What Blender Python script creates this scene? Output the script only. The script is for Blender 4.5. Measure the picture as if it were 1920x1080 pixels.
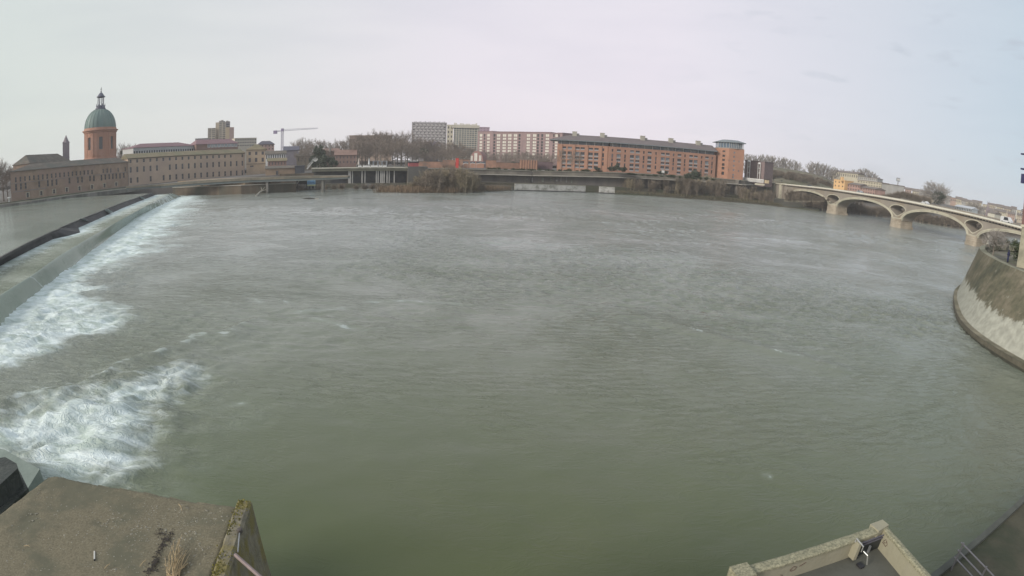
import bpy, bmesh, math, random
import numpy as np
from mathutils import Vector, Matrix
from mathutils.geometry import tessellate_polygon
random.seed(7); rng = np.random.default_rng(7)
R = math.radians
for o in list(bpy.data.objects): bpy.data.objects.remove(o)
scene = bpy.context.scene
COL = scene.collection

# ------------------------------------------------------------------ camera (wide-angle lens with barrel distortion)
CAM_H = 14.0; FPX = 1048.0; PITCH = R(13.0); ROLL = R(2.0)
FW = np.array([0, math.cos(PITCH), -math.sin(PITCH)]); UP0 = np.array([0, math.sin(PITCH), math.cos(PITCH)]); RT0 = np.array([1.0, 0, 0])
RT = RT0*math.cos(ROLL) + UP0*math.sin(ROLL); UP = -RT0*math.sin(ROLL) + UP0*math.cos(ROLL)
cd = bpy.data.cameras.new('camera'); cam = bpy.data.objects.new('camera', cd); COL.objects.link(cam)
cd.type = 'PANO'; cd.sensor_width = 36.0; cd.sensor_fit = 'HORIZONTAL'; cd.clip_start = 0.05; cd.clip_end = 20000
cc = cd.cycles if hasattr(cd, 'cycles') and hasattr(cd.cycles, 'panorama_type') else cd
cc.panorama_type = 'FISHEYE_LENS_POLYNOMIAL'
cc.fisheye_fov = R(200)
cc.fisheye_polynomial_k0 = 0.0; cc.fisheye_polynomial_k1 = -(1920/36.0)/FPX
cc.fisheye_polynomial_k2 = 0.0; cc.fisheye_polynomial_k3 = 0.0; cc.fisheye_polynomial_k4 = 0.0
cam.matrix_world = Matrix(((RT[0], UP[0], -FW[0], 0), (RT[1], UP[1], -FW[1], 0), (RT[2], UP[2], -FW[2], CAM_H), (0, 0, 0, 1)))
scene.camera = cam

# ------------------------------------------------------------------ sky and sun
SUN_EL, SUN_AZ = 24.0, -122.0            # azimuth measured from +Y towards +X
world = bpy.data.worlds.new('World'); scene.world = world; world.use_nodes = True
wn = world.node_tree.nodes; wl = world.node_tree.links
for n in list(wn): wn.remove(n)
def N(nodes, t, **kw):
    n = nodes.new(t)
    for k, v in kw.items(): setattr(n, k, v)
    return n
wout = N(wn, 'ShaderNodeOutputWorld'); mixs = N(wn, 'ShaderNodeMixShader')
sky = N(wn, 'ShaderNodeTexSky', sky_type='NISHITA', sun_disc=False, sun_elevation=R(SUN_EL), sun_rotation=R(SUN_AZ))
sky.air_density = 1.0; sky.dust_density = 2.0
b1 = N(wn, 'ShaderNodeBackground'); b1.inputs['Strength'].default_value = 0.10
wl.new(sky.outputs[0], b1.inputs['Color'])
b2 = N(wn, 'ShaderNodeBackground'); b2.inputs['Strength'].default_value = 1.12
tc = N(wn, 'ShaderNodeTexCoord'); sep = N(wn, 'ShaderNodeSeparateXYZ'); wl.new(tc.outputs['Generated'], sep.inputs[0])
mrx = N(wn, 'ShaderNodeMapRange'); mrx.inputs[1].default_value = -1; mrx.inputs[2].default_value = 1; wl.new(sep.outputs['X'], mrx.inputs[0])
rx = N(wn, 'ShaderNodeValToRGB'); wl.new(mrx.outputs[0], rx.inputs[0])     # cloud veil: greyer-green over the town, clearer and bluer downstream
e = rx.color_ramp.elements
e[0].position = 0.0; e[0].color = (0.60, 0.65, 0.61, 1); e[1].position = 1.0; e[1].color = (0.42, 0.57, 0.68, 1)
for p, c in ((0.12, (0.66, 0.70, 0.655, 1)), (0.28, (0.73, 0.725, 0.725, 1)), (0.45, (0.82, 0.755, 0.81, 1)), (0.62, (0.84, 0.765, 0.83, 1)), (0.78, (0.66, 0.67, 0.735, 1)), (0.90, (0.50, 0.60, 0.68, 1))):
    q = e.new(p); q.color = c
mrz = N(wn, 'ShaderNodeMapRange'); mrz.inputs[1].default_value = 0.04; mrz.inputs[2].default_value = 1.0; mrz.inputs[4].default_value = 0.95; wl.new(sep.outputs['Z'], mrz.inputs[0])
mup = N(wn, 'ShaderNodeMix', data_type='RGBA'); wl.new(mrz.outputs[0], mup.inputs[0]); wl.new(rx.outputs[0], mup.inputs[6]); mup.inputs[7].default_value = (0.55, 0.63, 0.70, 1)
mapn = N(wn, 'ShaderNodeMapping'); mapn.inputs['Scale'].default_value = (1, 1, 5.0); wl.new(tc.outputs['Generated'], mapn.inputs[0])
nz = N(wn, 'ShaderNodeTexNoise'); nz.inputs['Scale'].default_value = 3.0; nz.inputs['Detail'].default_value = 6; nz.inputs['Roughness'].default_value = 0.5
wl.new(mapn.outputs[0], nz.inputs['Vector'])
rz = N(wn, 'ShaderNodeValToRGB'); rz.color_ramp.elements[0].position = 0.36; rz.color_ramp.elements[0].color = (0.955, 0.96, 0.97, 1)
rz.color_ramp.elements[1].position = 0.56; rz.color_ramp.elements[1].color = (1, 1, 1, 1); wl.new(nz.outputs['Fac'], rz.inputs[0])
mm = N(wn, 'ShaderNodeMix', data_type='RGBA', blend_type='MULTIPLY'); mm.inputs[0].default_value = 1.0
wl.new(mup.outputs[2], mm.inputs[6]); wl.new(rz.outputs[0], mm.inputs[7])
# scattered small clouds, denser downstream
nz2 = N(wn, 'ShaderNodeTexNoise'); nz2.inputs['Scale'].default_value = 9.0; nz2.inputs['Detail'].default_value = 5
mp2 = N(wn, 'ShaderNodeMapping'); mp2.inputs['Scale'].default_value = (1, 1, 3.5); wl.new(tc.outputs['Generated'], mp2.inputs[0]); wl.new(mp2.outputs[0], nz2.inputs['Vector'])
rz2 = N(wn, 'ShaderNodeValToRGB'); rz2.color_ramp.elements[0].position = 0.60; rz2.color_ramp.elements[0].color = (0, 0, 0, 1)
rz2.color_ramp.elements[1].position = 0.72; rz2.color_ramp.elements[1].color = (1, 1, 1, 1); wl.new(nz2.outputs['Fac'], rz2.inputs[0])
mrc = N(wn, 'ShaderNodeMapRange'); mrc.inputs[1].default_value = 0.2; mrc.inputs[2].default_value = 0.9; mrc.inputs[3].default_value = 0; mrc.inputs[4].default_value = 0.85; wl.new(sep.outputs['X'], mrc.inputs[0])
mu = N(wn, 'ShaderNodeMath', operation='MULTIPLY'); wl.new(rz2.outputs[0], mu.inputs[0]); wl.new(mrc.outputs[0], mu.inputs[1])
m3 = N(wn, 'ShaderNodeMix', data_type='RGBA'); wl.new(mu.outputs[0], m3.inputs[0]); wl.new(mm.outputs[2], m3.inputs[6]); m3.inputs[7].default_value = (0.46, 0.50, 0.57, 1)
wl.new(m3.outputs[2], b2.inputs['Color'])
mixs.inputs[0].default_value = 0.93
wl.new(b1.outputs[0], mixs.inputs[1]); wl.new(b2.outputs[0], mixs.inputs[2]); wl.new(mixs.outputs[0], wout.inputs['Surface'])
sl = bpy.data.lights.new('sun', 'SUN'); sl.energy = 3.2; sl.angle = R(15); sl.color = (1.0, 0.93, 0.84)
sun = bpy.data.objects.new('sun', sl); COL.objects.link(sun)
sd = Vector((math.sin(R(SUN_AZ))*math.cos(R(SUN_EL)), math.cos(R(SUN_AZ))*math.cos(R(SUN_EL)), math.sin(R(SUN_EL))))
sun.location = (0, 0, 60); sun.rotation_euler = sd.to_track_quat('Z', 'Y').to_euler()
scene.view_settings.view_transform = 'Standard'; scene.view_settings.look = 'None'
scene.view_settings.exposure = 0.0; scene.view_settings.gamma = 1.0; scene.view_settings.use_curve_mapping = False
scene.render.engine = 'CYCLES'; scene.cycles.use_denoising = True; scene.cycles.max_bounces = 6; scene.cycles.volume_bounces = 1
scene.cycles.transparent_max_bounces = 12

# ------------------------------------------------------------------ survey helpers: a sight line from the viewpoint to a known height or distance
def ray(x, y):
    dx, dy = x-960.0, 540.0-y; r = math.hypot(dx, dy); th = r/FPX
    return FW*math.cos(th) + math.sin(th)*(RT*dx/r + UP*dy/r)
def Wz(x, y, z=0.0):
    d = ray(x, y); t = (CAM_H-z)/-d[2]; return np.array([d[0]*t, d[1]*t, z])
def P(x, y, D):
    d = ray(x, y); t = D/math.hypot(d[0], d[1]); return np.array([d[0]*t, d[1]*t, CAM_H+d[2]*t])
def onwall(x, y, A, B):
    d = ray(x, y); ux, uy = B[0]-A[0], B[1]-A[1]; L = math.hypot(ux, uy); ux /= L; uy /= L; n = (-uy, ux)
    t = (A[0]*n[0]+A[1]*n[1])/(d[0]*n[0]+d[1]*n[1]); p = np.array([d[0]*t, d[1]*t, CAM_H+d[2]*t])
    return (p[0]-A[0])*ux+(p[1]-A[1])*uy, p[2]
def proj(p):
    v = np.array(p, float)-np.array([0, 0, CAM_H]); v /= np.linalg.norm(v); th = math.acos(float(v@FW)); a, b = v@RT, v@UP; n = math.hypot(a, b)
    return 960+FPX*th*a/n, 540-FPX*th*b/n

# ------------------------------------------------------------------ materials
MATS = {}
def mat(name, col, rough=0.8, var=0.25, scale=0.5, bump=0.0, bscale=4.0, col2=None, metallic=0.0, c2scale=None, streak=False, spec=0.3):
    if name in MATS: return MATS[name]
    m = bpy.data.materials.new(name); m.use_nodes = True; nt = m.node_tree; ns = nt.nodes; ls = nt.links
    bs = ns['Principled BSDF']; bs.inputs['Roughness'].default_value = rough; bs.inputs['Metallic'].default_value = metallic
    bs.inputs['Specular IOR Level'].default_value = spec
    geo = N(ns, 'ShaderNodeNewGeometry'); mp = N(ns, 'ShaderNodeMapping'); ls.new(geo.outputs['Position'], mp.inputs[0])
    if streak: mp.inputs['Scale'].default_value = (1, 1, 0.15)
    n1 = N(ns, 'ShaderNodeTexNoise'); n1.inputs['Scale'].default_value = scale; n1.inputs['Detail'].default_value = 8; n1.inputs['Roughness'].default_value = 0.65
    ls.new(mp.outputs[0], n1.inputs['Vector'])
    rr = N(ns, 'ShaderNodeValToRGB'); ls.new(n1.outputs['Fac'], rr.inputs[0])
    c = col; d = tuple(max(0, v*(1-var)) for v in c); l = tuple(v*(1+var) for v in c)
    rr.color_ramp.elements[0].position = 0.3; rr.color_ramp.elements[0].color = (*d, 1)
    rr.color_ramp.elements[1].position = 0.7; rr.color_ramp.elements[1].color = (*l, 1)
    last = rr.outputs[0]
    if col2 is not None:
        n2 = N(ns, 'ShaderNodeTexNoise'); n2.inputs['Scale'].default_value = c2scale or scale*0.4; n2.inputs['Detail'].default_value = 6; n2.inputs['Roughness'].default_value = 0.7
        ls.new(mp.outputs[0], n2.inputs['Vector'])
        r2 = N(ns, 'ShaderNodeValToRGB'); r2.color_ramp.elements[0].position = 0.47; r2.color_ramp.elements[1].position = 0.60; ls.new(n2.outputs['Fac'], r2.inputs[0])
        mx = N(ns, 'ShaderNodeMix', data_type='RGBA'); ls.new(r2.outputs[0], mx.inputs[0]); ls.new(last, mx.inputs[6]); mx.inputs[7].default_value = (*col2, 1); last = mx.outputs[2]
    ls.new(last, bs.inputs['Base Color'])
    if bump > 0:
        n3 = N(ns, 'ShaderNodeTexNoise'); n3.inputs['Scale'].default_value = bscale; n3.inputs['Detail'].default_value = 8; ls.new(geo.outputs['Position'], n3.inputs['Vector'])
        bp = N(ns, 'ShaderNodeBump'); bp.inputs['Strength'].default_value = 1.0; bp.inputs['Distance'].default_value = bump; ls.new(n3.outputs['Fac'], bp.inputs['Height']); ls.new(bp.outputs[0], bs.inputs['Normal'])
    MATS[name] = m; return m

# ------------------------------------------------------------------ object helpers
ORG = {}
def tag(o, label=None, cat=None, group=None, kind=None):
    if label: o['label'] = label
    if cat: o['category'] = cat
    if group: o['group'] = group
    if kind: o['kind'] = kind
    return o
def thing(name, label, cat, loc=(0, 0, 0), group=None):
    o = bpy.data.objects.new(name, None); COL.objects.link(o); o.location = [float(v) for v in loc]; o.empty_display_size = 0.5
    ORG[o.name] = np.array(loc, float); return tag(o, label, cat, group)
def put(name, mesh, loc, parent=None, rz=0.0):
    """link an existing mesh at a world location"""
    o = bpy.data.objects.new(name, mesh); COL.objects.link(o); loc = np.array(loc, float)
    po = ORG[parent.name] if parent is not None else np.zeros(3)
    o.location = (loc-po).tolist(); o.rotation_euler = (0, 0, rz)
    if parent is not None: o.parent = parent
    ORG[o.name] = loc; return o
class MB:
    def __init__(s): s.v = []; s.f = []; s.m = []
    def quad(s, *p, m=0):
        b = len(s.v); s.v += [tuple(float(c) for c in q) for q in p]; s.f.append(tuple(range(b, b+len(p)))); s.m.append(m)
    def obox(s, c, u, n, hx, hy, z0, z1, m=0):
        """box centred on c=(x,y), half size hx along u, hy along n"""
        b = len(s.v)
        for z in (z0, z1):
            for a, d in ((-1, -1), (1, -1), (1, 1), (-1, 1)): s.v.append((c[0]+u[0]*hx*a+n[0]*hy*d, c[1]+u[1]*hx*a+n[1]*hy*d, z))
        for f in ((0, 3, 2, 1), (4, 5, 6, 7), (0, 1, 5, 4), (1, 2, 6, 5), (2, 3, 7, 6), (3, 0, 4, 7)): s.f.append(tuple(b+i for i in f)); s.m.append(m)
    def box(s, x0, x1, y0, y1, z0, z1, m=0): s.obox(((x0+x1)/2, (y0+y1)/2), (1, 0), (0, 1), (x1-x0)/2, (y1-y0)/2, z0, z1, m)
    def prism(s, pts, z0, z1, m=0, top=True, bot=True, pts2=None):
        """plan polygon from z0 to z1; pts2 = plan at the top"""
        n = len(pts); b = len(s.v); q = pts2 or pts
        z0s = z0 if hasattr(z0, '__len__') else [z0]*n; z1s = z1 if hasattr(z1, '__len__') else [z1]*n
        s.v += [(float(p[0]), float(p[1]), float(z)) for p, z in zip(pts, z0s)] + [(float(p[0]), float(p[1]), float(z)) for p, z in zip(q, z1s)]
        for i in range(n):
            j = (i+1) % n; s.f.append((b+i, b+j, b+n+j, b+n+i)); s.m.append(m)
        if top: s.f.append(tuple(b+n+i for i in range(n))); s.m.append(m)
        if bot: s.f.append(tuple(b+n-1-i for i in range(n))); s.m.append(m)
    def tube(s, pts, r, n=6, m=0, cap=True):
        pts = [Vector(p) for p in pts]; rs = r if hasattr(r, '__len__') else [r]*len(pts); b = len(s.v)
        for i, p in enumerate(pts):
            d = (pts[min(i+1, len(pts)-1)]-pts[max(i-1, 0)]).normalized()
            a = d.cross(Vector((0, 0, 1)) if abs(d.z) < 0.9 else Vector((1, 0, 0))).normalized(); c = d.cross(a)
            for k in range(n):
                t = 2*math.pi*k/n; s.v.append(tuple(p+(a*math.cos(t)+c*math.sin(t))*rs[i]))
        for i in range(len(pts)-1):
            for k in range(n):
                k2 = (k+1) % n; s.f.append((b+i*n+k, b+i*n+k2, b+(i+1)*n+k2, b+(i+1)*n+k)); s.m.append(m)
        if cap:
            s.f.append(tuple(b+n-1-k for k in range(n))); s.m.append(m); e = b+(len(pts)-1)*n; s.f.append(tuple(e+k for k in range(n))); s.m.append(m)
    def lathe(s, prof, c=(0, 0), n=24, m=0, a0=0.0, a1=2*math.pi):
        b = len(s.v); full = abs(a1-a0-2*math.pi) < 1e-6; k_ = n if full else n+1
        for r, z in prof:
            for k in range(k_):
                t = a0+(a1-a0)*k/n; s.v.append((c[0]+r*math.cos(t), c[1]+r*math.sin(t), z))
        for i in range(len(prof)-1):
            for k in range(n):
                k2 = (k+1) % k_; s.f.append((b+i*k_+k, b+i*k_+k2, b+(i+1)*k_+k2, b+(i+1)*k_+k)); s.m.append(m)
    def mesh(s, name, mats, org=(0, 0, 0), smooth=False):
        me = bpy.data.meshes.new(name); o = np.array(org, float)
        me.from_pydata([(v[0]-o[0], v[1]-o[1], v[2]-o[2]) for v in s.v], [], s.f)
        for mt in (mats if isinstance(mats, (list, tuple)) else [mats]): me.materials.append(mt)
        me.polygons.foreach_set('material_index', s.m)
        if smooth: me.polygons.foreach_set('use_smooth', [True]*len(s.f))
        me.update(); return me
    def build(s, name, mats, parent=None, loc=None, smooth=False, **kw):
        """vertices are in world space; the object's origin goes to loc (default: its parent's base)"""
        org = np.array(loc, float) if loc is not None else (ORG[parent.name] if parent is not None else np.zeros(3))
        o = put(name, s.mesh(name, mats, org, smooth), org, parent); return tag(o, **kw)
def uvec(A, B):
    d = np.array([B[0]-A[0], B[1]-A[1]], float); L = float(np.linalg.norm(d)); u = d/L; return u, np.array([u[1], -u[0]]), L
def wall_holes(mb, A, B, z0, z1, holes, reveal=0.3, m=0, mr=None):
    """a wall face from A to B with rectangular openings (s0,s1,za,zb) and their reveals"""
    u, n, L = uvec(A, B); mr = m if mr is None else mr
    ss = sorted({0.0, L, *[h[0] for h in holes], *[h[1] for h in holes]}); zs = sorted({z0, z1, *[h[2] for h in holes], *[h[3] for h in holes]})
    def p(s_, z, d=0.0): return (A[0]+u[0]*s_-n[0]*d, A[1]+u[1]*s_-n[1]*d, z)
    for j in range(len(zs)-1):
        zc = (zs[j]+zs[j+1])/2; row = [h for h in holes if h[2] < zc < h[3]]; st = None
        for i in range(len(ss)-1):
            sc = (ss[i]+ss[i+1])/2; inh = any(h[0] < sc < h[1] for h in row)
            if not inh and st is None: st = ss[i]
            if inh and st is not None: mb.quad(p(st, zs[j]), p(ss[i], zs[j]), p(ss[i], zs[j+1]), p(st, zs[j+1]), m=m); st = None
        if st is not None: mb.quad(p(st, zs[j]), p(L, zs[j]), p(L, zs[j+1]), p(st, zs[j+1]), m=m)
    for a, b, za, zb in holes:
        mb.quad(p(a, za), p(a, zb), p(a, zb, reveal), p(a, za, reveal), m=mr); mb.quad(p(b, za, reveal), p(b, zb, reveal), p(b, zb), p(b, za), m=mr)
        mb.quad(p(a, za), p(a, za, reveal), p(b, za, reveal), p(b, za), m=mr); mb.quad(p(a, zb, reveal), p(a, zb), p(b, zb), p(b, zb, reveal), m=mr)
WM = {}
def window_mesh(w, h, frame, glass, fw=0.09, mull=1, trans=0, name='window'):
    """window seen from -Y: frame bars in front of a pane, 4 to 8 cm deep"""
    k = (round(w, 1), round(h, 1), frame.name, glass.name, fw, mull, trans)
    if k in WM: return WM[k]
    w, h = k[0]+0.04, k[1]+0.04; mb = MB()
    mb.quad((-w/2, 0.05, 0), (w/2, 0.05, 0), (w/2, 0.05, h), (-w/2, 0.05, h), m=1)
    for x in [-w/2+fw/2, w/2-fw/2] + [-w/2+w*(i+1)/(mull+1) for i in range(mull)]: mb.box(x-fw/2, x+fw/2, 0.0, 0.045, 0, h, 0)
    for z in [fw/2, h-fw/2] + [h*(i+1)/(trans+1) for i in range(trans)]: mb.box(-w/2+fw, w/2-fw, 0.004, 0.045, z-fw/2, z+fw/2, 0)
    WM[k] = mb.mesh(name, [frame, glass]); return WM[k]
def put_windows(parent, A, B, holes, frame, glass, reveal=0.22, name='window', **kw):
    u, n, L = uvec(A, B); rz = math.atan2(u[1], u[0])
    for a, b, za, zb in holes:
        s_ = (a+b)/2; put(name, window_mesh(b-a, zb-za, frame, glass, name=name, **kw), (A[0]+u[0]*s_-n[0]*reveal, A[1]+u[1]*s_-n[1]*reveal, za), parent, rz)
def gable(mb, A, B, depth, ze, zr, over=0.4, hip=0.0, m=0, th=0.2, li=0.0):
    """roof over the plan A,B and depth behind; ridge half-way back; hip = inset of ridge ends"""
    u, n, L = uvec(A, B)
    def p(s_, d, z): return (A[0]+u[0]*s_-n[0]*d, A[1]+u[1]*s_-n[1]*d, z)
    f0, f1, b1_, b0 = p(-over, -over, ze), p(L+over, -over, ze), p(L+over, depth+over, ze), p(-over+li, depth+over, ze)
    r0, r1 = p(hip+li*.5-over*(hip == 0), depth/2, zr), p(L-hip+over*(hip == 0), depth/2, zr)
    mb.quad(f0, f1, r1, r0, m=m); mb.quad(b1_, b0, r0, r1, m=m); mb.quad(f1, b1_, r1, m=m); mb.quad(b0, f0, r0, m=m)
    d = lambda q: (q[0], q[1], q[2]-th)
    for a, b in ((f0, f1), (f1, b1_), (b1_, b0), (b0, f0)): mb.quad(d(a), d(b), b, a, m=m)
    mb.quad(d(f0), d(b0), d(b1_), d(f1), m=m)
def flat_roof(mb, A, B, depth, z, over=0.2, th=0.3, m=0):
    u, n, L = uvec(A, B); c = (A[0]+u[0]*L/2-n[0]*depth/2, A[1]+u[1]*L/2-n[1]*depth/2); mb.obox(c, u, n, L/2+over, depth/2+over, z, z+th, m)
def shell(mb, A, B, depth, z0, z1, m=0, li=0.0):
    """the other three walls behind the front A-B"""
    u, n, L = uvec(A, B)
    def p(s_, d, z): return (A[0]+u[0]*s_-n[0]*d, A[1]+u[1]*s_-n[1]*d, z)
    for (a, b) in (((L, 0), (L, depth)), ((L, depth), (li, depth)), ((li, depth), (0, 0))):
        mb.quad(p(*a, z0), p(*b, z0), p(*b, z1), p(*a, z1), m=m)
def grid_holes(L, cols, rows, z0):
    """cols: (s centre, width) ; rows: (z above z0, height)"""
    return [(c-w/2, c+w/2, z0+z, z0+z+h) for c, w in cols for z, h in rows if c-w/2 > 0.05 and c+w/2 < L-0.05]
def vnoise(x, y, seed=0):
    """value noise on arrays, 0..1"""
    xi = np.floor(x).astype(np.int64); yi = np.floor(y).astype(np.int64); xf = x-xi; yf = y-yi
    def h(a, b):
        k = (a*374761393 + b*668265263 + seed*974711) & 0xffffffff; k = ((k ^ (k >> 13))*1274126177) & 0xffffffff; return ((k ^ (k >> 16)) & 0xffff)/65535.0
    sx = xf*xf*(3-2*xf); sy = yf*yf*(3-2*yf)
    return (h(xi, yi)*(1-sx)+h(xi+1, yi)*sx)*(1-sy)+(h(xi, yi+1)*(1-sx)+h(xi+1, yi+1)*sx)*sy
def fbm(x, y, oct=4, seed=0):
    r = 0; a = 0.5; t = 0
    for i in range(oct): r = r+a*vnoise(x*2**i, y*2**i, seed+i*17); t += a; a *= 0.5
    return r/t
ORD = ['leftmost', 'second', 'third', 'fourth', 'fifth', 'sixth', 'seventh', 'eighth', 'ninth', 'tenth', 'eleventh', 'twelfth', 'thirteenth', 'fourteenth', 'fifteenth', 'sixteenth', 'seventeenth', 'eighteenth', 'nineteenth', 'twentieth', 'twenty-first', 'twenty-second', 'twenty-third', 'twenty-fourth', 'twenty-fifth', 'twenty-sixth', 'twenty-seventh', 'twenty-eighth', 'twenty-ninth', 'thirtieth', 'thirty-first', 'thirty-second', 'thirty-third', 'thirty-fourth', 'thirty-fifth', 'thirty-sixth', 'thirty-seventh', 'thirty-eighth', 'thirty-ninth', 'fortieth', 'forty-first', 'forty-second', 'forty-third', 'forty-fourth', 'forty-fifth', 'forty-sixth', 'forty-seventh', 'forty-eighth', 'forty-ninth', 'fiftieth']
def nth(i): return 'leftmost' if i == 0 else ORD[i]+' from the left'
# ------------------------------------------------------------------ the river
def poly_sd(x, y, poly):
    """signed distance to a closed polygon, negative inside (arrays)"""
    d = np.full(x.shape, 1e9); inside = np.zeros(x.shape, bool); n = len(poly)
    for i in range(n):
        ax, ay = poly[i][:2]; bx, by = poly[(i+1) % n][:2]; ex, ey = bx-ax, by-ay
        t = np.clip(((x-ax)*ex+(y-ay)*ey)/(ex*ex+ey*ey), 0, 1); d = np.minimum(d, np.hypot(x-ax-ex*t, y-ay-ey*t))
        c = ((ay > y) != (by > y)) & (x < (bx-ax)*(y-ay)/((by-ay) if by != ay else 1e-9)+ax); inside ^= c
    return np.where(inside, -d, d)
def line_d(x, y, pl):
    d = np.full(x.shape, 1e9)
    for i in range(len(pl)-1):
        ax, ay = pl[i][:2]; bx, by = pl[i+1][:2]; ex, ey = bx-ax, by-ay
        t = np.clip(((x-ax)*ex+(y-ay)*ey)/(ex*ex+ey*ey), 0, 1); d = np.minimum(d, np.hypot(x-ax-ex*t, y-ay-ey*t))
    return d
WP = lambda l, z=0: [Wz(a, b, z) for a, b in l]
def axis(lo, hi, step, far_lo, far_hi, g):
    a = list(np.arange(lo, hi, step)); s = step; v = a[-1]
    while v < far_hi: s *= g; v += s; a.append(v)
    s = step; v = lo; pre = []
    while v > far_lo: s *= g; v -= s; pre.append(v)
    return np.array(pre[::-1]+a)
def sheet(name, X, Y, Z, attrs, material, smooth=True):
    ny, nx = X.shape; v = np.stack([X.ravel(), Y.ravel(), Z.ravel()], 1).astype(np.float32)
    i = np.arange(ny*nx).reshape(ny, nx); q = np.stack([i[:-1, :-1], i[:-1, 1:], i[1:, 1:], i[1:, :-1]], -1).reshape(-1)
    me = bpy.data.meshes.new(name); nf = (ny-1)*(nx-1)
    me.vertices.add(ny*nx); me.vertices.foreach_set('co', v.ravel()); me.loops.add(nf*4); me.loops.foreach_set('vertex_index', q.astype(np.int32))
    me.polygons.add(nf); me.polygons.foreach_set('loop_start', np.arange(0, nf*4, 4, dtype=np.int32)); me.polygons.foreach_set('loop_total', np.full(nf, 4, np.int32))
    me.polygons.foreach_set('use_smooth', np.full(nf, smooth)); me.update(calc_edges=True)
    for k, a in attrs.items():
        at = me.attributes.new(k, 'FLOAT', 'POINT'); at.data.foreach_set('value', a.ravel().astype(np.float32))
    me.materials.append(material); o = bpy.data.objects.new(name, me); COL.objects.link(o); ORG[o.name] = np.zeros(3); return o

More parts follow.
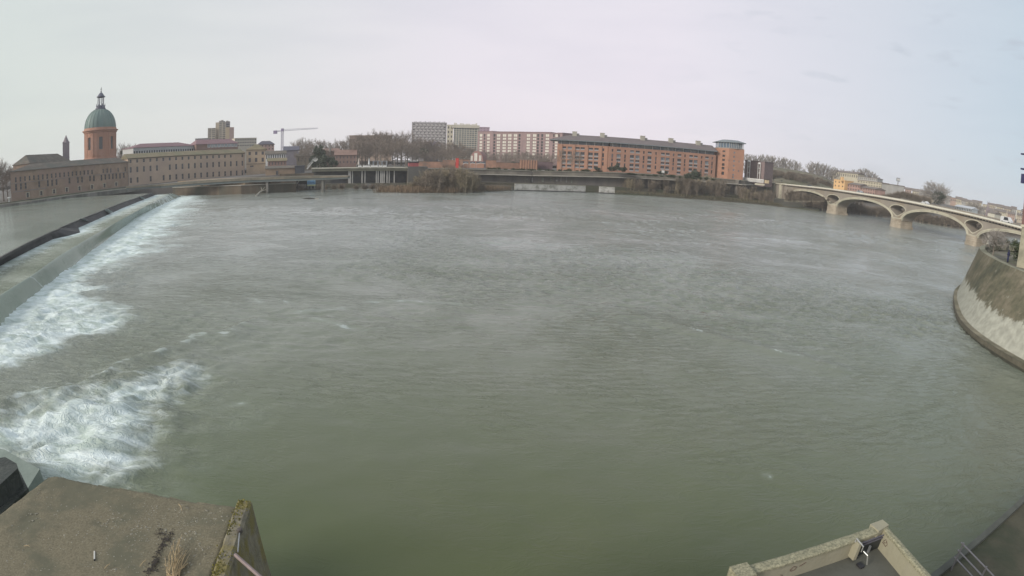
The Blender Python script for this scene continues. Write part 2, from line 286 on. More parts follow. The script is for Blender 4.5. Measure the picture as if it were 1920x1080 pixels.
def water_material(name, base, base2, rough, bump_fine, foam_scale=1.0, streak_dir=None, calm=0.25, sky_sheen=None):
    m = bpy.data.materials.new(name); m.use_nodes = True; nt = m.node_tree; ns = nt.nodes; ls = nt.links
    bs = ns['Principled BSDF']; bs.inputs['IOR'].default_value = 1.33; bs.inputs['Specular IOR Level'].default_value = 0.5
    geo = N(ns, 'ShaderNodeNewGeometry'); pos = geo.outputs['Position']
    def noise(scale, detail=5, rough_=0.55, mapping=None, dist=0.0):
        n = N(ns, 'ShaderNodeTexNoise'); n.inputs['Scale'].default_value = scale; n.inputs['Detail'].default_value = detail; n.inputs['Roughness'].default_value = rough_; n.inputs['Distortion'].default_value = dist
        if mapping is not None:
            mp = N(ns, 'ShaderNodeMapping'); mp.inputs['Rotation'].default_value = (0, 0, mapping[0]); mp.inputs['Scale'].default_value = mapping[1]; ls.new(pos, mp.inputs[0]); ls.new(mp.outputs[0], n.inputs['Vector'])
        else: ls.new(pos, n.inputs['Vector'])
        return n.outputs['Fac']
    def math_(op, a, b=None, clamp=False):
        n = N(ns, 'ShaderNodeMath', operation=op); n.use_clamp = clamp
        for i, v in enumerate((a, b)):
            if v is None: continue
            if hasattr(v, 'links') or hasattr(v, 'is_linked'): ls.new(v, n.inputs[i])
            else: n.inputs[i].default_value = v
        return n.outputs[0]
    def mr(v, a, b, c, d):
        n = N(ns, 'ShaderNodeMapRange'); n.inputs[1].default_value = a; n.inputs[2].default_value = b; n.inputs[3].default_value = c; n.inputs[4].default_value = d; ls.new(v, n.inputs[0]); return n.outputs[0]
    # water colour, mottled in big slow clouds
    big = noise(0.035, 6, 0.6, dist=0.6)
    cm = N(ns, 'ShaderNodeMix', data_type='RGBA'); ls.new(mr(big, 0.35, 0.65, 0, 1), cm.inputs[0]); cm.inputs[6].default_value = (*base, 1); cm.inputs[7].default_value = (*base2, 1)
    if sky_sheen is not None:  # paler grey painted into the far water as reflected sky
        aa = N(ns, 'ShaderNodeAttribute'); aa.attribute_name = 'sheen_mask'; c2_ = N(ns, 'ShaderNodeMix', data_type='RGBA'); ls.new(math_('MULTIPLY', aa.outputs['Fac'], mr(big, 0.3, 0.7, 0.75, 1.1), True), c2_.inputs[0]); ls.new(cm.outputs[2], c2_.inputs[6]); c2_.inputs[7].default_value = (*sky_sheen, 1); cm = c2_
    # foam
    at = N(ns, 'ShaderNodeAttribute'); at.attribute_name = 'foam'; foam = at.outputs['Fac']
    f1 = noise(1.1*foam_scale, 6, 0.55, mapping=(streak_dir or R(-25), (0.6, 1.1, 1)), dist=0.4); f2 = noise(5.0*foam_scale, 6, 0.6, dist=0.3)
    f3 = noise(0.55*foam_scale, 5, 0.55, mapping=(streak_dir or R(-25), (0.4, 1.3, 1)), dist=1.4)
    fn = math_('ADD', math_('ADD', math_('MULTIPLY', f1, 0.55), math_('MULTIPLY', f3, 0.75)), math_('MULTIPLY', f2, 0.10))   # mean about 0.7
    thr = math_('SUBTRACT', math_('ADD', math_('MULTIPLY', foam, 1.45), fn), 1.12)
    fac = mr(thr, -0.05, 0.72, 0, 1)
    fac = math_('MULTIPLY', fac, mr(foam, 0.03, 0.22, 0, 1), True)
    soft = math_('MULTIPLY', math_('POWER', foam, 1.2), 0.40)
    fac = math_('MAXIMUM', fac, soft, True)
    fc = N(ns, 'ShaderNodeMix', data_type='RGBA'); ls.new(mr(f3, 0.35, 0.62, 0, 1), fc.inputs[0]); fc.inputs[6].default_value = (0.42, 0.49, 0.44, 1); fc.inputs[7].default_value = (0.70, 0.77, 0.76, 1)
    cx = N(ns, 'ShaderNodeMix', data_type='RGBA'); ls.new(fac, cx.inputs[0]); ls.new(cm.outputs[2], cx.inputs[6]); ls.new(fc.outputs[2], cx.inputs[7])
    ls.new(cx.outputs[2], bs.inputs['Base Color'])
    ls.new(mr(fac, 0, 1, rough, 0.75), bs.inputs['Roughness'])
    # ripples: patches of chop between smooth upwellings
    patch = noise(0.040, 9, 0.68, mapping=(R(20), (0.8, 1.1, 1)), dist=0.7); pm = mr(patch, 0.42, 0.60, calm, 1.7)
    rip = N(ns, 'ShaderNodeAttribute'); rip.attribute_name = 'chop'
    w1 = noise(0.35, 3, 0.5, mapping=(R(12), (0.55, 1.3, 1)), dist=0.8); w2 = noise(1.1, 4, 0.6, mapping=(R(-6), (0.6, 1.5, 1)), dist=1.0); w3 = noise(4.0, 3, 0.6, mapping=(R(8), (0.7, 1.4, 1)), dist=0.5)
    def ridge_(w, p): return math_('POWER', math_('SUBTRACT', 1.0, math_('MULTIPLY', math_('ABSOLUTE', math_('SUBTRACT', w, 0.5)), 5.0), True), p)
    hgt = math_('ADD', math_('ADD', math_('MULTIPLY', ridge_(w1, 1.5), 0.30), math_('MULTIPLY', ridge_(w2, 1.6), 0.55)), math_('MULTIPLY', w3, 0.10))
    hgt = math_('MULTIPLY', math_('MULTIPLY', hgt, pm), rip.outputs['Fac'])
    hgt = math_('ADD', hgt, math_('MULTIPLY', math_('MULTIPLY', f2, fac), 0.35))
    bp = N(ns, 'ShaderNodeBump'); bp.inputs['Strength'].default_value = 1.0; bp.inputs['Distance'].default_value = bump_fine; ls.new(hgt, bp.inputs['Height']); ls.new(bp.outputs[0], bs.inputs['Normal'])
    return m

FOOT = WP([(0, 612), (60, 560), (130, 505), (200, 450), (260, 405), (343, 367)])                 # toe of the weir at river level
CREST = WP([(0, 553), (60, 516), (110, 480), (200, 427), (260, 394), (318, 363)], 2.0)
FOOT = [FOOT[0]+(FOOT[0]-FOOT[1])*3.2] + FOOT; CREST = [CREST[0]+(CREST[0]-CREST[1])*3.6] + CREST
xs = axis(-75, 80, 0.28, -420, 2400, 1.035); ys = axis(2, 95, 0.28, -60, 700, 1.022)
X, Y = np.meshgrid(xs, ys)
band = WP([(-30, 640), (60, 560), (130, 505), (200, 450), (260, 405), (343, 365), (358, 368), (362, 374), (345, 392), (322, 415), (310, 440), (285, 460), (240, 485), (195, 510), (172, 535), (160, 565), (232, 598), (225, 615), (120, 640), (70, 668), (0, 690), (-60, 720)])
boil = WP([(-60, 860), (-40, 790), (60, 752), (150, 738), (230, 720), (330, 697), (352, 712), (300, 742), (262, 775), (268, 812), (235, 850), (262, 880), (235, 912), (180, 930), (60, 905), (0, 860)])
halo = WP([(-60, 720), (40, 700), (200, 680), (400, 640), (480, 620), (470, 650), (380, 720), (450, 760), (380, 800), (400, 870), (300, 930), (60, 930), (-60, 900)])
ridge = WP([(0, 752), (90, 733), (180, 712), (240, 680), (300, 660), (400, 640), (455, 628), (490, 612)])
nx1 = (fbm(X*0.35, Y*0.35, 5, 3)-0.5); nx2 = (fbm(X*0.12+9, Y*0.12, 4, 5)-0.5); nst = (fbm(X*0.10+Y*0.02, Y*0.5, 4, 8)-0.5)
Dn = np.hypot(X, Y)
sdb = poly_sd(X, Y, band) + (nx1*3.5+nx2*5)*np.clip(Dn/60, 0.35, 2.2) + nst*7*np.clip(Dn/90, 0.2, 1.8)
f_band = np.clip(0.50-sdb/np.clip(Dn/8, 4.5, 24), 0, 1)*np.clip(0.68+0.75*fbm(X*0.22, Y*0.3, 4, 77), 0, 1.15)
dfoot = line_d(X, Y, FOOT); f_band = np.maximum(f_band, 1.1*np.exp(-(dfoot/np.clip(Dn/15, 3.0, 10))**2))
sdo = poly_sd(X, Y, boil) + nx1*2.6 + nx2*3.2
bx, by = X+(fbm(X*.25, Y*.25, 3, 131)-.5)*6, Y+(fbm(X*.25, Y*.25, 3, 137)-.5)*6
f_boil = np.clip(0.52-sdo/6.5, 0, 1)*np.clip(0.30+1.30*fbm(bx*0.40+3, by*0.40, 4, 78), 0, 1)
sdh = poly_sd(X, Y, halo) + nx1*5 + nx2*6
f_halo = np.clip(0.5-sdh/6, 0, 1)*(0.16+0.5*np.clip(fbm(X*0.5, Y*0.5, 5, 21)-0.42, 0, 1))
wx, wy = X+(fbm(X*0.3, Y*0.3, 3, 31)-.5)*2.4, Y+(fbm(X*0.3, Y*0.3, 3, 37)-.5)*2.4
dr = line_d(X+(fbm(X*0.22, Y*0.22, 4, 31)-.5)*7, Y+(fbm(X*0.22, Y*0.22, 4, 37)-.5)*7, ridge)
f_ridge = 0.40*np.exp(-(dr/0.7)**2)*np.clip(-1.5+4.2*fbm(X*0.9+5, Y*1.2, 4, 41), 0, 1) + 0.16*np.exp(-(dr/2.2)**2)*np.clip(-1.0+3.4*fbm(X*0.5, Y*0.8, 4, 44), 0, 1)
# short white crests and scum lines
f_caps = np.zeros_like(X)
def cap(pts, wid, s):
    global f_caps
    l = WP(pts); d = line_d(wx*0.35+X*0.65, wy*0.35+Y*0.65, l); f_caps = np.maximum(f_caps, s*np.exp(-(d/wid)**2)*(0.45+1.1*fbm(X*0.9, Y*0.9, 3, 51)))
for a in ([(1165, 431), (1195, 433), (1245, 440)], [(1340, 442), (1380, 446), (1440, 448), (1512, 454)], [(1218, 413), (1248, 415)], [(1120, 417), (1140, 419)]): cap(a, 0.6, 0.44)
for a in ([(1300, 622), (1318, 627)], [(1445, 660), (1470, 668), (1498, 671)], [(1436, 890), (1444, 896)]): cap(a, 0.2, 0.5)
for a in ([(630, 401), (690, 406)], [(475, 562), (490, 570)], [(532, 566), (545, 570)], [(690, 568), (770, 566), (860, 572)], [(560, 585), (640, 580)], [(425, 762), (450, 758)], [(360, 715), (385, 722)], [(735, 383), (750, 384)], [(590, 598), (660, 620)], [(1500, 470), (1570, 478)]): cap(a, 0.5, 0.36)
for k in range(90):
    px, py = rng.uniform(420, 1750), rng.uniform(395, 640); L_ = rng.uniform(6, 26); cap([(px, py), (px+L_, py+rng.uniform(-2, 2)+(px-960)*0.004)], np.hypot(*Wz(px, py)[:2])/260, rng.uniform(0.18, 0.34))
foam = np.clip(np.maximum.reduce([f_band, f_boil, f_halo, f_ridge, f_caps]), 0, 1)
# wave heights
turb = np.clip(f_boil*1.1+f_band*0.55+f_halo*1.1, 0, 1)*np.clip(dfoot/4, 0.05, 1)
Z = (fbm(X*0.16, Y*0.22, 3, 61)-0.5)*0.22 + (fbm(X*0.55, Y*0.75, 3, 71)-0.5)*0.10
Z += turb*((fbm(bx*0.42, by*0.42, 4, 81)-0.45)*1.7 + (fbm(X*1.3, Y*1.3, 3, 91)-0.5)*0.30)
Z += 0.20*np.exp(-(dr/1.2)**2)
for l, h, w in (([(1180, 590), (1240, 605), (1310, 628), (1400, 650), (1490, 672), (1560, 690)], 0.20, 1.3), ([(1165, 431), (1340, 442), (1512, 454)], 0.12, 1.5)):
    Z += h*np.exp(-(line_d(wx, wy, WP(l))/w)**2)
rough_patch = np.clip((fbm(X*0.028+3, Y*0.035, 5, 111)-0.43)*6, 0.12, 1)*np.clip((Dn-25)/40, 0, 1)*(1+0.5*np.clip(X/70, 0, 1))
rg = 1-np.abs(fbm(X*0.45, Y*0.85, 3, 121)-0.5)*5; Z += rough_patch*np.clip(rg, -0.5, 1)*0.15
rg = 1-np.abs(fbm(X*1.0+7, Y*1.7, 2, 127)-0.5)*4; Z += rough_patch*np.clip(rg, -0.5, 1)*0.075*np.clip((110-Dn)/60, 0, 1)
chop = np.clip(0.20+0.95*np.clip((Dn-18)/50, 0, 1)+turb*0.6, 0, 1.5)*np.clip((X+115)/90, 0.4, 1)*np.where(X > 0, 1.0+0.35*np.clip(X/60, 0, 1), 1.0)
# water colour paled with distance, in place of the sky's grazing reflection
sheen_mask = np.clip((Dn-17)/75, 0, 1)**0.8*np.clip(0.75+0.5*fbm(X*0.02, Y*0.03, 4, 99), 0, 1.15)
M_river = water_material('river_water', (0.082, 0.102, 0.042), (0.100, 0.110, 0.055), 0.13, 0.085, sky_sheen=(0.258, 0.275, 0.250))
river = sheet('river', X, Y, Z, {'foam': foam, 'chop': chop, 'sheen_mask': sheen_mask}, M_river); tag(river, kind='structure')

# ------------------------------------------------------------------ weir: two steps, water on each
def resample(pl, n):
    pl = np.array(pl, float); d = np.r_[0, np.cumsum(np.linalg.norm(np.diff(pl[:, :2], axis=0), axis=1))]; t = np.linspace(0, d[-1], n)
    return np.stack([np.interp(t, d, pl[:, k]) for k in range(3)], 1)
WF = WP([(0, 498), (50, 472), (100, 448), (130, 441), (150, 435), (147, 427), (190, 408), (230, 390), (290, 366)], 2.15)     # foot of the upper wall
WF = [WF[0]+(WF[0]-WF[1])*4] + WF
WT = WP([(0, 484), (50, 457), (93, 437), (100, 434), (110, 430.5), (114, 427), (190, 396), (230, 380), (284, 362)], 3.45)
WT = [WT[0]+(WT[0]-WT[1])*4] + WT
nA = 700
cr = resample(CREST, nA); ft = resample(FOOT, nA); wf = resample([WF[i] for i in (0, 1, 2, 3, 6, 7, 8, 9)], nA)
# mid apron: sheet between the upper wall and the crest
T = np.linspace(0, 1, 60)[:, None]
wf_in = wf+(wf-cr)*0.25                                     # tucked under the upper wall
AX = wf_in[None, :, 0]*(1-T)+cr[None, :, 0]*T; AY = wf_in[None, :, 1]*(1-T)+cr[None, :, 1]*T; AZ = 2.15*(1-T)+2.0*T+0*AX
AZ = AZ+(fbm(AX*0.8, AY*0.3, 3, 7)-0.5)*0.05
dwf = line_d(AX, AY, WF)
a_foam = np.clip(1.0*np.exp(-(dwf/np.clip(np.hypot(AX, AY)/32, 1.4, 6)))+0.55*np.clip(fbm(AX*0.12+AY*0.22, (AX*0.5-AY*0.3)*1.2, 4, 15)-0.5, 0, 1)*np.exp(-dwf/9), 0, 1)
a_foam = np.maximum(a_foam, np.clip((AY-100)/90, 0, 1)*0.62*fbm(AX*0.3, AY*0.3, 3, 4))
M_apron = water_material('apron_water', (0.20, 0.235, 0.165), (0.25, 0.27, 0.20), 0.12, 0.12, foam_scale=0.8, streak_dir=R(35))
tag(sheet('apron_water', AX, AY, AZ, {'foam': a_foam, 'chop': np.full(AX.shape, 0.8)}, M_apron), kind='structure')
# spillway: smooth glassy slope from the crest down to the toe
T = np.linspace(0, 1, 26)[:, None]; S = T
prof = 2.0-2.05*(T*T*(3-2*T))
SX = cr[None, :, 0]*(1-T)+ft[None, :, 0]*T; SY = cr[None, :, 1]*(1-T)+ft[None, :, 1]*T
SZ = prof+0*SX+(fbm(SX*0.7, SY*0.7, 3, 19)-0.5)*0.10*(0.2+T)
s_foam_sheen = np.clip((T-0.80)*3.2, 0, 1)*0.75+0.12*np.clip(fbm(np.arange(nA)[None, :]*0.35+0*T, T*1.2+0*SX, 3, 23)-0.35, 0, 1)*(0.3+T)
for px, py, w in ((67, 530, 0.35), (309, 368, 0.8), (314, 372, 0.6)):
    q = Wz(px, py, 1.2); i = int(np.argmin(np.hypot(cr[:, 0]-q[0], cr[:, 1]-q[1]))); s_foam_sheen = np.maximum(s_foam_sheen, 0.45*np.exp(-((np.arange(nA)[None, :]-i-6*T*2)/ (w*3))**2)*(T > 0.06))
s_foam_sheen = np.maximum(s_foam_sheen, np.clip((SY-70)/110, 0, 1)*0.5*(0.6+0.5*fbm(SX*0.3, SY*0.3, 3, 5)))  # far slope whitened through the foam mask to paint in reflected sky
M_spill = water_material('spill_water', (0.175, 0.225, 0.175), (0.23, 0.275, 0.215), 0.10, 0.05, foam_scale=0.7, streak_dir=R(60))
tag(sheet('spillway_water', SX, SY, SZ, {'foam': np.clip(s_foam_sheen, 0, 1), 'chop': np.full(SX.shape, 0.5)}, M_spill), kind='structure')
# spray thrown up along the toe
# upper pond
M_pond = water_material('pond_water', (0.145, 0.175, 0.135), (0.165, 0.185, 0.145), 0.10, 0.10, calm=0.5)
edge = resample(WT, 300)
# pond edge follows the top of the upper wall
PT = np.linspace(0, 1, 90)[:, None]**1.3
PX = edge[None, :, 0]-PT*260; PY = edge[None, :, 1]+0*PT-PT*20; PZ = 3.40+0*PX+(fbm(PX*0.3, PY*0.3, 3, 6)-0.5)*0.04
tag(sheet('upper_pond_water', PX, PY, PZ, {'foam': np.clip((fbm(PX*0.2, PY*0.6, 3, 14)-0.72), 0, 1)*0.4, 'chop': np.full(PX.shape, 0.6)}, M_pond), kind='structure')
# ------------------------------------------------------------------ common materials
M_conc = mat('weathered_concrete', (0.20, 0.19, 0.17), 0.9, 0.3, 0.35, 0.03, 3.0, col2=(0.10, 0.10, 0.085), streak=True)
M_concd = mat('wet_and_shadow_concrete', (0.060, 0.058, 0.058), 0.7, 0.35, 0.5, 0.03, 3.0, col2=(0.04, 0.04, 0.042), streak=True)
M_dike = mat('dike_concrete', (0.165, 0.150, 0.125), 0.9, 0.3, 0.15, 0.05, 2.0, col2=(0.115, 0.105, 0.095), streak=True)
M_cap = mat('cap_concrete', (0.31, 0.29, 0.25), 0.9, 0.25, 0.2)
M_glass = mat('dark_window_glass', (0.035, 0.038, 0.045), 0.12, 0.3, 0.4, spec=0.6)
M_glassl = mat('pale_window_glass', (0.16, 0.19, 0.21), 0.15, 0.4, 0.4, spec=0.6)
M_wframe = mat('grey_window_frame', (0.22, 0.205, 0.19), 0.7, 0.1, 2)
M_wframed = mat('brown_window_frame', (0.10, 0.085, 0.075), 0.7, 0.1, 2)
M_white = mat('white_paint', (0.62, 0.61, 0.58), 0.6, 0.12, 0.6)
M_metal = mat('galvanised_metal', (0.34, 0.35, 0.36), 0.45, 0.15, 2, metallic=0.6)
M_darkmetal = mat('dark_metal', (0.055, 0.055, 0.06), 0.5, 0.2, 3, metallic=0.5)
M_tile = mat('old_clay_tiles', (0.135, 0.115, 0.095), 0.9, 0.3, 0.35, 0.04, 1.5, col2=(0.10, 0.10, 0.085))
M_tile2 = mat('lichen_clay_tiles', (0.20, 0.165, 0.105), 0.9, 0.25, 0.35, 0.04, 1.5, col2=(0.16, 0.15, 0.09))
M_earth = mat('bank_earth', (0.075, 0.068, 0.050), 0.95, 0.35, 0.08, 0.2, 0.8, col2=(0.055, 0.062, 0.038))
M_grass = mat('winter_grass', (0.075, 0.085, 0.045), 0.95, 0.3, 0.06, 0.15, 0.8, col2=(0.10, 0.095, 0.06))
M_city = mat('town_ground', (0.12, 0.11, 0.10), 0.95, 0.25, 0.03)
M_road = mat('asphalt', (0.055, 0.055, 0.056), 0.9, 0.15, 0.4)

# ------------------------------------------------------------------ ground
g = MB(); S = 2600; g.quad((-S, -200, -6), (S, -200, -6), (S, S, -6), (-S, S, -6)); g.build('river_bed', M_earth, kind='structure')
# far bank line at water level (left to right); the town stands on a terrace behind it
BANK = [(-900, 110), (-360, 100), (-222, 128), (-214, 160), (-205, 192), (-200, 214), (-182, 236), (-150, 238), (-112, 240), (-75, 254), (-52, 262), (9, 277), (52, 281), (93, 286), (130, 291), (147, 312), (158, 336)]
BANK += [tuple(Wz(a, b)[:2]) for a, b in ((1519, 393), (1552, 396), (1593, 401.5), (1672, 409.5), (1710, 416), (1760, 423), (1808, 430.6), (1855, 437.5), (1912, 447))]+[(560, 240), (1000, 330), (1900, 420)]
print('BANK', [tuple(round(float(v)) for v in p) for p in BANK])
ZTOP = [4.3, 4.3, 4.3, 4.3, 4.3, 4.3, 4.6, 6.0, 7.0, 8.6, 9.0, 9.2, 10.4, 11.2, 11.6, 11.5, 11.5]+[8.0]*9+[7.5, 7, 7]
def bankpt(i, off):
    a = np.array(BANK[max(i-1, 0)], float); b = np.array(BANK[min(i+1, len(BANK)-1)], float); t = (b-a)/np.linalg.norm(b-a); n = np.array([-t[1], t[0]]); return np.array(BANK[i])+n*off
g = MB(); rows = []
prof_off = [(2, 0, 0), (2.2, 1, 0), (14, 1, 0), (60, 1, 0.2), (160, 1, 0.4), (500, 1, 0.8)]
for off, k, dz in prof_off: rows.append([(*bankpt(i, (off if i < 7 else {2: 11, 2.2: 11.1, 14: 16}.get(off, off)) if i < 17 else {2: -1.5, 2.2: 3.0}.get(off, off)), ((ZTOP[i] if not (i >= 17 and off == 2.2) else 3.2) if k else (-6 if i < 17 else -1.2))+dz*(0 if not k else 1)) for i in range(len(BANK))])
for r0, r1 in zip(rows[:-1], rows[1:]):
    for i in range(len(BANK)-1): g.quad(r0[i], r0[i+1], r1[i+1], r1[i])
g.build('town_terrace', M_city, kind='structure')
g = MB(); g.quad((-2500, 380, 8.6), (2500, 380, 7.2), (2500, 2550, 9.5), (-2500, 2550, 9.5)); g.build('plain', M_city, kind='structure')

# ------------------------------------------------------------------ upper step of the weir
n_ = 160; a_ = resample(WF, n_); b_ = resample(WT, n_)
# keep corresponding corners aligned
def res_seg(pl, k=18):
    out = []
    for p, q in zip(pl[:-1], pl[1:]):
        for t in np.linspace(0, 1, k, endpoint=False): out.append(np.array(p)*(1-t)+np.array(q)*t)
    return out+[np.array(pl[-1])]
a_ = res_seg(WF); b_ = res_seg(WT)
w = thing('weir_wall', 'long dark sloping concrete step of the weir holding back the upper pond', 'weir', (a_[80][0], a_[80][1], 0))
mb = MB()
for i in range(len(a_)-1):
    p, q, r_, s_ = a_[i], a_[i+1], b_[i+1], b_[i]; lo = lambda v: (v[0], v[1], 0.8); up = lambda v: (v[0], v[1], 3.52)
    j = 0.10*math.sin(i*1.7)
    mb.quad(lo(p), lo(q), (q[0], q[1], 2.15), (p[0], p[1], 2.15)); mb.quad((p[0], p[1], 2.15), (q[0], q[1], 2.15), up(r_), up(s_))
mb.build('sloping_face', M_concd, w)
mb = MB()
for i in range(len(b_)-1):
    d = np.array(b_[i+1][:2])-np.array(b_[i][:2]); L = np.linalg.norm(d)
    if L < 0.02: continue
    d /= L; c = (np.array(b_[i][:2])+np.array(b_[i+1][:2]))/2; mb.obox(c, d, np.array([d[1], -d[0]]), L/2+0.02, 0.22, 3.2, 3.56)
mb.build('crest_kerb', mat('kerb_concrete', (0.085, 0.083, 0.080), 0.8, 0.3, 0.6), w)
# little overflows running down the dark face
for k, (px, py, px2, py2) in enumerate(((200, 393, 206, 400), (152, 411, 160, 417), (262, 369, 268, 374))):
    A, B = Wz(px, py, 3.6), Wz(px2, py2, 2.3); mb = MB(); d = (B-A)[:2]; nn = np.array([-d[1], d[0]])/np.linalg.norm(d)*1.0
    seg = 6
    for i in range(seg):
        t0, t1 = i/seg, (i+1)/seg; P0, P1 = A+(B-A)*t0, A+(B-A)*t1; w0, w1 = 0.5+t0*0.6, 0.5+t1*0.6
        mb.quad((P0[0]-nn[0]*w0, P0[1]-nn[1]*w0, P0[2]+.12), (P1[0]-nn[0]*w1, P1[1]-nn[1]*w1, P1[2]+.12), (P1[0]+nn[0]*w1, P1[1]+nn[1]*w1, P1[2]+.12), (P0[0]+nn[0]*w0, P0[1]+nn[1]*w0, P0[2]+.12))
    mb.build('overflow_water', mat('white_water', (0.62, 0.66, 0.64), 0.5, 0.2, 2.0), kind='structure')

# ------------------------------------------------------------------ quay along the hospital (left)
q = thing('quay_wall', 'low grey stone quay running in front of the long hospital building', 'wall', (-200, 190, 3))
mb = MB(); wl_ = WP([(-40, 394), (0, 389), (60, 381.5), (120, 372.5), (180, 364.5), (230, 358.5), (262, 355)], 3.4)
for a, b in zip(wl_[:-1], wl_[1:]):
    u, n, L = uvec(b, a); c = (a[:2]+b[:2])/2+n*(-4.0) if False else (a[:2]+b[:2])/2; u2 = (b[:2]-a[:2])/L; nn = np.array([-u2[1], u2[0]])  # nn points to the town
    if nn[0] > 0: nn = -nn
    mb.obox(c+nn*3.0, u2, nn, L/2+0.05, 3.0, 2.6, 4.36)
mb.build('quay', M_conc, q)
mb = MB()
for a, b in zip(wl_[:-1], wl_[1:]):
    u2 = (b[:2]-a[:2])/np.linalg.norm(b[:2]-a[:2]); nn = np.array([-u2[1], u2[0]]); nn = -nn if nn[0] > 0 else nn; L = np.linalg.norm(b[:2]-a[:2])
    mb.obox((a[:2]+b[:2])/2+nn*0.25, u2, nn, L/2, 0.32, 4.3, 4.75)
mb.build('kerb', M_cap, q)
mb = MB()
for a, b in zip(wl_[:-1], wl_[1:]):
    u2 = (b[:2]-a[:2])/np.linalg.norm(b[:2]-a[:2]); nn = np.array([-u2[1], u2[0]]); nn = -nn if nn[0] > 0 else nn; L = np.linalg.norm(b[:2]-a[:2])
    mb.obox((a[:2]+b[:2])/2+nn*5.0, u2, nn, L/2, 0.9, 4.2, 5.0)
mb.build('grass_verge', M_grass, q)
p_ = Wz(17, 379, 4.7); t = thing('signal_post', 'tiny white mushroom-shaped post on the quay at the far left', 'post', p_)
mb = MB(); mb.tube([(p_[0], p_[1], 4.7), (p_[0], p_[1], 6.4)], 0.25); mb.build('post', M_white, t)
mb = MB(); mb.lathe([(0.0, 6.9), (0.6, 6.8), (0.8, 6.55), (0.7, 6.4), (0.0, 6.4)], p_[:2], 12); mb.build('cap', M_white, t)

# ------------------------------------------------------------------ La Grave hospital: long old wings along the quay
def zat(x, y, D): return P(x, y, D)[2]
M_brickold = mat('old_brown_brick', (0.30, 0.215, 0.155), 0.92, 0.28, 0.22, 0.02, 6, col2=(0.30, 0.21, 0.165), streak=False)
M_plaster = mat('beige_render', (0.45, 0.34, 0.25), 0.92, 0.12, 0.12, 0.01, 6, col2=(0.40, 0.305, 0.24))
M_frieze = mat('dark_eaves_board', (0.12, 0.095, 0.075), 0.9, 0.2, 1)  # plain dark brown board for cornice and string course
A1 = Wz(22, 378, 4.3)[:2]; B1 = Wz(241, 349.5, 4.3)[:2]; B2 = Wz(459, 333, 4.3)[:2]
u1, n1, L1 = uvec(A1, B1); u2, n2, L2 = uvec(B1, B2)
ze1 = (onwall(96, 317.5, A1, B1)[1]+onwall(210, 303, A1, B1)[1])/2; ze2 = (onwall(260, 297.5, B1, B2)[1]+onwall(440, 285.5, B1, B2)[1])/2
print('grave eaves', ze1, ze2, L1, L2, A1, B1, B2)
h1 = thing('hospital_wing', 'old brown brick hospital wing at the far left with patched walls and grey roof', 'building', (*A1, 4.3))
rr_ = random.Random(3); holes = []; 
for row, (za, hh, pitch, ww) in enumerate(((5.2, 2.0, 8.4, 1.3), (9.0, 2.9, 2.7, 1.15), (12.6, 2.3, 2.7, 1.0))):
    s = 3.0 if row else 9.5
    while s < L1-2:
        keep = rr_.random() < (1.0 if row == 0 else 0.72)
        if keep: holes.append((s-ww/2, s+ww/2, za+rr_.uniform(-.15, .15), za+hh))
        s += pitch*(1+rr_.uniform(-.06, .06))
holes = [(a, b, c, min(d, ze1-0.5)) for a, b, c, d in holes]
mb = MB(); wall_holes(mb, A1, B1, 4.2, ze1, [tuple(h) for h in holes], 0.3); shell(mb, A1, B1, 14, 4.2, ze1, li=26); mb.build('wall', M_brickold, h1)
put_windows(h1, A1, B1, holes, M_wframe, M_glass, mull=1, trans=1, fw=0.12)
mb = MB(); gable(mb, A1, B1, 14, ze1, ze1+2.9, 0.5, hip=3, li=26); mb.build('roof', M_tile, h1)
mb = MB(); mb.obox((A1+u1*9 if False else A1)+u1*11+n1*0.03, u1, n1, 10, 0.12, 8.2, 8.5); mb.obox(A1+u1*(L1/2)+n1*0.03, u1, n1, L1/2, 0.1, 12.0, 12.2); mb.build('string_course', M_wframe, h1)
# door surrounds
for k, (a, b, c, d) in enumerate([h for h in holes if h[2] < 6]):
    mb = MB()
    for s in (a-0.25, b+0.25): mb.obox(A1+u1*s+n1*0.05, u1, n1, 0.22, 0.08, c-0.2, d+0.35)
    mb.obox(A1+u1*(a+b)/2+n1*0.05, u1, n1, (b-a)/2+0.02, 0.08, d+0.02, d+0.35); mb.build('door_surround', mat('pale_stone', (0.40, 0.35, 0.27), 0.9, 0.15, 1), h1)
h2 = thing('hospital_wing', 'long beige hospital wing with three even rows of windows right of the brown wing', 'building', (*B1, 4.3))
cols = [(1.6+i*(L2-3.2)/18, 1.2) for i in range(19)]; holes = []
rr_ = random.Random(5)
for i, (s, ww) in enumerate(cols):
    for row, (za, hh) in enumerate(((5.9, 3.0), (11.6, 3.1), (16.9, 1.8))):
        if (i in (2, 4) and row == 0) or (i == 5 and row == 1) or (i == 17 and row == 2): continue
        za2 = min(za, ze2-2.6) if row == 2 else za; holes.append((s-ww/2, s+ww/2, za2, za2+hh))
print('rows', ze2)
mb = MB(); wall_holes(mb, B1, B2, 4.2, ze2, holes, 0.3); shell(mb, B1, B2, 14, 4.2, ze2); mb.build('wall', M_plaster, h2)
put_windows(h2, B1, B2, holes, M_wframe, M_glass, mull=1, trans=1, fw=0.13)
mb = MB(); gable(mb, B1, B2, 14, ze2, ze2+2.6, 0.5); mb.build('roof', M_tile2, h2)
mb = MB(); mb.obox(B1+u2*L2/2+n2*0.1, u2, n2, L2/2, 0.12, ze2-0.55, ze2-0.25); mb.build('cornice', M_frieze, h2)
mb = MB(); mb.tube([(*(B1+n2*0.15), 5), (*(B1+n2*0.15), ze2-0.3)], 0.12); mb.build('downpipe', M_wframe, h2)
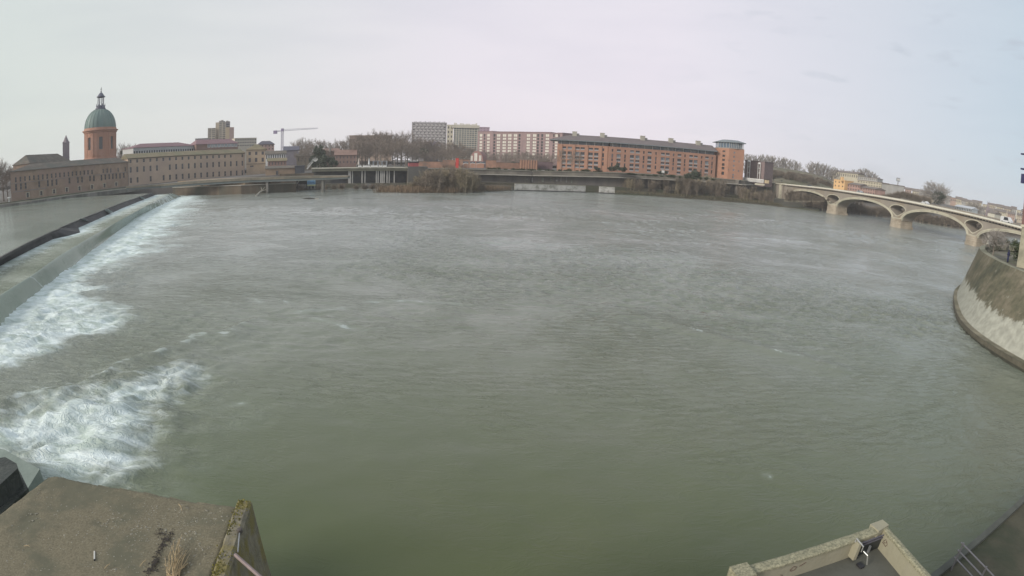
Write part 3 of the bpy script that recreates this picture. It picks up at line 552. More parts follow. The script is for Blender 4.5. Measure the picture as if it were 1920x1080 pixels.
# square pavilion at its right end
C1 = B2+u2*0.3+n2*1.6; C2 = Wz(499, 331.5, 4.3)[:2]; C2 = C1+(C2-C1)/np.linalg.norm(C2-C1)*np.linalg.norm(C2-C1); u3, n3, L3 = uvec(C1, C2)
ze3 = onwall(478, 280.5, C1, C2)[1]
h3 = thing('hospital_pavilion', 'beige corner pavilion with hipped ochre roof at the right end of the hospital', 'building', (*C1, 4.3))
holes = [(L3*f-0.75, L3*f+0.75, z, z+h) for f in (0.17, 0.5, 0.83) for z, h in ((ze3-7.6, 2.5), (ze3-3.3, 2.0))]+[(L3*.3-1.4, L3*.3+.8, ze3-10.6, ze3-9.7)]
mb = MB(); wall_holes(mb, C1, C2, 4.2, ze3, holes, 0.3); shell(mb, C1, C2, 13, 4.2, ze3); mb.build('wall', mat('beige_pavilion_render', (0.39, 0.305, 0.22), 0.92, 0.12, 0.2), h3)
put_windows(h3, C1, C2, holes, M_wframed, M_glass, mull=1)
mb = MB(); gable(mb, C1, C2, 13, ze3, ze3+3.4, 0.5, hip=L3*0.42); mb.build('roof', M_tile2, h3)
mb = MB(); mb.obox(C1+u3*L3/2+n3*0.06, u3, n3, L3/2+0.1, 0.12, ze3-8.9, ze3-8.6); mb.build('string_course', M_frieze, h3)

# ------------------------------------------------------------------ chapel: nave roof, bell tower, drum, dome, lantern
ch = P(188, 292, 365); cx, cy = ch[0], ch[1]; kz = 365/FPX
zp = lambda y, D=365, x=188: P(x, y, D)[2]
M_pinkbrick = mat('pink_drum_brick', (0.36, 0.195, 0.135), 0.9, 0.12, 0.4, 0.01, 4, col2=(0.37, 0.22, 0.165))
M_copper = mat('verdigris_copper', (0.13, 0.185, 0.170), 0.6, 0.18, 0.25, col2=(0.17, 0.22, 0.195), streak=True)
M_lead = mat('dull_lead', (0.11, 0.115, 0.15), 0.6, 0.2, 0.6)
d = thing('domed_chapel', 'round pink brick chapel with a green copper dome, lantern and cross', 'chapel', (cx, cy, 9))
rD = 29.5*kz; zb, zc = zp(296), zp(246)
mb = MB(); nW = 8; face = math.atan2(-cy, -cx)
ho = 0.16
# drum wall in panels with arched window openings
aw = 2.3/rD
z0w, z1w = zp(281), zp(258)
mb.lathe([(rD+0.5, 9), (rD+0.5, zb), (rD, zb+0.3), (rD, z0w)], (cx, cy), 64)
mb.lathe([(rD, z1w), (rD, zc-1.2), (rD+0.5, zc-1.0), (rD+0.6, zc-0.2), (rD+1.3, zc), (rD+1.3, zc+0.5), (rD+0.3, zc+0.7), (rD+0.1, zp(240.5)), (rD-0.6, zp(240))], (cx, cy), 64)
wins = [face + math.pi*2*k/nW + R(2.5) for k in range(nW)]
for k in range(nW):
    a = wins[k]+aw/2; b = wins[(k+1) % nW]-aw/2; b = b+2*math.pi if b < a else b
    mb.lathe([(rD, z0w), (rD, z1w)], (cx, cy), 6, a0=a, a1=b)
    for s in (a, b):
        mb.quad((cx+rD*math.cos(s), cy+rD*math.sin(s), z0w), (cx+(rD-.8)*math.cos(s), cy+(rD-.8)*math.sin(s), z0w), (cx+(rD-.8)*math.cos(s), cy+(rD-.8)*math.sin(s), z1w), (cx+rD*math.cos(s), cy+rD*math.sin(s), z1w))
    for z in (z0w, z1w): mb.lathe([(rD, z), (rD-0.8, z)], (cx, cy), 2, a0=wins[k]-aw/2, a1=wins[k]+aw/2)
mb.build('drum', M_pinkbrick, d)
for k in range(nW):
    a = wins[k]; mb = MB(); r_ = rD-0.7
    mb.lathe([(r_, z0w), (r_, z1w)], (cx, cy), 4, a0=a-aw/2, a1=a+aw/2, m=1)
    for f in (-0.5, -0.17, 0.17, 0.5): c = a+aw*f*0.95; mb.tube([(cx+(r_+.1)*math.cos(c), cy+(r_+.1)*math.sin(c), z0w), (cx+(r_+.1)*math.cos(c), cy+(r_+.1)*math.sin(c), z1w)], 0.09, 4)
    mb.build('window', [M_wframe, mat('dusty_glass', (0.10, 0.105, 0.11), 0.3, 0.2, 1)], d)
    # pilaster between windows
    c = a+math.pi/nW
    for f in (-0.14, 0.14):
        e_ = c+f; un = np.array([math.cos(e_), math.sin(e_)]); mb = MB(); mb.obox((cx+un[0]*rD, cy+un[1]*rD), (-un[1], un[0]), un, 0.55, 0.22, zb+0.3, zc-1.2); mb.build('pilaster', M_pinkbrick, d)
zd0, zd1 = zp(240.5), zp(204); Rb = rD*0.985
mb = MB(); prof = []
for i in range(19):
    t = i/18*math.pi/2*0.93; prof.append((Rb*math.cos(t)**0.92, zd0+(zd1-zd0)*math.sin(t)/math.sin(math.pi/2*0.93)))
mb.lathe(prof, (cx, cy), 64); dome = mb.build('dome', M_copper, d, smooth=True)
for k in range(24):
    a = 2*math.pi*k/24; mb = MB(); mb.tube([(cx+(r_+0.05)*math.cos(a), cy+(r_+0.05)*math.sin(a), z) for r_, z in prof[::2]], 0.16, 4); mb.build('seam', M_copper, dome)
zl = [zp(y) for y in (207, 203, 199.5, 198, 183, 181, 178, 174.5, 173)]
lan = thing('x', 'x', 'x'); bpy.data.objects.remove(lan)
mb = MB(); mb.lathe([(3.3, zl[0]-0.6), (3.3, zl[1]), (2.9, zl[1]), (2.9, zl[2]), (2.4, zl[3]), (0, zl[3])], (cx, cy), 24); mb.build('lantern_base', M_lead, d)
for k in range(8):
    a = 2*math.pi*(k+.5)/8; mb = MB(); mb.tube([(cx+1.9*math.cos(a), cy+1.9*math.sin(a), zl[3]), (cx+1.9*math.cos(a), cy+1.9*math.sin(a), zl[4])], 0.26, 6); mb.build('lantern_column', M_lead, d)
    mb = MB(); mb.tube([(cx+2.9*math.cos(a), cy+2.9*math.sin(a), zl[2]), (cx+2.9*math.cos(a), cy+2.9*math.sin(a), zl[2]+1.6)], [0.3, 0.05], 6); mb.build('finial', M_lead, d)
mb = MB(); mb.lathe([(2.2, zl[4]), (2.8, zl[4]+.2), (2.8, zl[5]), (2.3, zl[5]+.1), (1.8, zl[6]), (0.9, zl[7]), (0.3, zl[8]), (0, zl[8])], (cx, cy), 24); mb.build('lantern_roof', M_lead, d)
zt = zp(163.5); mb = MB(); mb.tube([(cx, cy, zl[8]-.2), (cx, cy, zt)], [0.25, 0.12], 6); w_ = 0.75; mb.box(cx-w_, cx+w_, cy-.1, cy+.1, zt-1.4, zt-1.15); mb.lathe([(0, zl[8]), (0.5, zl[8]+.5), (0, zl[8]+1.0)], (cx, cy), 10); mb.build('cross', M_darkmetal, d)
# nave (roof seen above the brown wing)
na = P(56, 309, 305)[:2]; nb = P(131, 300, 335)[:2]; un_, nn_, Ln = uvec(na, nb)
nv = thing('nave', 'long grey tiled church roof rising behind the brown wing, left of the spire', 'church', (*na, 5))
zn = P(90, 304, 320)[2]; zr_ = P(100, 290.5, 326)[2]
mb = MB(); wall_holes(mb, na, nb, 5, zn, []); shell(mb, na, nb, 12, 5, zn); mb.build('wall', M_brickold, nv)
mb = MB(); gable(mb, na, nb, 12, zn, zr_+0.8, 0.4, hip=4); mb.build('roof', M_tile, nv)
bt = P(124, 295, 342); s_ = thing('spire_tower', 'slim square bell tower with a short pointed spire left of the dome', 'tower', (bt[0], bt[1], 5))
k3 = 342/FPX; zz = lambda y: P(124, y, 342)[2]; hw = 6.2*k3
M_bt = mat('violet_grey_brick', (0.24, 0.205, 0.215), 0.9, 0.15, 0.5)
mb = MB(); fu, fn_ = uvec((0, 0), (bt[1], -bt[0]))[:2]; mb.obox(bt[:2], fu, fn_, hw, hw, 5, zz(268)); mb.build('shaft', M_bt, s_)
mb = MB(); mb.lathe([(hw*1.2, zz(268)), (hw*0.75, zz(264)), (0.12, zz(253.5)), (0, zz(252.5))], bt[:2], 8); mb.build('spire', M_bt, s_)
for sx in (-1, 1):
    mb = MB(); c = np.array(bt[:2])+fu*hw*0.85*sx+fn_*hw*0.85; mb.obox(c, fu, fn_, 0.22, 0.22, zz(268), zz(266)); mb.build('pinnacle', M_bt, s_)
# ------------------------------------------------------------------ far bank: abutment, walkway, colonnade, dike
def wallz(x, y, A, B): return onwall(x, y, A, B)[1]
M_abut = mat('stained_brick_wall', (0.135, 0.105, 0.075), 0.92, 0.3, 0.3, 0.03, 4, col2=(0.085, 0.080, 0.060), streak=True)
Aa, Ab, Ac = (-156.0, 223.0), (-118.0, 222.0), (-96.0, 233.0)
t = thing('abutment_wall', 'stained brick abutment wall at the far end of the weir under the walkway', 'wall', (-140, 222, 0))
mb = MB(); uA, nA_, LA = uvec(Aa, Ab); zlow = 3.7
mb.prism([Aa, Ab, Ac, (-100, 243), (-156, 243)], -1.0, zlow); mb.build('lower_wall', M_concd if False else M_abut, t)
mb = MB(); off = 1.4; A2 = (Aa[0]+2, Aa[1]+off); B2_ = (Ab[0]+1, Ab[1]+off)
mb.prism([A2, B2_, (-98, 236.5), (-100, 243), (-154, 243)], zlow+0.004, 6.6); mb.build('upper_wall', mat('sandy_brick_wall', (0.24, 0.18, 0.12), 0.9, 0.25, 0.4, col2=(0.16, 0.12, 0.09)), t)
for f in (0.38, 0.62, 0.86):
    mb = MB(); mb.obox((A2[0]+(B2_[0]-A2[0])*f, A2[1]+0.0), uA, nA_, 0.6, 0.7, zlow+0.01, 6.5); mb.build('buttress', M_abut, t)
mb = MB(); mb.prism([(Aa[0], Aa[1]-.35), (Ab[0]+.1, Ab[1]-.35), (Ac[0]+.3, Ac[1]-.3), (Ac[0], Ac[1]+1), (Ab[0], Ab[1]+1.2), (Aa[0], Aa[1]+1.2)], zlow+0.01, zlow+0.35); mb.build('ledge', M_cap, t)

wk = thing('walkway', 'long low concrete walkway crossing from the hospital quay to the colonnade', 'footbridge', (*P(400, 340, 262)[:2], 6))
top = [(236, 350, 268), (300, 345.5, 264), (400, 337.5, 256), (470, 333.5, 251), (560, 330.5, 246), (620, 329.5, 243), (652, 329.5, 241)]
bot = [356, 352.5, 346.0, 342.0, 339.5, 336.5, 335]
tp = [P(*a) for a in top]; bp_ = [P(a[0], b, a[2]) for a, b in zip(top, bot)]
mats_w = (mat('walkway_parapet', (0.215, 0.19, 0.145), 0.9, 0.2, 0.3, col2=(0.15, 0.14, 0.11)), mat('walkway_girder', (0.14, 0.16, 0.155), 0.8, 0.15, 0.3))
for nm, f0, f1, o0, mt in (('parapet', 0.0, 0.5, 0.0, mats_w[0]), ('girder', 0.52, 1.0, 0.35, mats_w[1])):
    mb = MB()
    for i in range(len(tp)-1):
        u, n, L = uvec(tp[i], tp[i+1]); pa = [(tp[i][0]-n[0]*o0, tp[i][1]-n[1]*o0), (tp[i+1][0]-n[0]*o0, tp[i+1][1]-n[1]*o0), (tp[i+1][0]-n[0]*4, tp[i+1][1]-n[1]*4), (tp[i][0]-n[0]*4, tp[i][1]-n[1]*4)]
        za = tp[i][2]*(1-f1)+bp_[i][2]*f1; zb_ = tp[i+1][2]*(1-f1)+bp_[i+1][2]*f1; zc_ = tp[i][2]*(1-f0)+bp_[i][2]*f0; zd_ = tp[i+1][2]*(1-f0)+bp_[i+1][2]*f0
        mb.prism(pa, [za, zb_, zb_, za], [zc_, zd_, zd_, zc_])
    mb.build(nm, mt, wk)
mb = MB()
for i in range(len(tp)-1):
    u, n, L = uvec(tp[i], tp[i+1]); a, b = tp[i][:2]+n*0.12, tp[i+1][:2]+n*0.12
    mb.prism([a, b, b-n*0.4, a-n*0.4], [tp[i][2], tp[i+1][2]]+[tp[i+1][2], tp[i][2]], [tp[i][2]+.16, tp[i+1][2]+.16, tp[i+1][2]+.16, tp[i][2]+.16])
mb.build('handrail', M_cap, wk)
for px in (500, 604):
    i = max(k for k in range(len(top)) if top[k][0] <= px); f = (px-top[i][0])/(top[i+1][0]-top[i][0]) if i < len(top)-1 else 0
    c = tp[i][:2]*(1-f)+tp[i+1][:2]*f; zt_ = bp_[i][2]*(1-f)+bp_[i+1][2]*f; mb = MB(); u, n, L = uvec(tp[i], tp[i+1]); mb.obox(c-n*2.2, u, n, 0.5, 1.4, -1, zt_-0.004); mb.build('pier', M_conc, wk)

# quay front between the abutment and the colonnade, with vault openings
Q0, Q1 = (-104.0, 243.5), (-95.0, 247.0); 
t = thing('vaulted_quay', 'dark quay front with openings under the walkway, right of the abutment', 'wall', (-100, 247, 0))
mb = MB(); uq, nq, Lq = uvec((-108, 242), (-93, 247.8)); hq = [(1.2, 4.2, 0.4, 4.4), (6.5, 13.6, 0.5, 4.8)]
wall_holes(mb, (-108, 242), (-93, 247.8), -1, 7.8, hq, 3.0); mb.build('front', M_abut, t)
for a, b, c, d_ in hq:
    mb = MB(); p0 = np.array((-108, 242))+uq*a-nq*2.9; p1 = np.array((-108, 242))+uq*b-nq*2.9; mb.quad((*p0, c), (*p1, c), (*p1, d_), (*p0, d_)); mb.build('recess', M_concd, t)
mb = MB(); p0 = np.array((-108, 242.))+uq*6.9-nq*1.0; p1 = p0+uq*2.2; mb.tube([(*p0, 0.5), (*p1, 4.6)], 0.28, 5); mb.build('slanting_beam', M_cap, t)
mb = MB(); c = np.array((-108, 242.))+uq*10.6-nq*1.4; mb.obox(c, uq, nq, 1.9, 0.4, 0.9, 2.6); mb.build('low_panel', mat('grey_panel', (0.24, 0.24, 0.22), 0.8, 0.2, 1), t)
mb = MB(); c = np.array((-108, 242.))+uq*3.4+nq*0.1; mb.obox(c, uq, nq, 0.35, 0.12, 0.6, 4.2); mb.build('blue_frame', mat('pale_blue_paint', (0.24, 0.33, 0.38), 0.7, 0.15, 1), t)

K0, K1 = np.array((-94.0, 247.8)), np.array((-51.5, 262.8)); uk, nk, Lk = uvec(K0, K1)
zk = lambda x, y: onwall(x, y, K0, K1)[1]; sk = lambda x, y=330: onwall(x, y, K0, K1)[0]
zT, zB, zC, zW = zk(660, 314.5), zk(660, 321), zk(700, 343), 0.6
print('colonnade z', zT, zB, zC, 's', sk(577), sk(740), Lk)
t = thing('colonnade', 'grey riverside colonnade with pale columns under a long flat terrace slab', 'colonnade', (*K0, 0))
mb = MB(); mb.obox(K0+uk*Lk/2-nk*9, uk, nk, Lk/2, 9.6, zB+0.1, zT-0.35); mb.build('beam', mat('olive_concrete_beam', (0.17, 0.165, 0.125), 0.9, 0.2, 0.3), t)
mb = MB(); mb.obox(K0+uk*Lk/2-nk*9, uk, nk, Lk/2+.3, 10.0, zT-0.345, zT); mb.build('terrace_slab', mat('pale_terrace_edge', (0.36, 0.34, 0.27), 0.85, 0.2, 0.3), t)
mb = MB(); mb.obox(K0+uk*Lk/2-nk*4.2, uk, nk, Lk/2, 0.3, 0.5, zB); mb.build('back_wall', mat('recess_wall', (0.085, 0.087, 0.092), 0.9, 0.25, 0.4, col2=(0.12, 0.12, 0.11)), t)
mb = MB(); mb.obox(K0+uk*Lk/2-nk*2, uk, nk, Lk/2, 2.0, -1, zC-0.1); mb.build('base_wall', mat('mossy_base_wall', (0.13, 0.12, 0.095), 0.95, 0.3, 0.4, col2=(0.09, 0.095, 0.06)), t)
mb = MB(); mb.obox(K0+uk*Lk/2+nk*1.2, uk, nk, Lk/2+2, 1.2, -1, 0.55); mb.build('landing', M_conc, t)
for px, wp in ((655.5, 5), (661, 1.5), (679, 2), (684.5, 1.6), (706, 2), (709.3, 1.8), (714.5, 3), (718, 2.4), (721, 1.6), (726, 2.2), (730, 1.8), (739.5, 1.8)):
    s = sk(px); w_ = wp*0.255/2; mb = MB(); mb.obox(K0+uk*s-nk*0.6, uk, nk, w_, 0.3, 0.7 if wp == 5 else zC-0.09, zB+0.09); mb.build('column', mat('pale_column', (0.40, 0.385, 0.36), 0.85, 0.2, 0.5), t)
for px, wp, mt in ((642, 8, (0.26, 0.21, 0.18)), (690, 12, (0.17, 0.165, 0.15))):
    s = sk(px); mb = MB(); mb.obox(K0+uk*s+nk*0.06, uk, nk, wp*0.13, 0.06, 0.9, zC-0.3); mb.build('painted_panel', mat('panel_%d' % px, mt, 0.9, 0.3, 1.2), t)
# blue painted panel with two small arches
s = sk(584); t2 = thing('painted_panel', 'blue and yellow graffiti panel over two small dark arches near the water', 'graffiti', (*(K0+uk*s+nk*2.6), 0.5))
c = K0+uk*s+nk*2.6; z0_, z1_ = zk(584, 349), zk(584, 337)
mb = MB(); mb.obox(c, uk, nk, 1.9, 0.15, z0_+.9, z1_); mb.build('board', mat('graffiti_blue', (0.10, 0.22, 0.36), 0.7, 0.4, 0.9, col2=(0.20, 0.33, 0.42), c2scale=1.5), t2)
mb = MB(); mb.obox(c+nk*.01, uk, nk, 1.95, 0.16, z0_+.25, z0_+.88); mb.build('yellow_band', mat('graffiti_yellow', (0.34, 0.36, 0.20), 0.7, 0.25, 1.5), t2)
mb = MB()
for sx in (-1.1, -0.3, 0.5, 1.2):
    mb.tube([(*(c+uk*(sx-.35)+nk*.2), z0_+1.2), (*(c+uk*sx+nk*.2), z0_+2.3), (*(c+uk*(sx+.3)+nk*.2), z0_+1.3)], 0.07, 4)
mb.build('lettering_stroke', mat('graffiti_dark', (0.03, 0.05, 0.12), 0.7, 0.1, 1), t2)
mb = MB(); mb.obox(c, uk, nk, 1.9, 0.16, 0.5, z0_+.24); mb.build('footing', M_conc, t2)
for sx in (-0.85, 0.75): mb = MB(); mb.obox(c+uk*sx+nk*.12, uk, nk, 0.42, 0.06, 0.75, z0_+.1); mb.build('arch_opening', mat('black_void', (0.012, 0.012, 0.014), 1, 0.1, 1), t2)
# terrace furniture
pg = K0+uk*sk(714, 310)-nk*3; t = thing('pergola', 'light metal pergola frame on the terrace above the columns', 'pergola', (*pg, zT)); zp1 = zk(714, 302.5)
for sx in (-3.2, -1, 1, 3.2):
    for sy in (0, -3): mb = MB(); q_ = pg+uk*sx+nk*sy; mb.obox(q_, uk, nk, 0.15, 0.15, zT, zp1); mb.build('post', M_metal, t)
mb = MB()
for sy in (0, -3): mb.obox(pg+nk*sy, uk, nk, 3.5, 0.1, zp1, zp1+.22)
for sx in (-3.2, -1, 1, 3.2): mb.obox(pg+uk*sx-nk*1.5, uk, nk, 0.08, 1.4, zp1+.005, zp1+.19)
mb.build('roof_frame', M_metal, t)
for i, px in enumerate((673, 692.5)):
    c = K0+uk*sk(px, 310)-nk*2; t = thing('parasol', 'folded %s parasol standing on the terrace, %s of the pair' % (('beige', 'left') if i == 0 else ('pale grey', 'right')), 'parasol', (*c, zT)); zz_ = zk(px, 296.5)
    mb = MB(); mb.tube([(*c, zT), (*c, zz_)], 0.06); mb.build('pole', M_metal, t); mb = MB(); mb.lathe([(0.15, zT+1.1), (0.55, zT+1.5), (0.4, zT+2.6), (0.08, zz_)], c, 10); mb.build('canopy', mat('canvas%d' % i, (0.46, 0.42, 0.38) if i == 0 else (0.5, 0.52, 0.52), 0.9, 0.1, 2), t)
for i, px in enumerate((675, 684, 691, 699, 706, 714, 722)):
    c = K0+uk*sk(px, 311)-nk*1.0; t = thing('lounge_seat', 'pale low lounge seat along the terrace edge, %s' % nth(i), 'seat', (*c, zT), 'pale seats on the colonnade terrace')
    mb = MB(); mb.obox(c, uk, nk, 0.85, 0.4, zT+.15, zT+.5); mb.build('cushion', M_white, t); mb = MB(); mb.obox(c-nk*.5, uk, nk, 0.85, 0.1, zT+.2, zT+.95); mb.build('backrest', M_white, t)
    mb = MB(); mb.obox(c, uk, nk, 0.8, 0.35, zT, zT+.146); mb.build('plinth', M_darkmetal, t)
# white stair rail at the left end of the terrace
a, b = K0+uk*sk(576, 314), K0+uk*sk(586, 304)-nk*3; t = thing('stair', 'white flight of stairs rising behind the left end of the terrace slab', 'stairs', (*a, zT)); zs_ = zk(586, 303)
mb = MB(); 
for i in range(10): f = i/9; q_ = a*(1-f)+b*f; mb.obox(q_, uk, nk, 0.3, 0.8, zT+(zs_-zT)*f-0.25, zT+(zs_-zT)*f)
mb.build('steps', M_white, t)
mb = MB(); mb.tube([(*a, zT+.9), (*b, zs_+.9)], 0.07); mb.build('rail', M_white, t)
mb = MB()
for k in range(9):
    an = k/9*2*math.pi; q_ = b+uk*1.2; mb.tube([(*q_, zs_), (*(q_+uk*math.cos(an)*1.3), zs_+1.1+math.sin(an)*.9)], 0.1, 4)
mb.build('white_frame', M_white, t)
# dark concrete block with a red hut
bA, bB = np.array(K1)+uk*0.1, K1+uk*9.6
t = thing('concrete_block', 'dark grey concrete pumping block standing in the bank beside the colonnade', 'block', (*bA, 0)); zt_ = zk(758, 312)
mb = MB(); mb.obox((bA+bB)/2-nk*4+nk*1.2, uk, nk, 4.7, 5, -1, zt_); mb.build('mass', mat('dark_block_concrete', (0.115, 0.11, 0.10), 0.9, 0.2, 0.3, streak=True), t)
t = thing('kiosk', 'small red hut with dark roof and white roof letters on the grey concrete block', 'hut', (*(bA+uk*3), zt_)); c = bA+uk*2.9-nk*1
mb = MB(); mb.obox(c, uk, nk, 2.4, 1.5, zt_, zt_+1.75); mb.build('cabin', mat('faded_red_paint', (0.34, 0.10, 0.10), 0.8, 0.2, 0.8), t)
mb = MB(); mb.obox(c, uk, nk, 2.6, 1.7, zt_+1.755, zt_+2.3); mb.build('roof', M_darkmetal, t)
mb = MB()
for i, (x0, z0_, x1, z1_) in enumerate(((-2.1, 1.2, -1.3, .35), (-1.3, .3, -1.1, .9), (-1.7, .2, -.6, .2), (-.4, .2, 1.2, .2), (1.5, .25, 2.1, .25), (1.9, .3, 1.9, 1.0))): mb.tube([(*(c+uk*x0+nk*1.2), zt_+2.35+z0_), (*(c+uk*x1+nk*1.2), zt_+2.35+z1_)], 0.11, 4)
mb.build('roof_lettering', M_white, t)
q_ = bA+uk*0.2; t = thing('mast', 'thin dark pole beside the red hut', 'pole', (*q_, zt_)); mb = MB(); mb.tube([(*q_, zt_), (*q_, zk(742, 295))], 0.09, 5); mb.build('pole', M_darkmetal, t); mb = MB(); mb.obox(q_, uk, nk, 0.3, 0.3, zt_, zt_+.12); mb.build('base_plate', M_darkmetal, t)

# dike
D_ = [np.array(p, float) for p in ((-42, 266), (9, 277), (52, 281), (93, 286), (128, 289), (145, 309), (156, 333))]
def dtop(p):  # dike crown height by position
    return float(np.interp(p[0], [-42, 9, 52, 93, 142], [9.1, 9.2, 10.3, 11.0, 11.6]))
t = thing('dike_wall', 'long weathered concrete flood wall with a projecting ledge along the far bank', 'wall', (9, 277, 0))
def strip(mb, off0, off1, z0, z1, rel=False, rng_=None):
    pts = D_ if rng_ is None else rng_
    for i in range(len(pts)-1):
        u, n, L = uvec(pts[i], pts[i+1]); a, b = pts[i]-n*off0, pts[i+1]-n*off0; a2, b2 = pts[i]-n*off1, pts[i+1]-n*off1
        za = [(dtop(pts[i]) if rel else 0)+z0, (dtop(pts[i+1]) if rel else 0)+z0]; zb_ = [(dtop(pts[i]) if rel else 0)+z1, (dtop(pts[i+1]) if rel else 0)+z1]
        mb.prism([a, b, b2, a2], [za[0], za[1], za[1], za[0]], [zb_[0], zb_[1], zb_[1], zb_[0]])
mb = MB(); strip(mb, 7, 9, -1.9, -0.004, True); mb.build('upper_wall', M_dike, t)
mb = MB(); strip(mb, 6.6, 9.2, 0, 0.3, True); mb.build('coping', mat('dike_coping', (0.21, 0.20, 0.16), 0.9, 0.2, 0.3), t)
mb = MB(); strip(mb, 4.6, 9, -2.35, -1.91, True); mb.build('ledge', M_cap, t)
mb = MB(); strip(mb, 8, 9.5, 0.0, 0, False) if False else None
for i in range(len(D_)-1):
    u, n, L = uvec(D_[i], D_[i+1]); a, b = D_[i]-n*7.6, D_[i+1]-n*7.6; mb.prism([a, b, b-n*1.5, a-n*1.5], [3.2]*4, [dtop(D_[i])-2.36, dtop(D_[i+1])-2.36]*1+[dtop(D_[i+1])-2.36, dtop(D_[i])-2.36])
mb.build('lower_wall', mat('dark_dike_face', (0.115, 0.105, 0.100), 0.9, 0.3, 0.25, col2=(0.155, 0.14, 0.12), streak=True), t)
mb = MB(); strip(mb, 0.3, 9, -1, 3.3); mb.build('towpath', M_earth, t)
# posts and painted patches under the ledge
dA, dB = D_[1]-np.array(uvec(D_[1], D_[2])[1])*7.5, D_[2]-np.array(uvec(D_[1], D_[2])[1])*7.5; ud, nd, Ld = uvec(dA, dB)
r5 = random.Random(11)
for px in (935, 946, 958, 975, 987, 998, 1018, 1033, 1044, 1052, 1062, 1072):
    s = onwall(px, 332, dA, dB)[0]; c = dA+ud*s+nd*0.1; w_ = r5.uniform(.12, .7) if px not in (935, 946, 1033) else 0.16
    mb = MB(); mb.obox(c, ud, nd, w_, 0.08, 3.9+r5.uniform(0, 1), 7.0 if w_ < .2 else 5.3+r5.uniform(0, .8)); mb.build('painted_patch', mat('dike_patch%d' % (px % 3), ((0.24, 0.23, 0.22), (0.17, 0.18, 0.15), (0.30, 0.29, 0.28))[px % 3], 0.9, 0.4, 1.5), t)
wwl = [Wz(965, 357.5), Wz(1030, 359), Wz(1097, 361)]; ww2 = [Wz(1123, 362), Wz(1152, 363.5)]
M_ww = mat('whitewashed_wall', (0.42, 0.41, 0.385), 0.9, 0.15, 0.3, 0.02, 3, col2=(0.22, 0.22, 0.19), c2scale=0.35, streak=False)
for nm, pl in (('white_wall', wwl), ('white_wall', ww2)):
    tt = thing(nm, 'long whitewashed wall rising from the water below the dike' if pl is wwl else 'short whitewashed wall block at the water, right end of the long white one', 'wall', pl[0]); mb = MB()
    for a, b in zip(pl[:-1], pl[1:]): u, n, L = uvec(a, b); mb.obox((a[:2]+b[:2])/2, u, n, L/2, 0.5, -1, 3.25)
    mb.build('face', M_ww, tt); mb = MB()
    for a, b in zip(pl[:-1], pl[1:]): u, n, L = uvec(a, b); mb.obox((a[:2]+b[:2])/2, u, n, L/2+.05, 0.6, 3.254, 3.42)
    mb.build('coping', M_cap, tt)
    mb = MB()
    for a, b in zip(pl[:-1], pl[1:]): u, n, L = uvec(a, b); mb.obox((a[:2]+b[:2])/2+n*.5, u, n, L/2+.1, 0.5, -1, 0.45)
    mb.build('footing', M_concd, tt)
# earth slopes at the foot of the dike
g = MB()
foot_l = [Wz(700, 361), Wz(760, 362.5), Wz(850, 362.5), Wz(908, 360), Wz(960, 357.5)]
g.prism([p[:2] for p in foot_l]+[(4, 284), (-50, 268)], -1, [0.15]*5+[2.5, 2.5], pts2=None); g.build('reed_shoal', M_earth, kind='structure')
g = MB(); fr = [Wz(1152, 364.5), Wz(1230, 369), Wz(1320, 375), Wz(1400, 382), Wz(1440, 385.5), Wz(1470, 389), (150, 262, 0), (158, 262, 0)]
bk = [D_[2]+(0, 8), D_[3]*.5+D_[2]*.5+(0, 9), D_[3]+(0, 10), (124, 298), (140, 302), (152, 304), (168, 296), (172, 288)]
for i in range(len(fr)-1):
    a, b, c, d_ = fr[i], fr[i+1], bk[i+1], bk[i]; m1 = [(a[0]+d_[0])/2, (a[1]+d_[1])/2-2, 1.3]; m2 = [(b[0]+c[0])/2, (b[1]+c[1])/2-2, 1.3]
    g.quad((a[0], a[1], -0.8), (b[0], b[1], -0.8), (b[0]*.9+m2[0]*.1, b[1]*.9+m2[1]*.1, 0.7), (a[0]*.9+m1[0]*.1, a[1]*.9+m1[1]*.1, 0.7)); g.quad((a[0]*.9+m1[0]*.1, a[1]*.9+m1[1]*.1, 0.7), (b[0]*.9+m2[0]*.1, b[1]*.9+m2[1]*.1, 0.7), m2, m1)
    g.quad(m1, m2, (c[0], c[1], 3.2), (d_[0], d_[1], 3.2))
g.build('river_bank', M_earth, kind='structure')
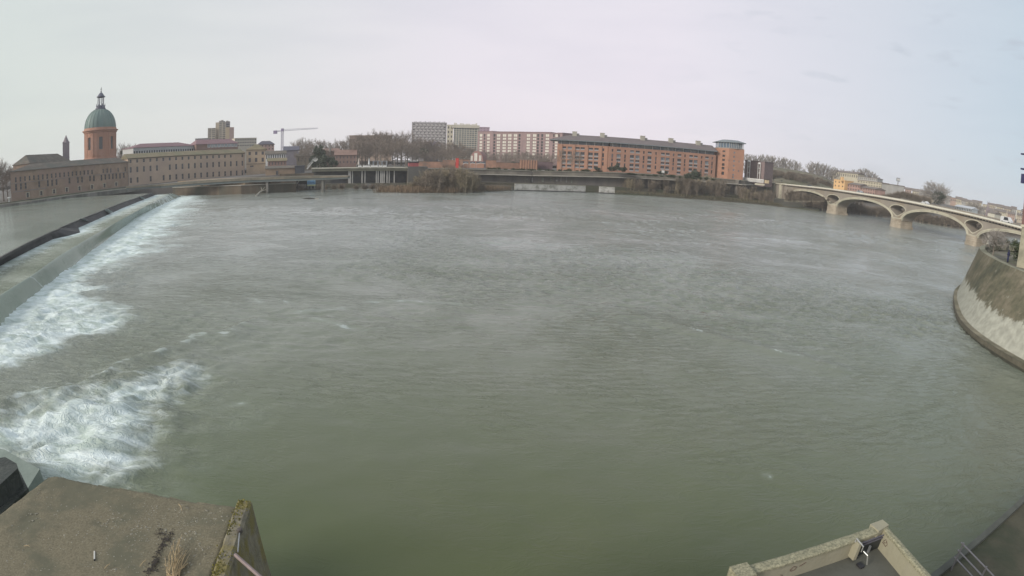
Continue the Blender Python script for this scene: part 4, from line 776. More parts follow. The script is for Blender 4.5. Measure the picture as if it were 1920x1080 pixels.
# ------------------------------------------------------------------ the orange brick apartment building
M_or = mat('orange_brick', (0.37, 0.20, 0.135), 0.9, 0.12, 0.12, 0.01, 5, col2=(0.33, 0.185, 0.13))
M_or2 = mat('orange_brick_bay', (0.32, 0.18, 0.128), 0.9, 0.12, 0.12, 0.01, 5, col2=(0.285, 0.165, 0.12))
M_slate = mat('brown_roof_tiles', (0.145, 0.122, 0.122), 0.85, 0.15, 0.2, 0.02, 3)
M_fascia = mat('blue_grey_fascia', (0.17, 0.19, 0.20), 0.6, 0.1, 1)
M_attic = mat('attic_glazing', (0.15, 0.175, 0.20), 0.3, 0.35, 0.35, col2=(0.32, 0.31, 0.29), c2scale=0.25)
M_rail = mat('balcony_rail', (0.28, 0.27, 0.27), 0.7, 0.1, 2)
def apartment(A, B, depth, zb, ze, zr, wins, label_parent, wallm, left_over=2.0, right_over=0.3, ri0=7, ri1=0):
    u, n, L = uvec(A, B); z_at = ze-2.3
    mb = MB(); holes = [h for h in wins if h[1] < L-.05 and h[0] > .05]; wall_holes(mb, A, B, zb, z_at, holes, 0.7); shell(mb, A, B, depth, zb, z_at); mb.build('wall', wallm, label_parent)
    mb = MB(); mb.obox(A+u*L/2-n*(depth/2+.5), u, n, L/2-.6, depth/2-1.1, z_at-0.01, ze-.25); mb.build('attic_storey', M_attic, label_parent)
    k = 0; s = 2.0
    while s < L-2:
        mb = MB(); mb.obox(A+u*s-n*1.2, u, n, 0.14, 0.35, z_at, ze-.3); mb.build('attic_post', M_white, label_parent); s += 4.6
    mb = MB(); 
    def p(s_, d, z): return (A[0]+u[0]*s_-n[0]*d, A[1]+u[1]*s_-n[1]*d, z)
    o = 1.6; f0, f1, r0, r1, g0, g1 = p(-left_over, -o, ze), p(L+right_over, -o, ze), p(ri0, depth/2, zr), p(L-ri1, depth/2, zr), p(-left_over, depth+o, ze), p(L+right_over, depth+o, ze)
    mb.quad(f0, f1, r1, r0); mb.quad(g1, g0, r0, r1); mb.quad(g0, f0, r0); mb.quad(f1, g1, r1); mb.build('roof', M_slate, label_parent)
    mb = MB(); mb.obox(A+u*(L+right_over-left_over)/2-n*(depth/2), u, n, (L+left_over+right_over)/2, depth/2+o, ze-.42, ze-.02); mb.build('eaves', M_fascia, label_parent)
    for h in holes:
        s_ = (h[0]+h[1])/2; w_ = h[1]-h[0]; hh = h[3]-h[2]; put('window', window_mesh(w_, hh, M_wframed, M_glass if (int(h[0]*7+h[2]*3) % 4) else M_glassl, mull=1, trans=0, fw=.09), (A[0]+u[0]*s_-n[0]*.55, A[1]+u[1]*s_-n[1]*.55, h[2]), label_parent, math.atan2(u[1], u[0]))
        if w_ > 1.4: mb = MB(); mb.obox(A+u*s_-n*.12, u, n, w_/2-.02, 0.05, h[2]+.02, h[2]+min(.85, hh*.4)); mb.build('balcony_rail', M_rail, label_parent)
a0 = P(1044, 313, 312); a1 = P(1141, 318, 312); a2 = P(1340, 338, 331)
A_, B_, C_ = a0[:2], a1[:2], a2[:2]
zb1 = 9.6; k_ = 300/FPX
ze_1 = (wallz(1060, 262.5, A_, B_)+wallz(1130, 264.5, A_, B_))/2; zr_1 = wallz(1100, 250, A_, B_)+1.2
ze_2 = (wallz(1180, 268, B_, C_)+wallz(1320, 283.5, B_, C_))/2
print('orange', ze_1, ze_2, zr_1, 'base', a0[2], a1[2], a2[2])
ze_o = (ze_1+ze_2)/2
t = thing('apartment_building', 'long orange brick apartment building with brown roof on the far bank', 'building', (*B_, 9.6))
def colset(px_list, A, B, ytop, zlo, narrow):
    out = []
    zt = ze_o-2.3
    H = zt-zlo
    for px in px_list:
        s = onwall(px, ytop, A, B)[0]; nar = px in narrow; w_ = 0.95 if nar else 2.35
        rows = ((0.02, .14), (.17, .33), (.38, .50), (.52, .70), (.78, .90)) if not nar else ((.18, .33), (.40, .50), (.53, .70), (.79, .90))
        for f0, f1 in rows: out.append((s-w_/2, s+w_/2, zlo+H*f0, zlo+H*f1))
    return out
zlo = a1[2]-.4
w1 = colset([1044, 1057, 1068, 1082.5, 1092, 1107.5, 1118, 1131], A_, B_, 290, zlo, {1131, 1044})
w2 = colset([1148, 1160, 1172, 1185, 1195.5, 1207, 1218, 1230, 1243, 1252, 1263, 1274, 1284.5, 1296, 1305, 1316, 1326, 1336], B_, C_, 295, zlo, {1148, 1172, 1207, 1230, 1263, 1284.5, 1316, 1336})
apartment(A_, B_, 14, 8.0, ze_o, ze_o+3.4, w1, t, M_or, 4.5, 0.0, 7, -1)
apartment(B_, C_, 14, 8.0, ze_o, ze_o+3.4, w2, t, M_or2, 0.0, 0.1, -1, 0)
u, n, L = uvec(B_, C_)
for i, px in enumerate((1077, 1130, 1210, 1264, 1316)):
    if px < 1140: uu, nn_, LL = uvec(A_, B_); s = onwall(px, 255, A_, B_)[0]; c = A_+uu*s-nn_*6.0
    else: uu, nn_ = u, n; s = onwall(px, 262, B_, C_)[0]; c = B_+uu*s-nn_*6.0
    mb = MB(); mb.obox(c, uu, nn_, 1.25, 1.0, ze_o+2.2, ze_o+5.0); mb.obox(c, uu, nn_, 1.4, 1.15, ze_o+5.004, ze_o+5.25); mb.build('chimney', mat('cream_chimney', (0.34, 0.32, 0.27), 0.9, 0.15, 1), t)
    mb = MB(); mb.obox(c+uu*2.0, uu, nn_, 0.7, .7, ze_o+2.2, ze_o+4.2); mb.build('chimney', mat('grey_chimney', (0.16, 0.155, 0.15), 0.9, 0.15, 1), t)
# projecting pilaster bands between the bays
for px in (1051, 1075, 1099, 1125, 1136):
    uu, nn_, LL = uvec(A_, B_); s = onwall(px, 290, A_, B_)[0]; mb = MB(); mb.obox(A_+uu*s+nn_*.12, uu, nn_, 0.9, 0.25, 8.6, ze_o-2.32); mb.build('pilaster', M_or, t)
# corner tower with glazed rotunda
T0, T1, T2 = P(1341, 340, 333)[:2], P(1364, 341, 328)[:2], P(1392, 343, 330)[:2]
t = thing('corner_tower', 'orange brick corner tower with glazed top floor and curved metal roof', 'tower', (*T1, 9.6))
zt1 = wallz(1380, 279.5, T1, T2); u5, n5, L5 = uvec(T1, T2); u4, n4, L4 = uvec(T0, T1)
hA = []
for px, w_ in ((1356.5, 1.9),):
    s = onwall(px, 300, T0, T1)[0]
    for y0, y1 in ((285, 282.0), (294, 290), (302, 298), (311, 306), (318, 313), (328, 322)): hA.append((s-w_/2, s+w_/2, wallz(px, y0, T0, T1), wallz(px, y1, T0, T1)))
hB = []
for px, w_, ys_ in ((1367, .6, (301, 318)), (1376.5, 1.0, (286, 294, 302, 311, 319, 328, 333)), (1386, .6, (303, 321))):
    s = onwall(px, 300, T1, T2)[0]
    for y in ys_: hB.append((s-w_/2, s+w_/2, wallz(px, y+1.8, T1, T2), wallz(px, y-1.8, T1, T2)))
mb = MB(); wall_holes(mb, T0, T1, 8.6, zt1, hA, .8); wall_holes(mb, T1, T2, 8.6, zt1, hB, .5)
bk0, bk1 = T0-n5*12, T2-n5*12
mb.quad((*T2, 8.6), (*bk1, 8.6), (*bk1, zt1), (*T2, zt1)); mb.quad((*bk1, 8.6), (*bk0, 8.6), (*bk0, zt1), (*bk1, zt1)); mb.quad((*bk0, 8.6), (*T0, 8.6), (*T0, zt1), (*bk0, zt1)); mb.quad((*T0, zt1), (*T1, zt1), (*T2, zt1), (*bk1, zt1), (*bk0, zt1))
mb.build('wall', mat('tower_brick', (0.32, 0.172, 0.115), 0.9, 0.12, 0.3, col2=(0.285, 0.158, 0.11)), t)
put_windows(t, T0, T1, hA, M_wframed, M_glass, reveal=.6); put_windows(t, T1, T2, hB, M_wframe, M_glassl, reveal=.3, mull=0)
pc = (T0+T1+T2+bk0+bk1)/5; zr0 = wallz(1370, 266.5, T1, T2); 
def inset(pt, k): return pc+(pt-pc)*k
ring = [T0, T1, (T1+T2)/2+n5*1.0, T2, bk1, bk0]
mb = MB(); mb.prism([inset(p, .86) for p in ring], zt1+.004, zr0-.2); mb.build('glazed_floor', mat('rotunda_glass', (0.10, 0.14, 0.19), 0.2, 0.25, .8, spec=.6), t)
for i in range(5):
    for f in np.linspace(0, 1, 5)[:-1]:
        q_ = inset(ring[i]*(1-f)+ring[i+1]*f, .93); mb = MB(); mb.tube([(*q_, zt1), (*q_, zr0-.15)], 0.17, 5); mb.build('post', mat('rotunda_post', (0.36, 0.37, 0.36), .7, .1, 1), t)
mb = MB(); mb.prism([inset(p, .97) for p in ring], zt1+.005, zt1+.5, top=True); mb.build('parapet', M_wframe, t)
mb = MB(); mb.prism([inset(p, .9) for p in (T0, T1)]+[inset(T0*.4+bk0*.6, .9)], zt1+.51, zr0-.21) if False else None
mb = MB(); m1 = [inset(p, 1.09) for p in ring]; mb.prism(m1, zr0-.18, zr0+.15, top=False); mb.prism(m1, zr0+.15, zr0+1.5, bot=False, pts2=[inset(p, .55) for p in ring]); mb.build('roof', M_fascia, t)

# ------------------------------------------------------------------ blocks of flats and houses behind the dike
def block(name, label, cat, x0, x1, yb, yt, D0, D1, depth, wallm, cols, rows, ww, hh, framem=None, glass=None, roof='flat', roofm=None, rise=2.0, zb=8.0, slabs=False, mull=1, hip=0, reveal=.25, fw=.1):
    """front from px x0 at distance D0 to px x1 at D1; yt = eaves line at both ends, rows counted down from the eaves"""
    A = P(x0, yb, D0)[:2]; B = P(x1, yb, D1)[:2]; u, n, L = uvec(A, B)
    yt0, yt1 = (yt if hasattr(yt, '__len__') else (yt, yt)); ze = (wallz(x0+1, yt0, A, B)+wallz(x1-1, yt1, A, B))/2
    t = thing(name, label, cat, (*A, zb)); holes = []
    zlow = wallz((x0+x1)/2, yb, A, B)
    if cols:
        pitch = L/cols; rp = (ze-max(zlow, zb))/rows
        for i in range(cols):
            for j in range(rows):
                s = pitch*(i+.5); z = ze-rp*(j+1)+rp*(1-hh)*.45; holes.append((s-pitch*ww/2, s+pitch*ww/2, z, z+rp*hh))
    mb = MB(); wall_holes(mb, A, B, zb, ze, holes, reveal); shell(mb, A, B, depth, zb, ze)
    if roof == 'flat': mb.quad((*A, ze), (*B, ze), (*(B-n*depth), ze), (*(A-n*depth), ze))
    mb.build('wall', wallm, t)
    if holes: put_windows(t, A, B, holes, framem or M_wframe, glass or M_glass, reveal=reveal-.06, mull=mull, fw=fw)
    mb = MB()
    if roof == 'gable': gable(mb, A, B, depth, ze, ze+rise, .5, hip=hip); mb.build('roof', roofm or M_tile, t)
    else:
        for q0, q1 in ((0, 0),): mb.obox(A+u*L/2-n*(depth/2), u, n, L/2+.25, depth/2+.25, ze+.004, ze+.4)
        mb.build('roof', roofm or wallm, t)
    return t, A, B, u, n, L, ze
M_mar = mat('maroon_metal_roof', (0.20, 0.115, 0.125), 0.7, 0.1, 0.3)
M_pal = mat('pale_panels', (0.42, 0.42, 0.41), 0.8, 0.1, 0.5)
M_rb = mat('reddish_render', (0.235, 0.15, 0.12), 0.9, 0.12, 0.4)
# modern hospital block with a maroon roof
t, A, B, u, n, L, ze = block('modern_block', 'long building with maroon roof and a white window band behind the beige hospital wing', 'building', 250, 368, 296, (280, 270.0), 395, 420, 18, M_pal, 26, 1, .72, .5, M_white, M_glass, 'gable', M_mar, 2.9, zb=5, hip=10, mull=0)
t, A, B, u, n, L, ze = block('modern_block', 'brick and white block with maroon roof joining the long white window band on its right', 'building', 368, 446, 290, (270.5, 268.5), 414, 425, 18, M_rb, 0, 1, .7, .5, roof='gable', roofm=M_mar, rise=3.6, zb=5, hip=3)
zr_w = wallz(410, 276, A, B); s0 = onwall(387, 272, A, B)[0]
for i in range(9):
    s = s0+1+i*(L-s0-1)/9; put('window', window_mesh((L-s0)/9*.8, 2.6, M_white, M_glassl, mull=1, fw=.3), (A[0]+u[0]*(s+1)+n[0]*.1, A[1]+u[1]*(s+1)+n[1]*.1, zr_w), t, math.atan2(u[1], u[0]))
M_cream = mat('cream_render', (0.46, 0.41, 0.33), 0.9, 0.1, 0.3)
M_yel = mat('straw_render', (0.47, 0.37, 0.24), 0.9, 0.08, 0.3)
M_pnk = mat('rose_render', (0.42, 0.29, 0.25), 0.9, 0.1, 0.3)
# stepped tower
tw = [(389.5, 404, 240, M_cream, 2, 6), (404, 410, 229.5, M_cream, 0, 1), (410, 423, 229, M_cream, 2, 9), (423, 431, 228, mat('grey_lilac_render', (0.30, 0.27, 0.28), .9, .1, .4), 1, 9)]
base = P(412, 262, 620); t = thing('tower_block', 'stepped cream and rose high-rise standing above the maroon roof', 'building', (*base[:2], 8))
for i, (x0, x1, yt, mt, cols, rows) in enumerate(tw):
    D = 618+(i % 2)*6; A = P(x0, 262, D)[:2]; B = P(x1, 262, D)[:2]; ze = wallz((x0+x1)/2, yt, A, B); u, n, L = uvec(A, B); zl_ = wallz((x0+x1)/2, 262, A, B); holes = []
    if cols:
        rp = (ze-zl_)/rows
        holes = [(L*(c+.12)/cols, L*(c+.88)/cols, ze-rp*(r_+1)+rp*.25, ze-rp*(r_+1)+rp*.75) for c in range(cols) for r_ in range(rows)]
    mb = MB(); wall_holes(mb, A, B, 8, ze, holes, .8); shell(mb, A, B, 16, 8, ze); mb.quad((*A, ze), (*B, ze), (*(B-n*16), ze), (*(A-n*16), ze)); mb.build('wall', mt, t)
    put_windows(t, A, B, holes, M_wframe, M_glass, reveal=.7, mull=1)
A = P(422.5, 262, 600)[:2]; B = P(430, 262, 600)[:2]; C = P(438.5, 262, 601)[:2]
for a, b, mt in ((A, B, M_yel), (B, C, M_pnk)):
    mb = MB(); ze = wallz(430, 238.5, A, B); wall_holes(mb, a, b, 8, ze, []); shell(mb, a, b, 12, 8, ze); u, n, L = uvec(a, b); mb.quad((*a, ze), (*b, ze), (*(b-n*12), ze), (*(a-n*12), ze)); mb.build('annex_wall', mt, t)
mb = MB(); 
for px, h in ((412, 1.5), (416, 2.2), (419, 1.2), (425, 1.5), (428, .9)): q_ = P(px, 229, 624); mb.box(q_[0]-1, q_[0]+1, q_[1], q_[1]+2, wallz(416, 229, *[P(x_, 262, 618)[:2] for x_ in (404, 423)])-.5, q_[2]+h)
mb.build('roof_plant', M_wframe, t)
block('apartment_block', 'small cream apartment block with rooftop plant right of the stepped high-rise', 'building', 440, 481, 275, (259.5, 259), 560, 565, 14, M_cream, 9, 3, .6, .5, M_wframe, M_glass, 'flat', zb=8)
block('chimney_row', 'low flat roof edge with a row of chimneys left of the stepped high-rise', 'building', 366, 392, 268, (260.5, 259.5), 560, 560, 12, mat('grey_roof_wall', (0.25, .24, .22), .9, .3, .5), 8, 1, .4, .5, zb=8)
block('gabled_house', 'pinkish house with dark hipped roof beside the beige corner pavilion', 'house', 483, 514, 282, (270, 271), 420, 420, 12, M_pnk, 5, 2, .35, .55, roof='gable', roofm=mat('violet_slate', (0.085, 0.08, 0.10), .8, .15, .5), rise=2.6, zb=6, hip=3)
block('gallery_house', 'low house with a row of white arches under a tiled roof, right of the pavilion', 'house', 498, 536, 299, (289, 288), 345, 345, 10, M_white, 9, 1, .5, .75, roof='gable', roofm=M_tile, rise=2.0, zb=6, mull=0)
block('brick_annex', 'low pink brick house with small windows below the white arcade', 'house', 502, 537, 311, (302, 301), 318, 318, 9, mat('rose_brick', (0.28, 0.175, 0.145), .9, .15, .6), 6, 1, .32, .6, roof='gable', roofm=M_tile2, rise=1.6, zb=6)
block('quay_house', 'sand coloured wall with one dark window above the walkway', 'house', 498, 553, 331, (316, 314.5), 285, 285, 9, mat('sand_render', (0.32, .235, .165), .9, .15, .3), 0, 1, .3, .4, roof='gable', roofm=M_tile, rise=1.2, zb=4.5)
A = P(498, 331, 285)[:2]; B = P(553, 331, 285)[:2]
q_ = P(518.5, 328.5, 284.7); tq = [o for o in COL.objects if o.name.startswith('quay_house')][0]; put('window', window_mesh(1.7, 2.2, M_wframed, M_glass), (q_[0], q_[1], q_[2]), tq, 0.0)
block('brick_annex', 'dark slate shed at the end of the sand coloured wall', 'shed', 553, 571, 329, (312, 312), 282, 282, 8, mat('slate_shed', (0.075, .08, .09), .8, .15, .5), 0, 1, .3, .4, zb=4.5)
block('tiled_house', 'blue-grey gabled house below the construction crane', 'house', 532, 560, 297, (282, 281), 390, 390, 10, mat('grey_lilac_wall', (0.22, .20, .22), .9, .15, .4), 0, 1, .3, .4, roof='gable', roofm=mat('blue_slate', (0.10, .10, .13), .8, .15, .4), rise=2.8, zb=6)
block('tiled_house', 'pale house with low tiled roof half hidden behind the dark evergreen', 'house', 556, 590, 305, (293, 292), 360, 360, 10, mat('olive_render', (0.24, .21, .16), .9, .2, .3), 5, 1, .3, .5, roof='gable', roofm=M_tile, rise=1.6, zb=6)
block('tiled_house', 'brown house with wide tiled roof behind the parasols', 'house', 628, 668, 308, (291, 290), 340, 340, 12, mat('rose_brown_render', (0.24, .165, .14), .9, .2, .3), 6, 2, .3, .5, roof='gable', roofm=mat('rose_tiles', (0.22, 0.145, 0.12), .9, .2, .5), rise=3.2, zb=7)
block('tiled_house', 'low pinkish house with a tall chimney beside the dark evergreen', 'house', 606, 636, 300, (283, 282), 375, 375, 10, mat('rose_brown_render', (0.24, .165, .14), .9, .2, .3), 5, 1, .3, .5, roof='gable', roofm=mat('rose_tiles', (0.22, 0.145, 0.12), .9, .2, .5), rise=1.6, zb=7)
q_ = P(618.5, 283, 372); tc_ = [o for o in COL.objects if 'tall chimney' in o.get('label', '')][0]; mb = MB(); mb.box(q_[0]-.6, q_[0]+.6, q_[1]-.6, q_[1]+.6, q_[2]-3, P(618.5, 268, 372)[2]); mb.build('chimney', M_wframe, tc_)
block('apartment_block', 'ochre apartment block with many small openings above the bare trees', 'building', 655, 735, 268, (257, 252), 520, 520, 14, mat('ochre_render', (0.36, .27, .21), .9, .15, .3), 22, 3, .5, .5, M_wframe, M_glass, 'flat', zb=8)
# high-rise pair
M_hr = mat('grey_panel_facade', (0.31, 0.29, 0.29), .9, .1, .4)
t, A, B, u, n, L, ze = block('high_rise', 'grey high-rise with dense chequered balconies, left of the glazed one', 'building', 771, 836, 292, (231, 230), 560, 560, 16, M_hr, 9, 12, .5, .4, M_wframe, M_glass, 'flat', zb=8, mull=0, reveal=.5)
M_bal = mat('pale_grey_balcony', (0.50, .475, .465), .9, .1, .8); pj = (ze-wallz(800, 292, A, B))/12
BALM = None
for j in range(12):
    for c in range(9):
        s_c = L*(c+.5+(0.25 if j % 2 else -.2))/9
        if s_c > L-1.6 or s_c < 1.4: continue
        if BALM is None: mb = MB(); mb.box(-L/9*.34, L/9*.34, -.35, .05, 0, pj*.42); BALM = mb.mesh('balcony', M_bal)
        put('balcony', BALM, (A[0]+u[0]*s_c+n[0]*.1, A[1]+u[1]*s_c+n[1]*.1, ze-pj*(j+1)+.15), t, math.atan2(u[1], u[0]))
mb = MB()
for k in range(22): q_ = A+u*(L*(k+.5)/22)-n*3; mb.obox(q_, u, n, .45, .45, ze, ze+1.0+(k % 3)*.4)
mb.build('roof_vent', M_hr, t)
M_cr2 = mat('warm_cream_frame', (0.46, 0.43, 0.35), .9, .1, .4)
t, A, B, u, n, L, ze = block('high_rise', 'glazed high-rise framed by cream bands, right of the grey chequered one', 'building', 849, 893, 305, (240, 240), 520, 520, 14, M_cr2, 9, 17, .8, .72, M_wframe, mat('green_blue_glass', (0.13, .17, .18), .25, .4, .3), 'flat', zb=8, mull=1, reveal=.3)
mb = MB(); mb.obox(A+u*L/2-n*6+n*.4, u, n, L/2+2, 6.6, ze+.01, wallz(870, 234.5, A, B)); mb.build('attic_band', M_cr2, t)
mb = MB(); rv = random.Random(2)
for k in range(16): q_ = A+u*(L*(k+.5)/16)-n*3; mb.obox(q_, u, n, .5, .5, wallz(870, 234.6, A, B), wallz(870, 234.6, A, B)+rv.uniform(.6, 2.2))
mb.build('roof_vent', M_cr2, t)
s = L+1.6; mb = MB(); mb.obox(A+u*s-n*3, u, n, 1.4, 3, 8, ze+1); mb.build('side_pier', mat('green_cream', (0.30, .30, .25), .9, .1, .4), t)
block('high_rise', 'narrow cream stair wing with notched windows between the two high-rises', 'building', 836.5, 848, 303, (234.5, 234.5), 530, 530, 12, M_cr2, 2, 8, .45, .5, M_wframe, M_glass, 'flat', zb=8)
M_mauve = mat('mauve_brick', (0.27, 0.19, 0.185), .9, .12, .4, col2=(0.235, .17, .17))
block('apartment_block', 'mauve stair tower rising over the left end of the mauve apartment row', 'building', 897.5, 916, 300, (239.5, 238.5), 500, 500, 12, mat('mauve_render', (0.35, .26, .31), .9, .12, .3), 3, 16, .3, .3, M_wframe, M_glass, 'flat', zb=8)
# mauve row in three sections with pale bay windows
M_pane = mat('pale_blind_glass', (0.60, 0.57, 0.50), .5, .12, .4)  # plain pale blinds behind the panes
for i, (x0, x1, yt, xs_, lab) in enumerate(((894, 922, 247, (901.5, 908.5, 915.5), 'left section of the mauve brick apartment row, below the stair tower'),
        (922, 979, (247.5, 248), (927, 934.5, 945.5, 955.5, 966, 974), 'middle section of the mauve brick apartment row with four pale window columns'),
        (979, 1030, (247.8, 249), (990.5, 1002, 1009, 1016.5, 1026), 'right section of the mauve brick apartment row beside the orange building'),
        (1028, 1052, (249.5, 251), (1032, 1038, 1043, 1048), 'last narrow section of the mauve row behind the orange building corner'))):
    A = P(x0, 320, 455-i*12)[:2]; B = P(x1, 320, 443-i*12)[:2]; u, n, L = uvec(A, B); ze = wallz((x0+x1)/2, yt if not hasattr(yt, '__len__') else sum(yt)/2, A, B)
    t = thing('apartment_row', lab, 'building', (*A, 8)); holes = []; pl = []
    yy = ((251, 256.3), (258, 262), (264.3, 268.5), (270, 274), (275.5, 279.5), (281, 285), (287, 291), (293, 297))
    for px in xs_:
        s = onwall(px, 260, A, B)[0]; wide = px in (901.5, 915.5, 934.5, 945.5, 955.5, 966, 990.5, 1002, 1026, 1032, 1043); w_ = 3.1 if wide else 1.6
        for (y0, y1) in yy: h = (s-w_/2, s+w_/2, wallz(px, y1+(x0-894)*.004, A, B), wallz(px, y0+(x0-894)*.004, A, B)); (pl if wide else holes).append(h)
    al = [h for h in holes+pl if h[0] > .1 and h[1] < L-.1]
    mb = MB(); wall_holes(mb, A, B, 8, ze, al, .35); shell(mb, A, B, 14, 8, ze); mb.build('wall', M_mauve, t)
    put_windows(t, A, B, [h for h in pl if h in al], M_wframe, M_pane, reveal=.2, mull=1, fw=.12); put_windows(t, A, B, [h for h in holes if h in al], M_wframed, M_glass, reveal=.25)
    mb = MB(); mb.obox(A+u*L/2-n*7, u, n, L/2+.2, 7.3, ze+.004, ze+.5); mb.build('roof', mat('mauve_roof_edge', (0.22, .15, .16), .9, .1, 1), t)
block('brown_block', 'plain purple-brown block among the bare trees behind the dike', 'building', 795, 822, 290, (266, 266), 430, 430, 10, mat('slate_purple', (0.19, .165, .185), .9, .15, .4), 5, 2, .5, .5, zb=8)
# gable house with the three white windows and the orange boundary walls
A = P(879, 306, 335)[:2]; B = P(908, 306, 333)[:2]; u, n, L = uvec(A, B); z0_ = wallz(893, 306, A, B); z1_ = wallz(893, 283, A, B)
t = thing('arched_gable_house', 'rose brick house with round gable and three tall white windows behind the dike', 'house', (*A, 8))
arc = [(L/2-L/2*math.cos(math.pi*k/16)*.84, z0_+1.0+(z1_-z0_-1.0)*math.sin(math.pi*k/16)**.9) for k in range(17)]; arc = [(arc[0][0], 8)]+arc+[(arc[-1][0], 8)]
mb = MB(); f = [(A[0]+u[0]*s, A[1]+u[1]*s, z) for s, z in arc]; b = [(p[0]-n[0]*12, p[1]-n[1]*12, p[2]) for p in f]; mb.quad(*f); mb.quad(*b[::-1])
for i in range(len(f)): j = (i+1) % len(f); mb.quad(f[j], f[i], b[i], b[j])
mb.build('wall', mat('rose_gable_brick', (0.30, .175, .155), .9, .15, .6), t)
for k, (x0, x1, y0, y1) in enumerate(((882.5, 886.5, 302, 292), (889, 895, 302, 287), (898, 902.5, 302, 291))):
    s0, s1 = onwall(x0, 298, A, B)[0], onwall(x1, 298, A, B)[0]; za, zb_ = wallz(893, y0, A, B), wallz(893, y1, A, B); put('window', window_mesh(s1-s0, zb_-za, M_wframe, mat('white_blind', (0.66, .62, .55), .6, .08, .5), mull=1, fw=.1), (A[0]+u[0]*(s0+s1)/2+n[0]*.1, A[1]+u[1]*(s0+s1)/2+n[1]*.1, za), t, math.atan2(u[1], u[0]))
mb = MB(); mb.obox(A+u*L/2+n*.3, u, n, L/2, .3, 8, z0_+.6); mb.build('plinth_wall', M_or2, t)
M_ob = mat('orange_old_brick', (0.30, .175, .125), .95, .25, .4, col2=(0.20, .14, .11))
def lowwall(label, x0, x1, yb, yt, D, m=M_ob, pil=0, name='garden_wall'):
    A = P(x0, yb, D)[:2]; B = P(x1, yb, D)[:2]; u, n, L = uvec(A, B); z1 = wallz((x0+x1)/2, yt, A, B); t = thing(name, label, 'wall', (*A, 8)); mb = MB(); mb.obox(A+u*L/2-n*.3, u, n, L/2, .3, 8, z1); mb.build('face', m, t)
    mb = MB(); mb.obox(A+u*L/2-n*.3, u, n, L/2+.1, .4, z1+.003, z1+.2); mb.build('coping', M_tile, t)
    for k in range(pil): mb = MB(); mb.obox(A+u*L*(k+.5)/pil+n*.2, u, n, .35, .2, 8, z1+.5); mb.build('pilaster', mat('bright_orange_brick', (0.36, .21, .145), .9, .1, 1), t)
lowwall('faded orange wall left of the reeds behind the dike', 783, 830, 312, 303, 315, pil=0)
lowwall('orange wall behind the bare saplings, left of the red panel', 830, 853, 312, 300, 318)
lowwall('small bright red panel standing left of the round gable house', 854, 860, 311, 296.5, 312, m=mat('bright_red_panel', (0.50, .06, .05), .7, .1, 1), name='red_panel')
lowwall('orange wall between the red panel and the round gable house', 861, 880, 312, 299, 322)
lowwall('orange wall right of the round gable house', 911, 930, 312, 300.5, 320)
lowwall('low orange wall under the bare trees in front of the mauve row', 930, 974, 313, 305, 320, m=mat('duller_brick', (0.22, .13, .095), .95, .2, .5))
lowwall('orange brick wall with tall narrow pilasters below the mauve row', 974, 1008, 315, 301.5, 318, pil=7)
lowwall('dark plum wall between the pilasters and the orange apartments', 1008, 1036, 315, 303.5, 322, m=mat('plum_wall', (0.13, .095, .105), .95, .15, .5))
for i, (x0, x1, lab) in enumerate(((868, 878, 'dark awning with a pale rim left of the round gable house'), (881, 891, 'small dark awning with a white panel in front of the round gable house'), (893, 910, 'long dark awning with pale diagonal stripe, right of the white panel one'))):
    A = P(x0, 309, 308)[:2]; B = P(x1, 309, 308)[:2]; u, n, L = uvec(A, B); z = wallz(x0, 308.5, A, B); t = thing('awning', lab, 'awning', (*A, z-2.0)); mb = MB()
    mb.quad((*A, z+1.0), (*B, z+.9), (*(B-n*2.5), z+1.7), (*(A-n*2.5), z+1.7)); mb.quad((*A, z+.8), (*B, z+.7), (*B, z+.9), (*A, z+1.0)); mb.build('cloth', M_darkmetal, t)
    mb = MB(); mb.tube([(*(A+n*.1), z+.2), (*(A+u*L*.5+n*.1), z+.9), (*(B+n*.1), z+.5)], .12, 5); mb.build('pale_rim', M_white, t)
    for q_ in (A+u*.2, B-u*.2): mb = MB(); mb.tube([(*q_, z-2.0), (*q_, z+.8)], .07, 5); mb.build('post', M_metal, t)
# construction crane
cb = P(529, 285, 520); zj = P(529, 245.5, 520)[2]; t = thing('tower_crane', 'slim tower crane with a long horizontal jib on the skyline', 'crane', (cb[0], cb[1], 8)); M_cr = mat('crane_steel', (0.20, .17, .26), .6, .1, 1)
kk = 520/FPX; mb = MB(); 
for sx, sy in ((-1, -1), (1, -1), (1, 1), (-1, 1)): mb.tube([(cb[0]+sx*.8, cb[1]+sy*.8, 8), (cb[0]+sx*.8, cb[1]+sy*.8, zj)], .2, 4)
z = 8
while z < zj-2: mb.tube([(cb[0]-.8, cb[1]-.8, z), (cb[0]+.8, cb[1]-.8, z+2)], .1, 3); mb.tube([(cb[0]+.8, cb[1]-.8, z+2), (cb[0]-.8, cb[1]-.8, z+4)], .1, 3); z += 4
mb.build('mast', M_cr, t)
jd = np.array([1.0, 0.25]); jd /= np.linalg.norm(jd); Lj = 66*kk; mb = MB()
z1j = P(592, 242.5, 520)[2]
def jp(s, dz=0, dy=0): return (cb[0]+jd[0]*s-jd[1]*dy, cb[1]+jd[1]*s+jd[0]*dy, zj+dz+(z1j-zj+.4)*max(0, s)/Lj)
for dy, dz in ((-.6, 0), (.6, 0), (0, 1.3)): mb.tube([jp(0, dz, dy), jp(Lj, dz*.5, dy*.6)], .13, 4)
s = 0
while s < Lj-3: mb.tube([jp(s, 0, -.6), jp(s+1.5, 1.2, 0), jp(s+3, 0, -.6)], .07, 3); s += 3
mb.build('jib', M_cr, t)
mb = MB(); mb.tube([jp(0), jp(-14*kk)], .35, 4); mb.build('counter_jib', M_cr, t)
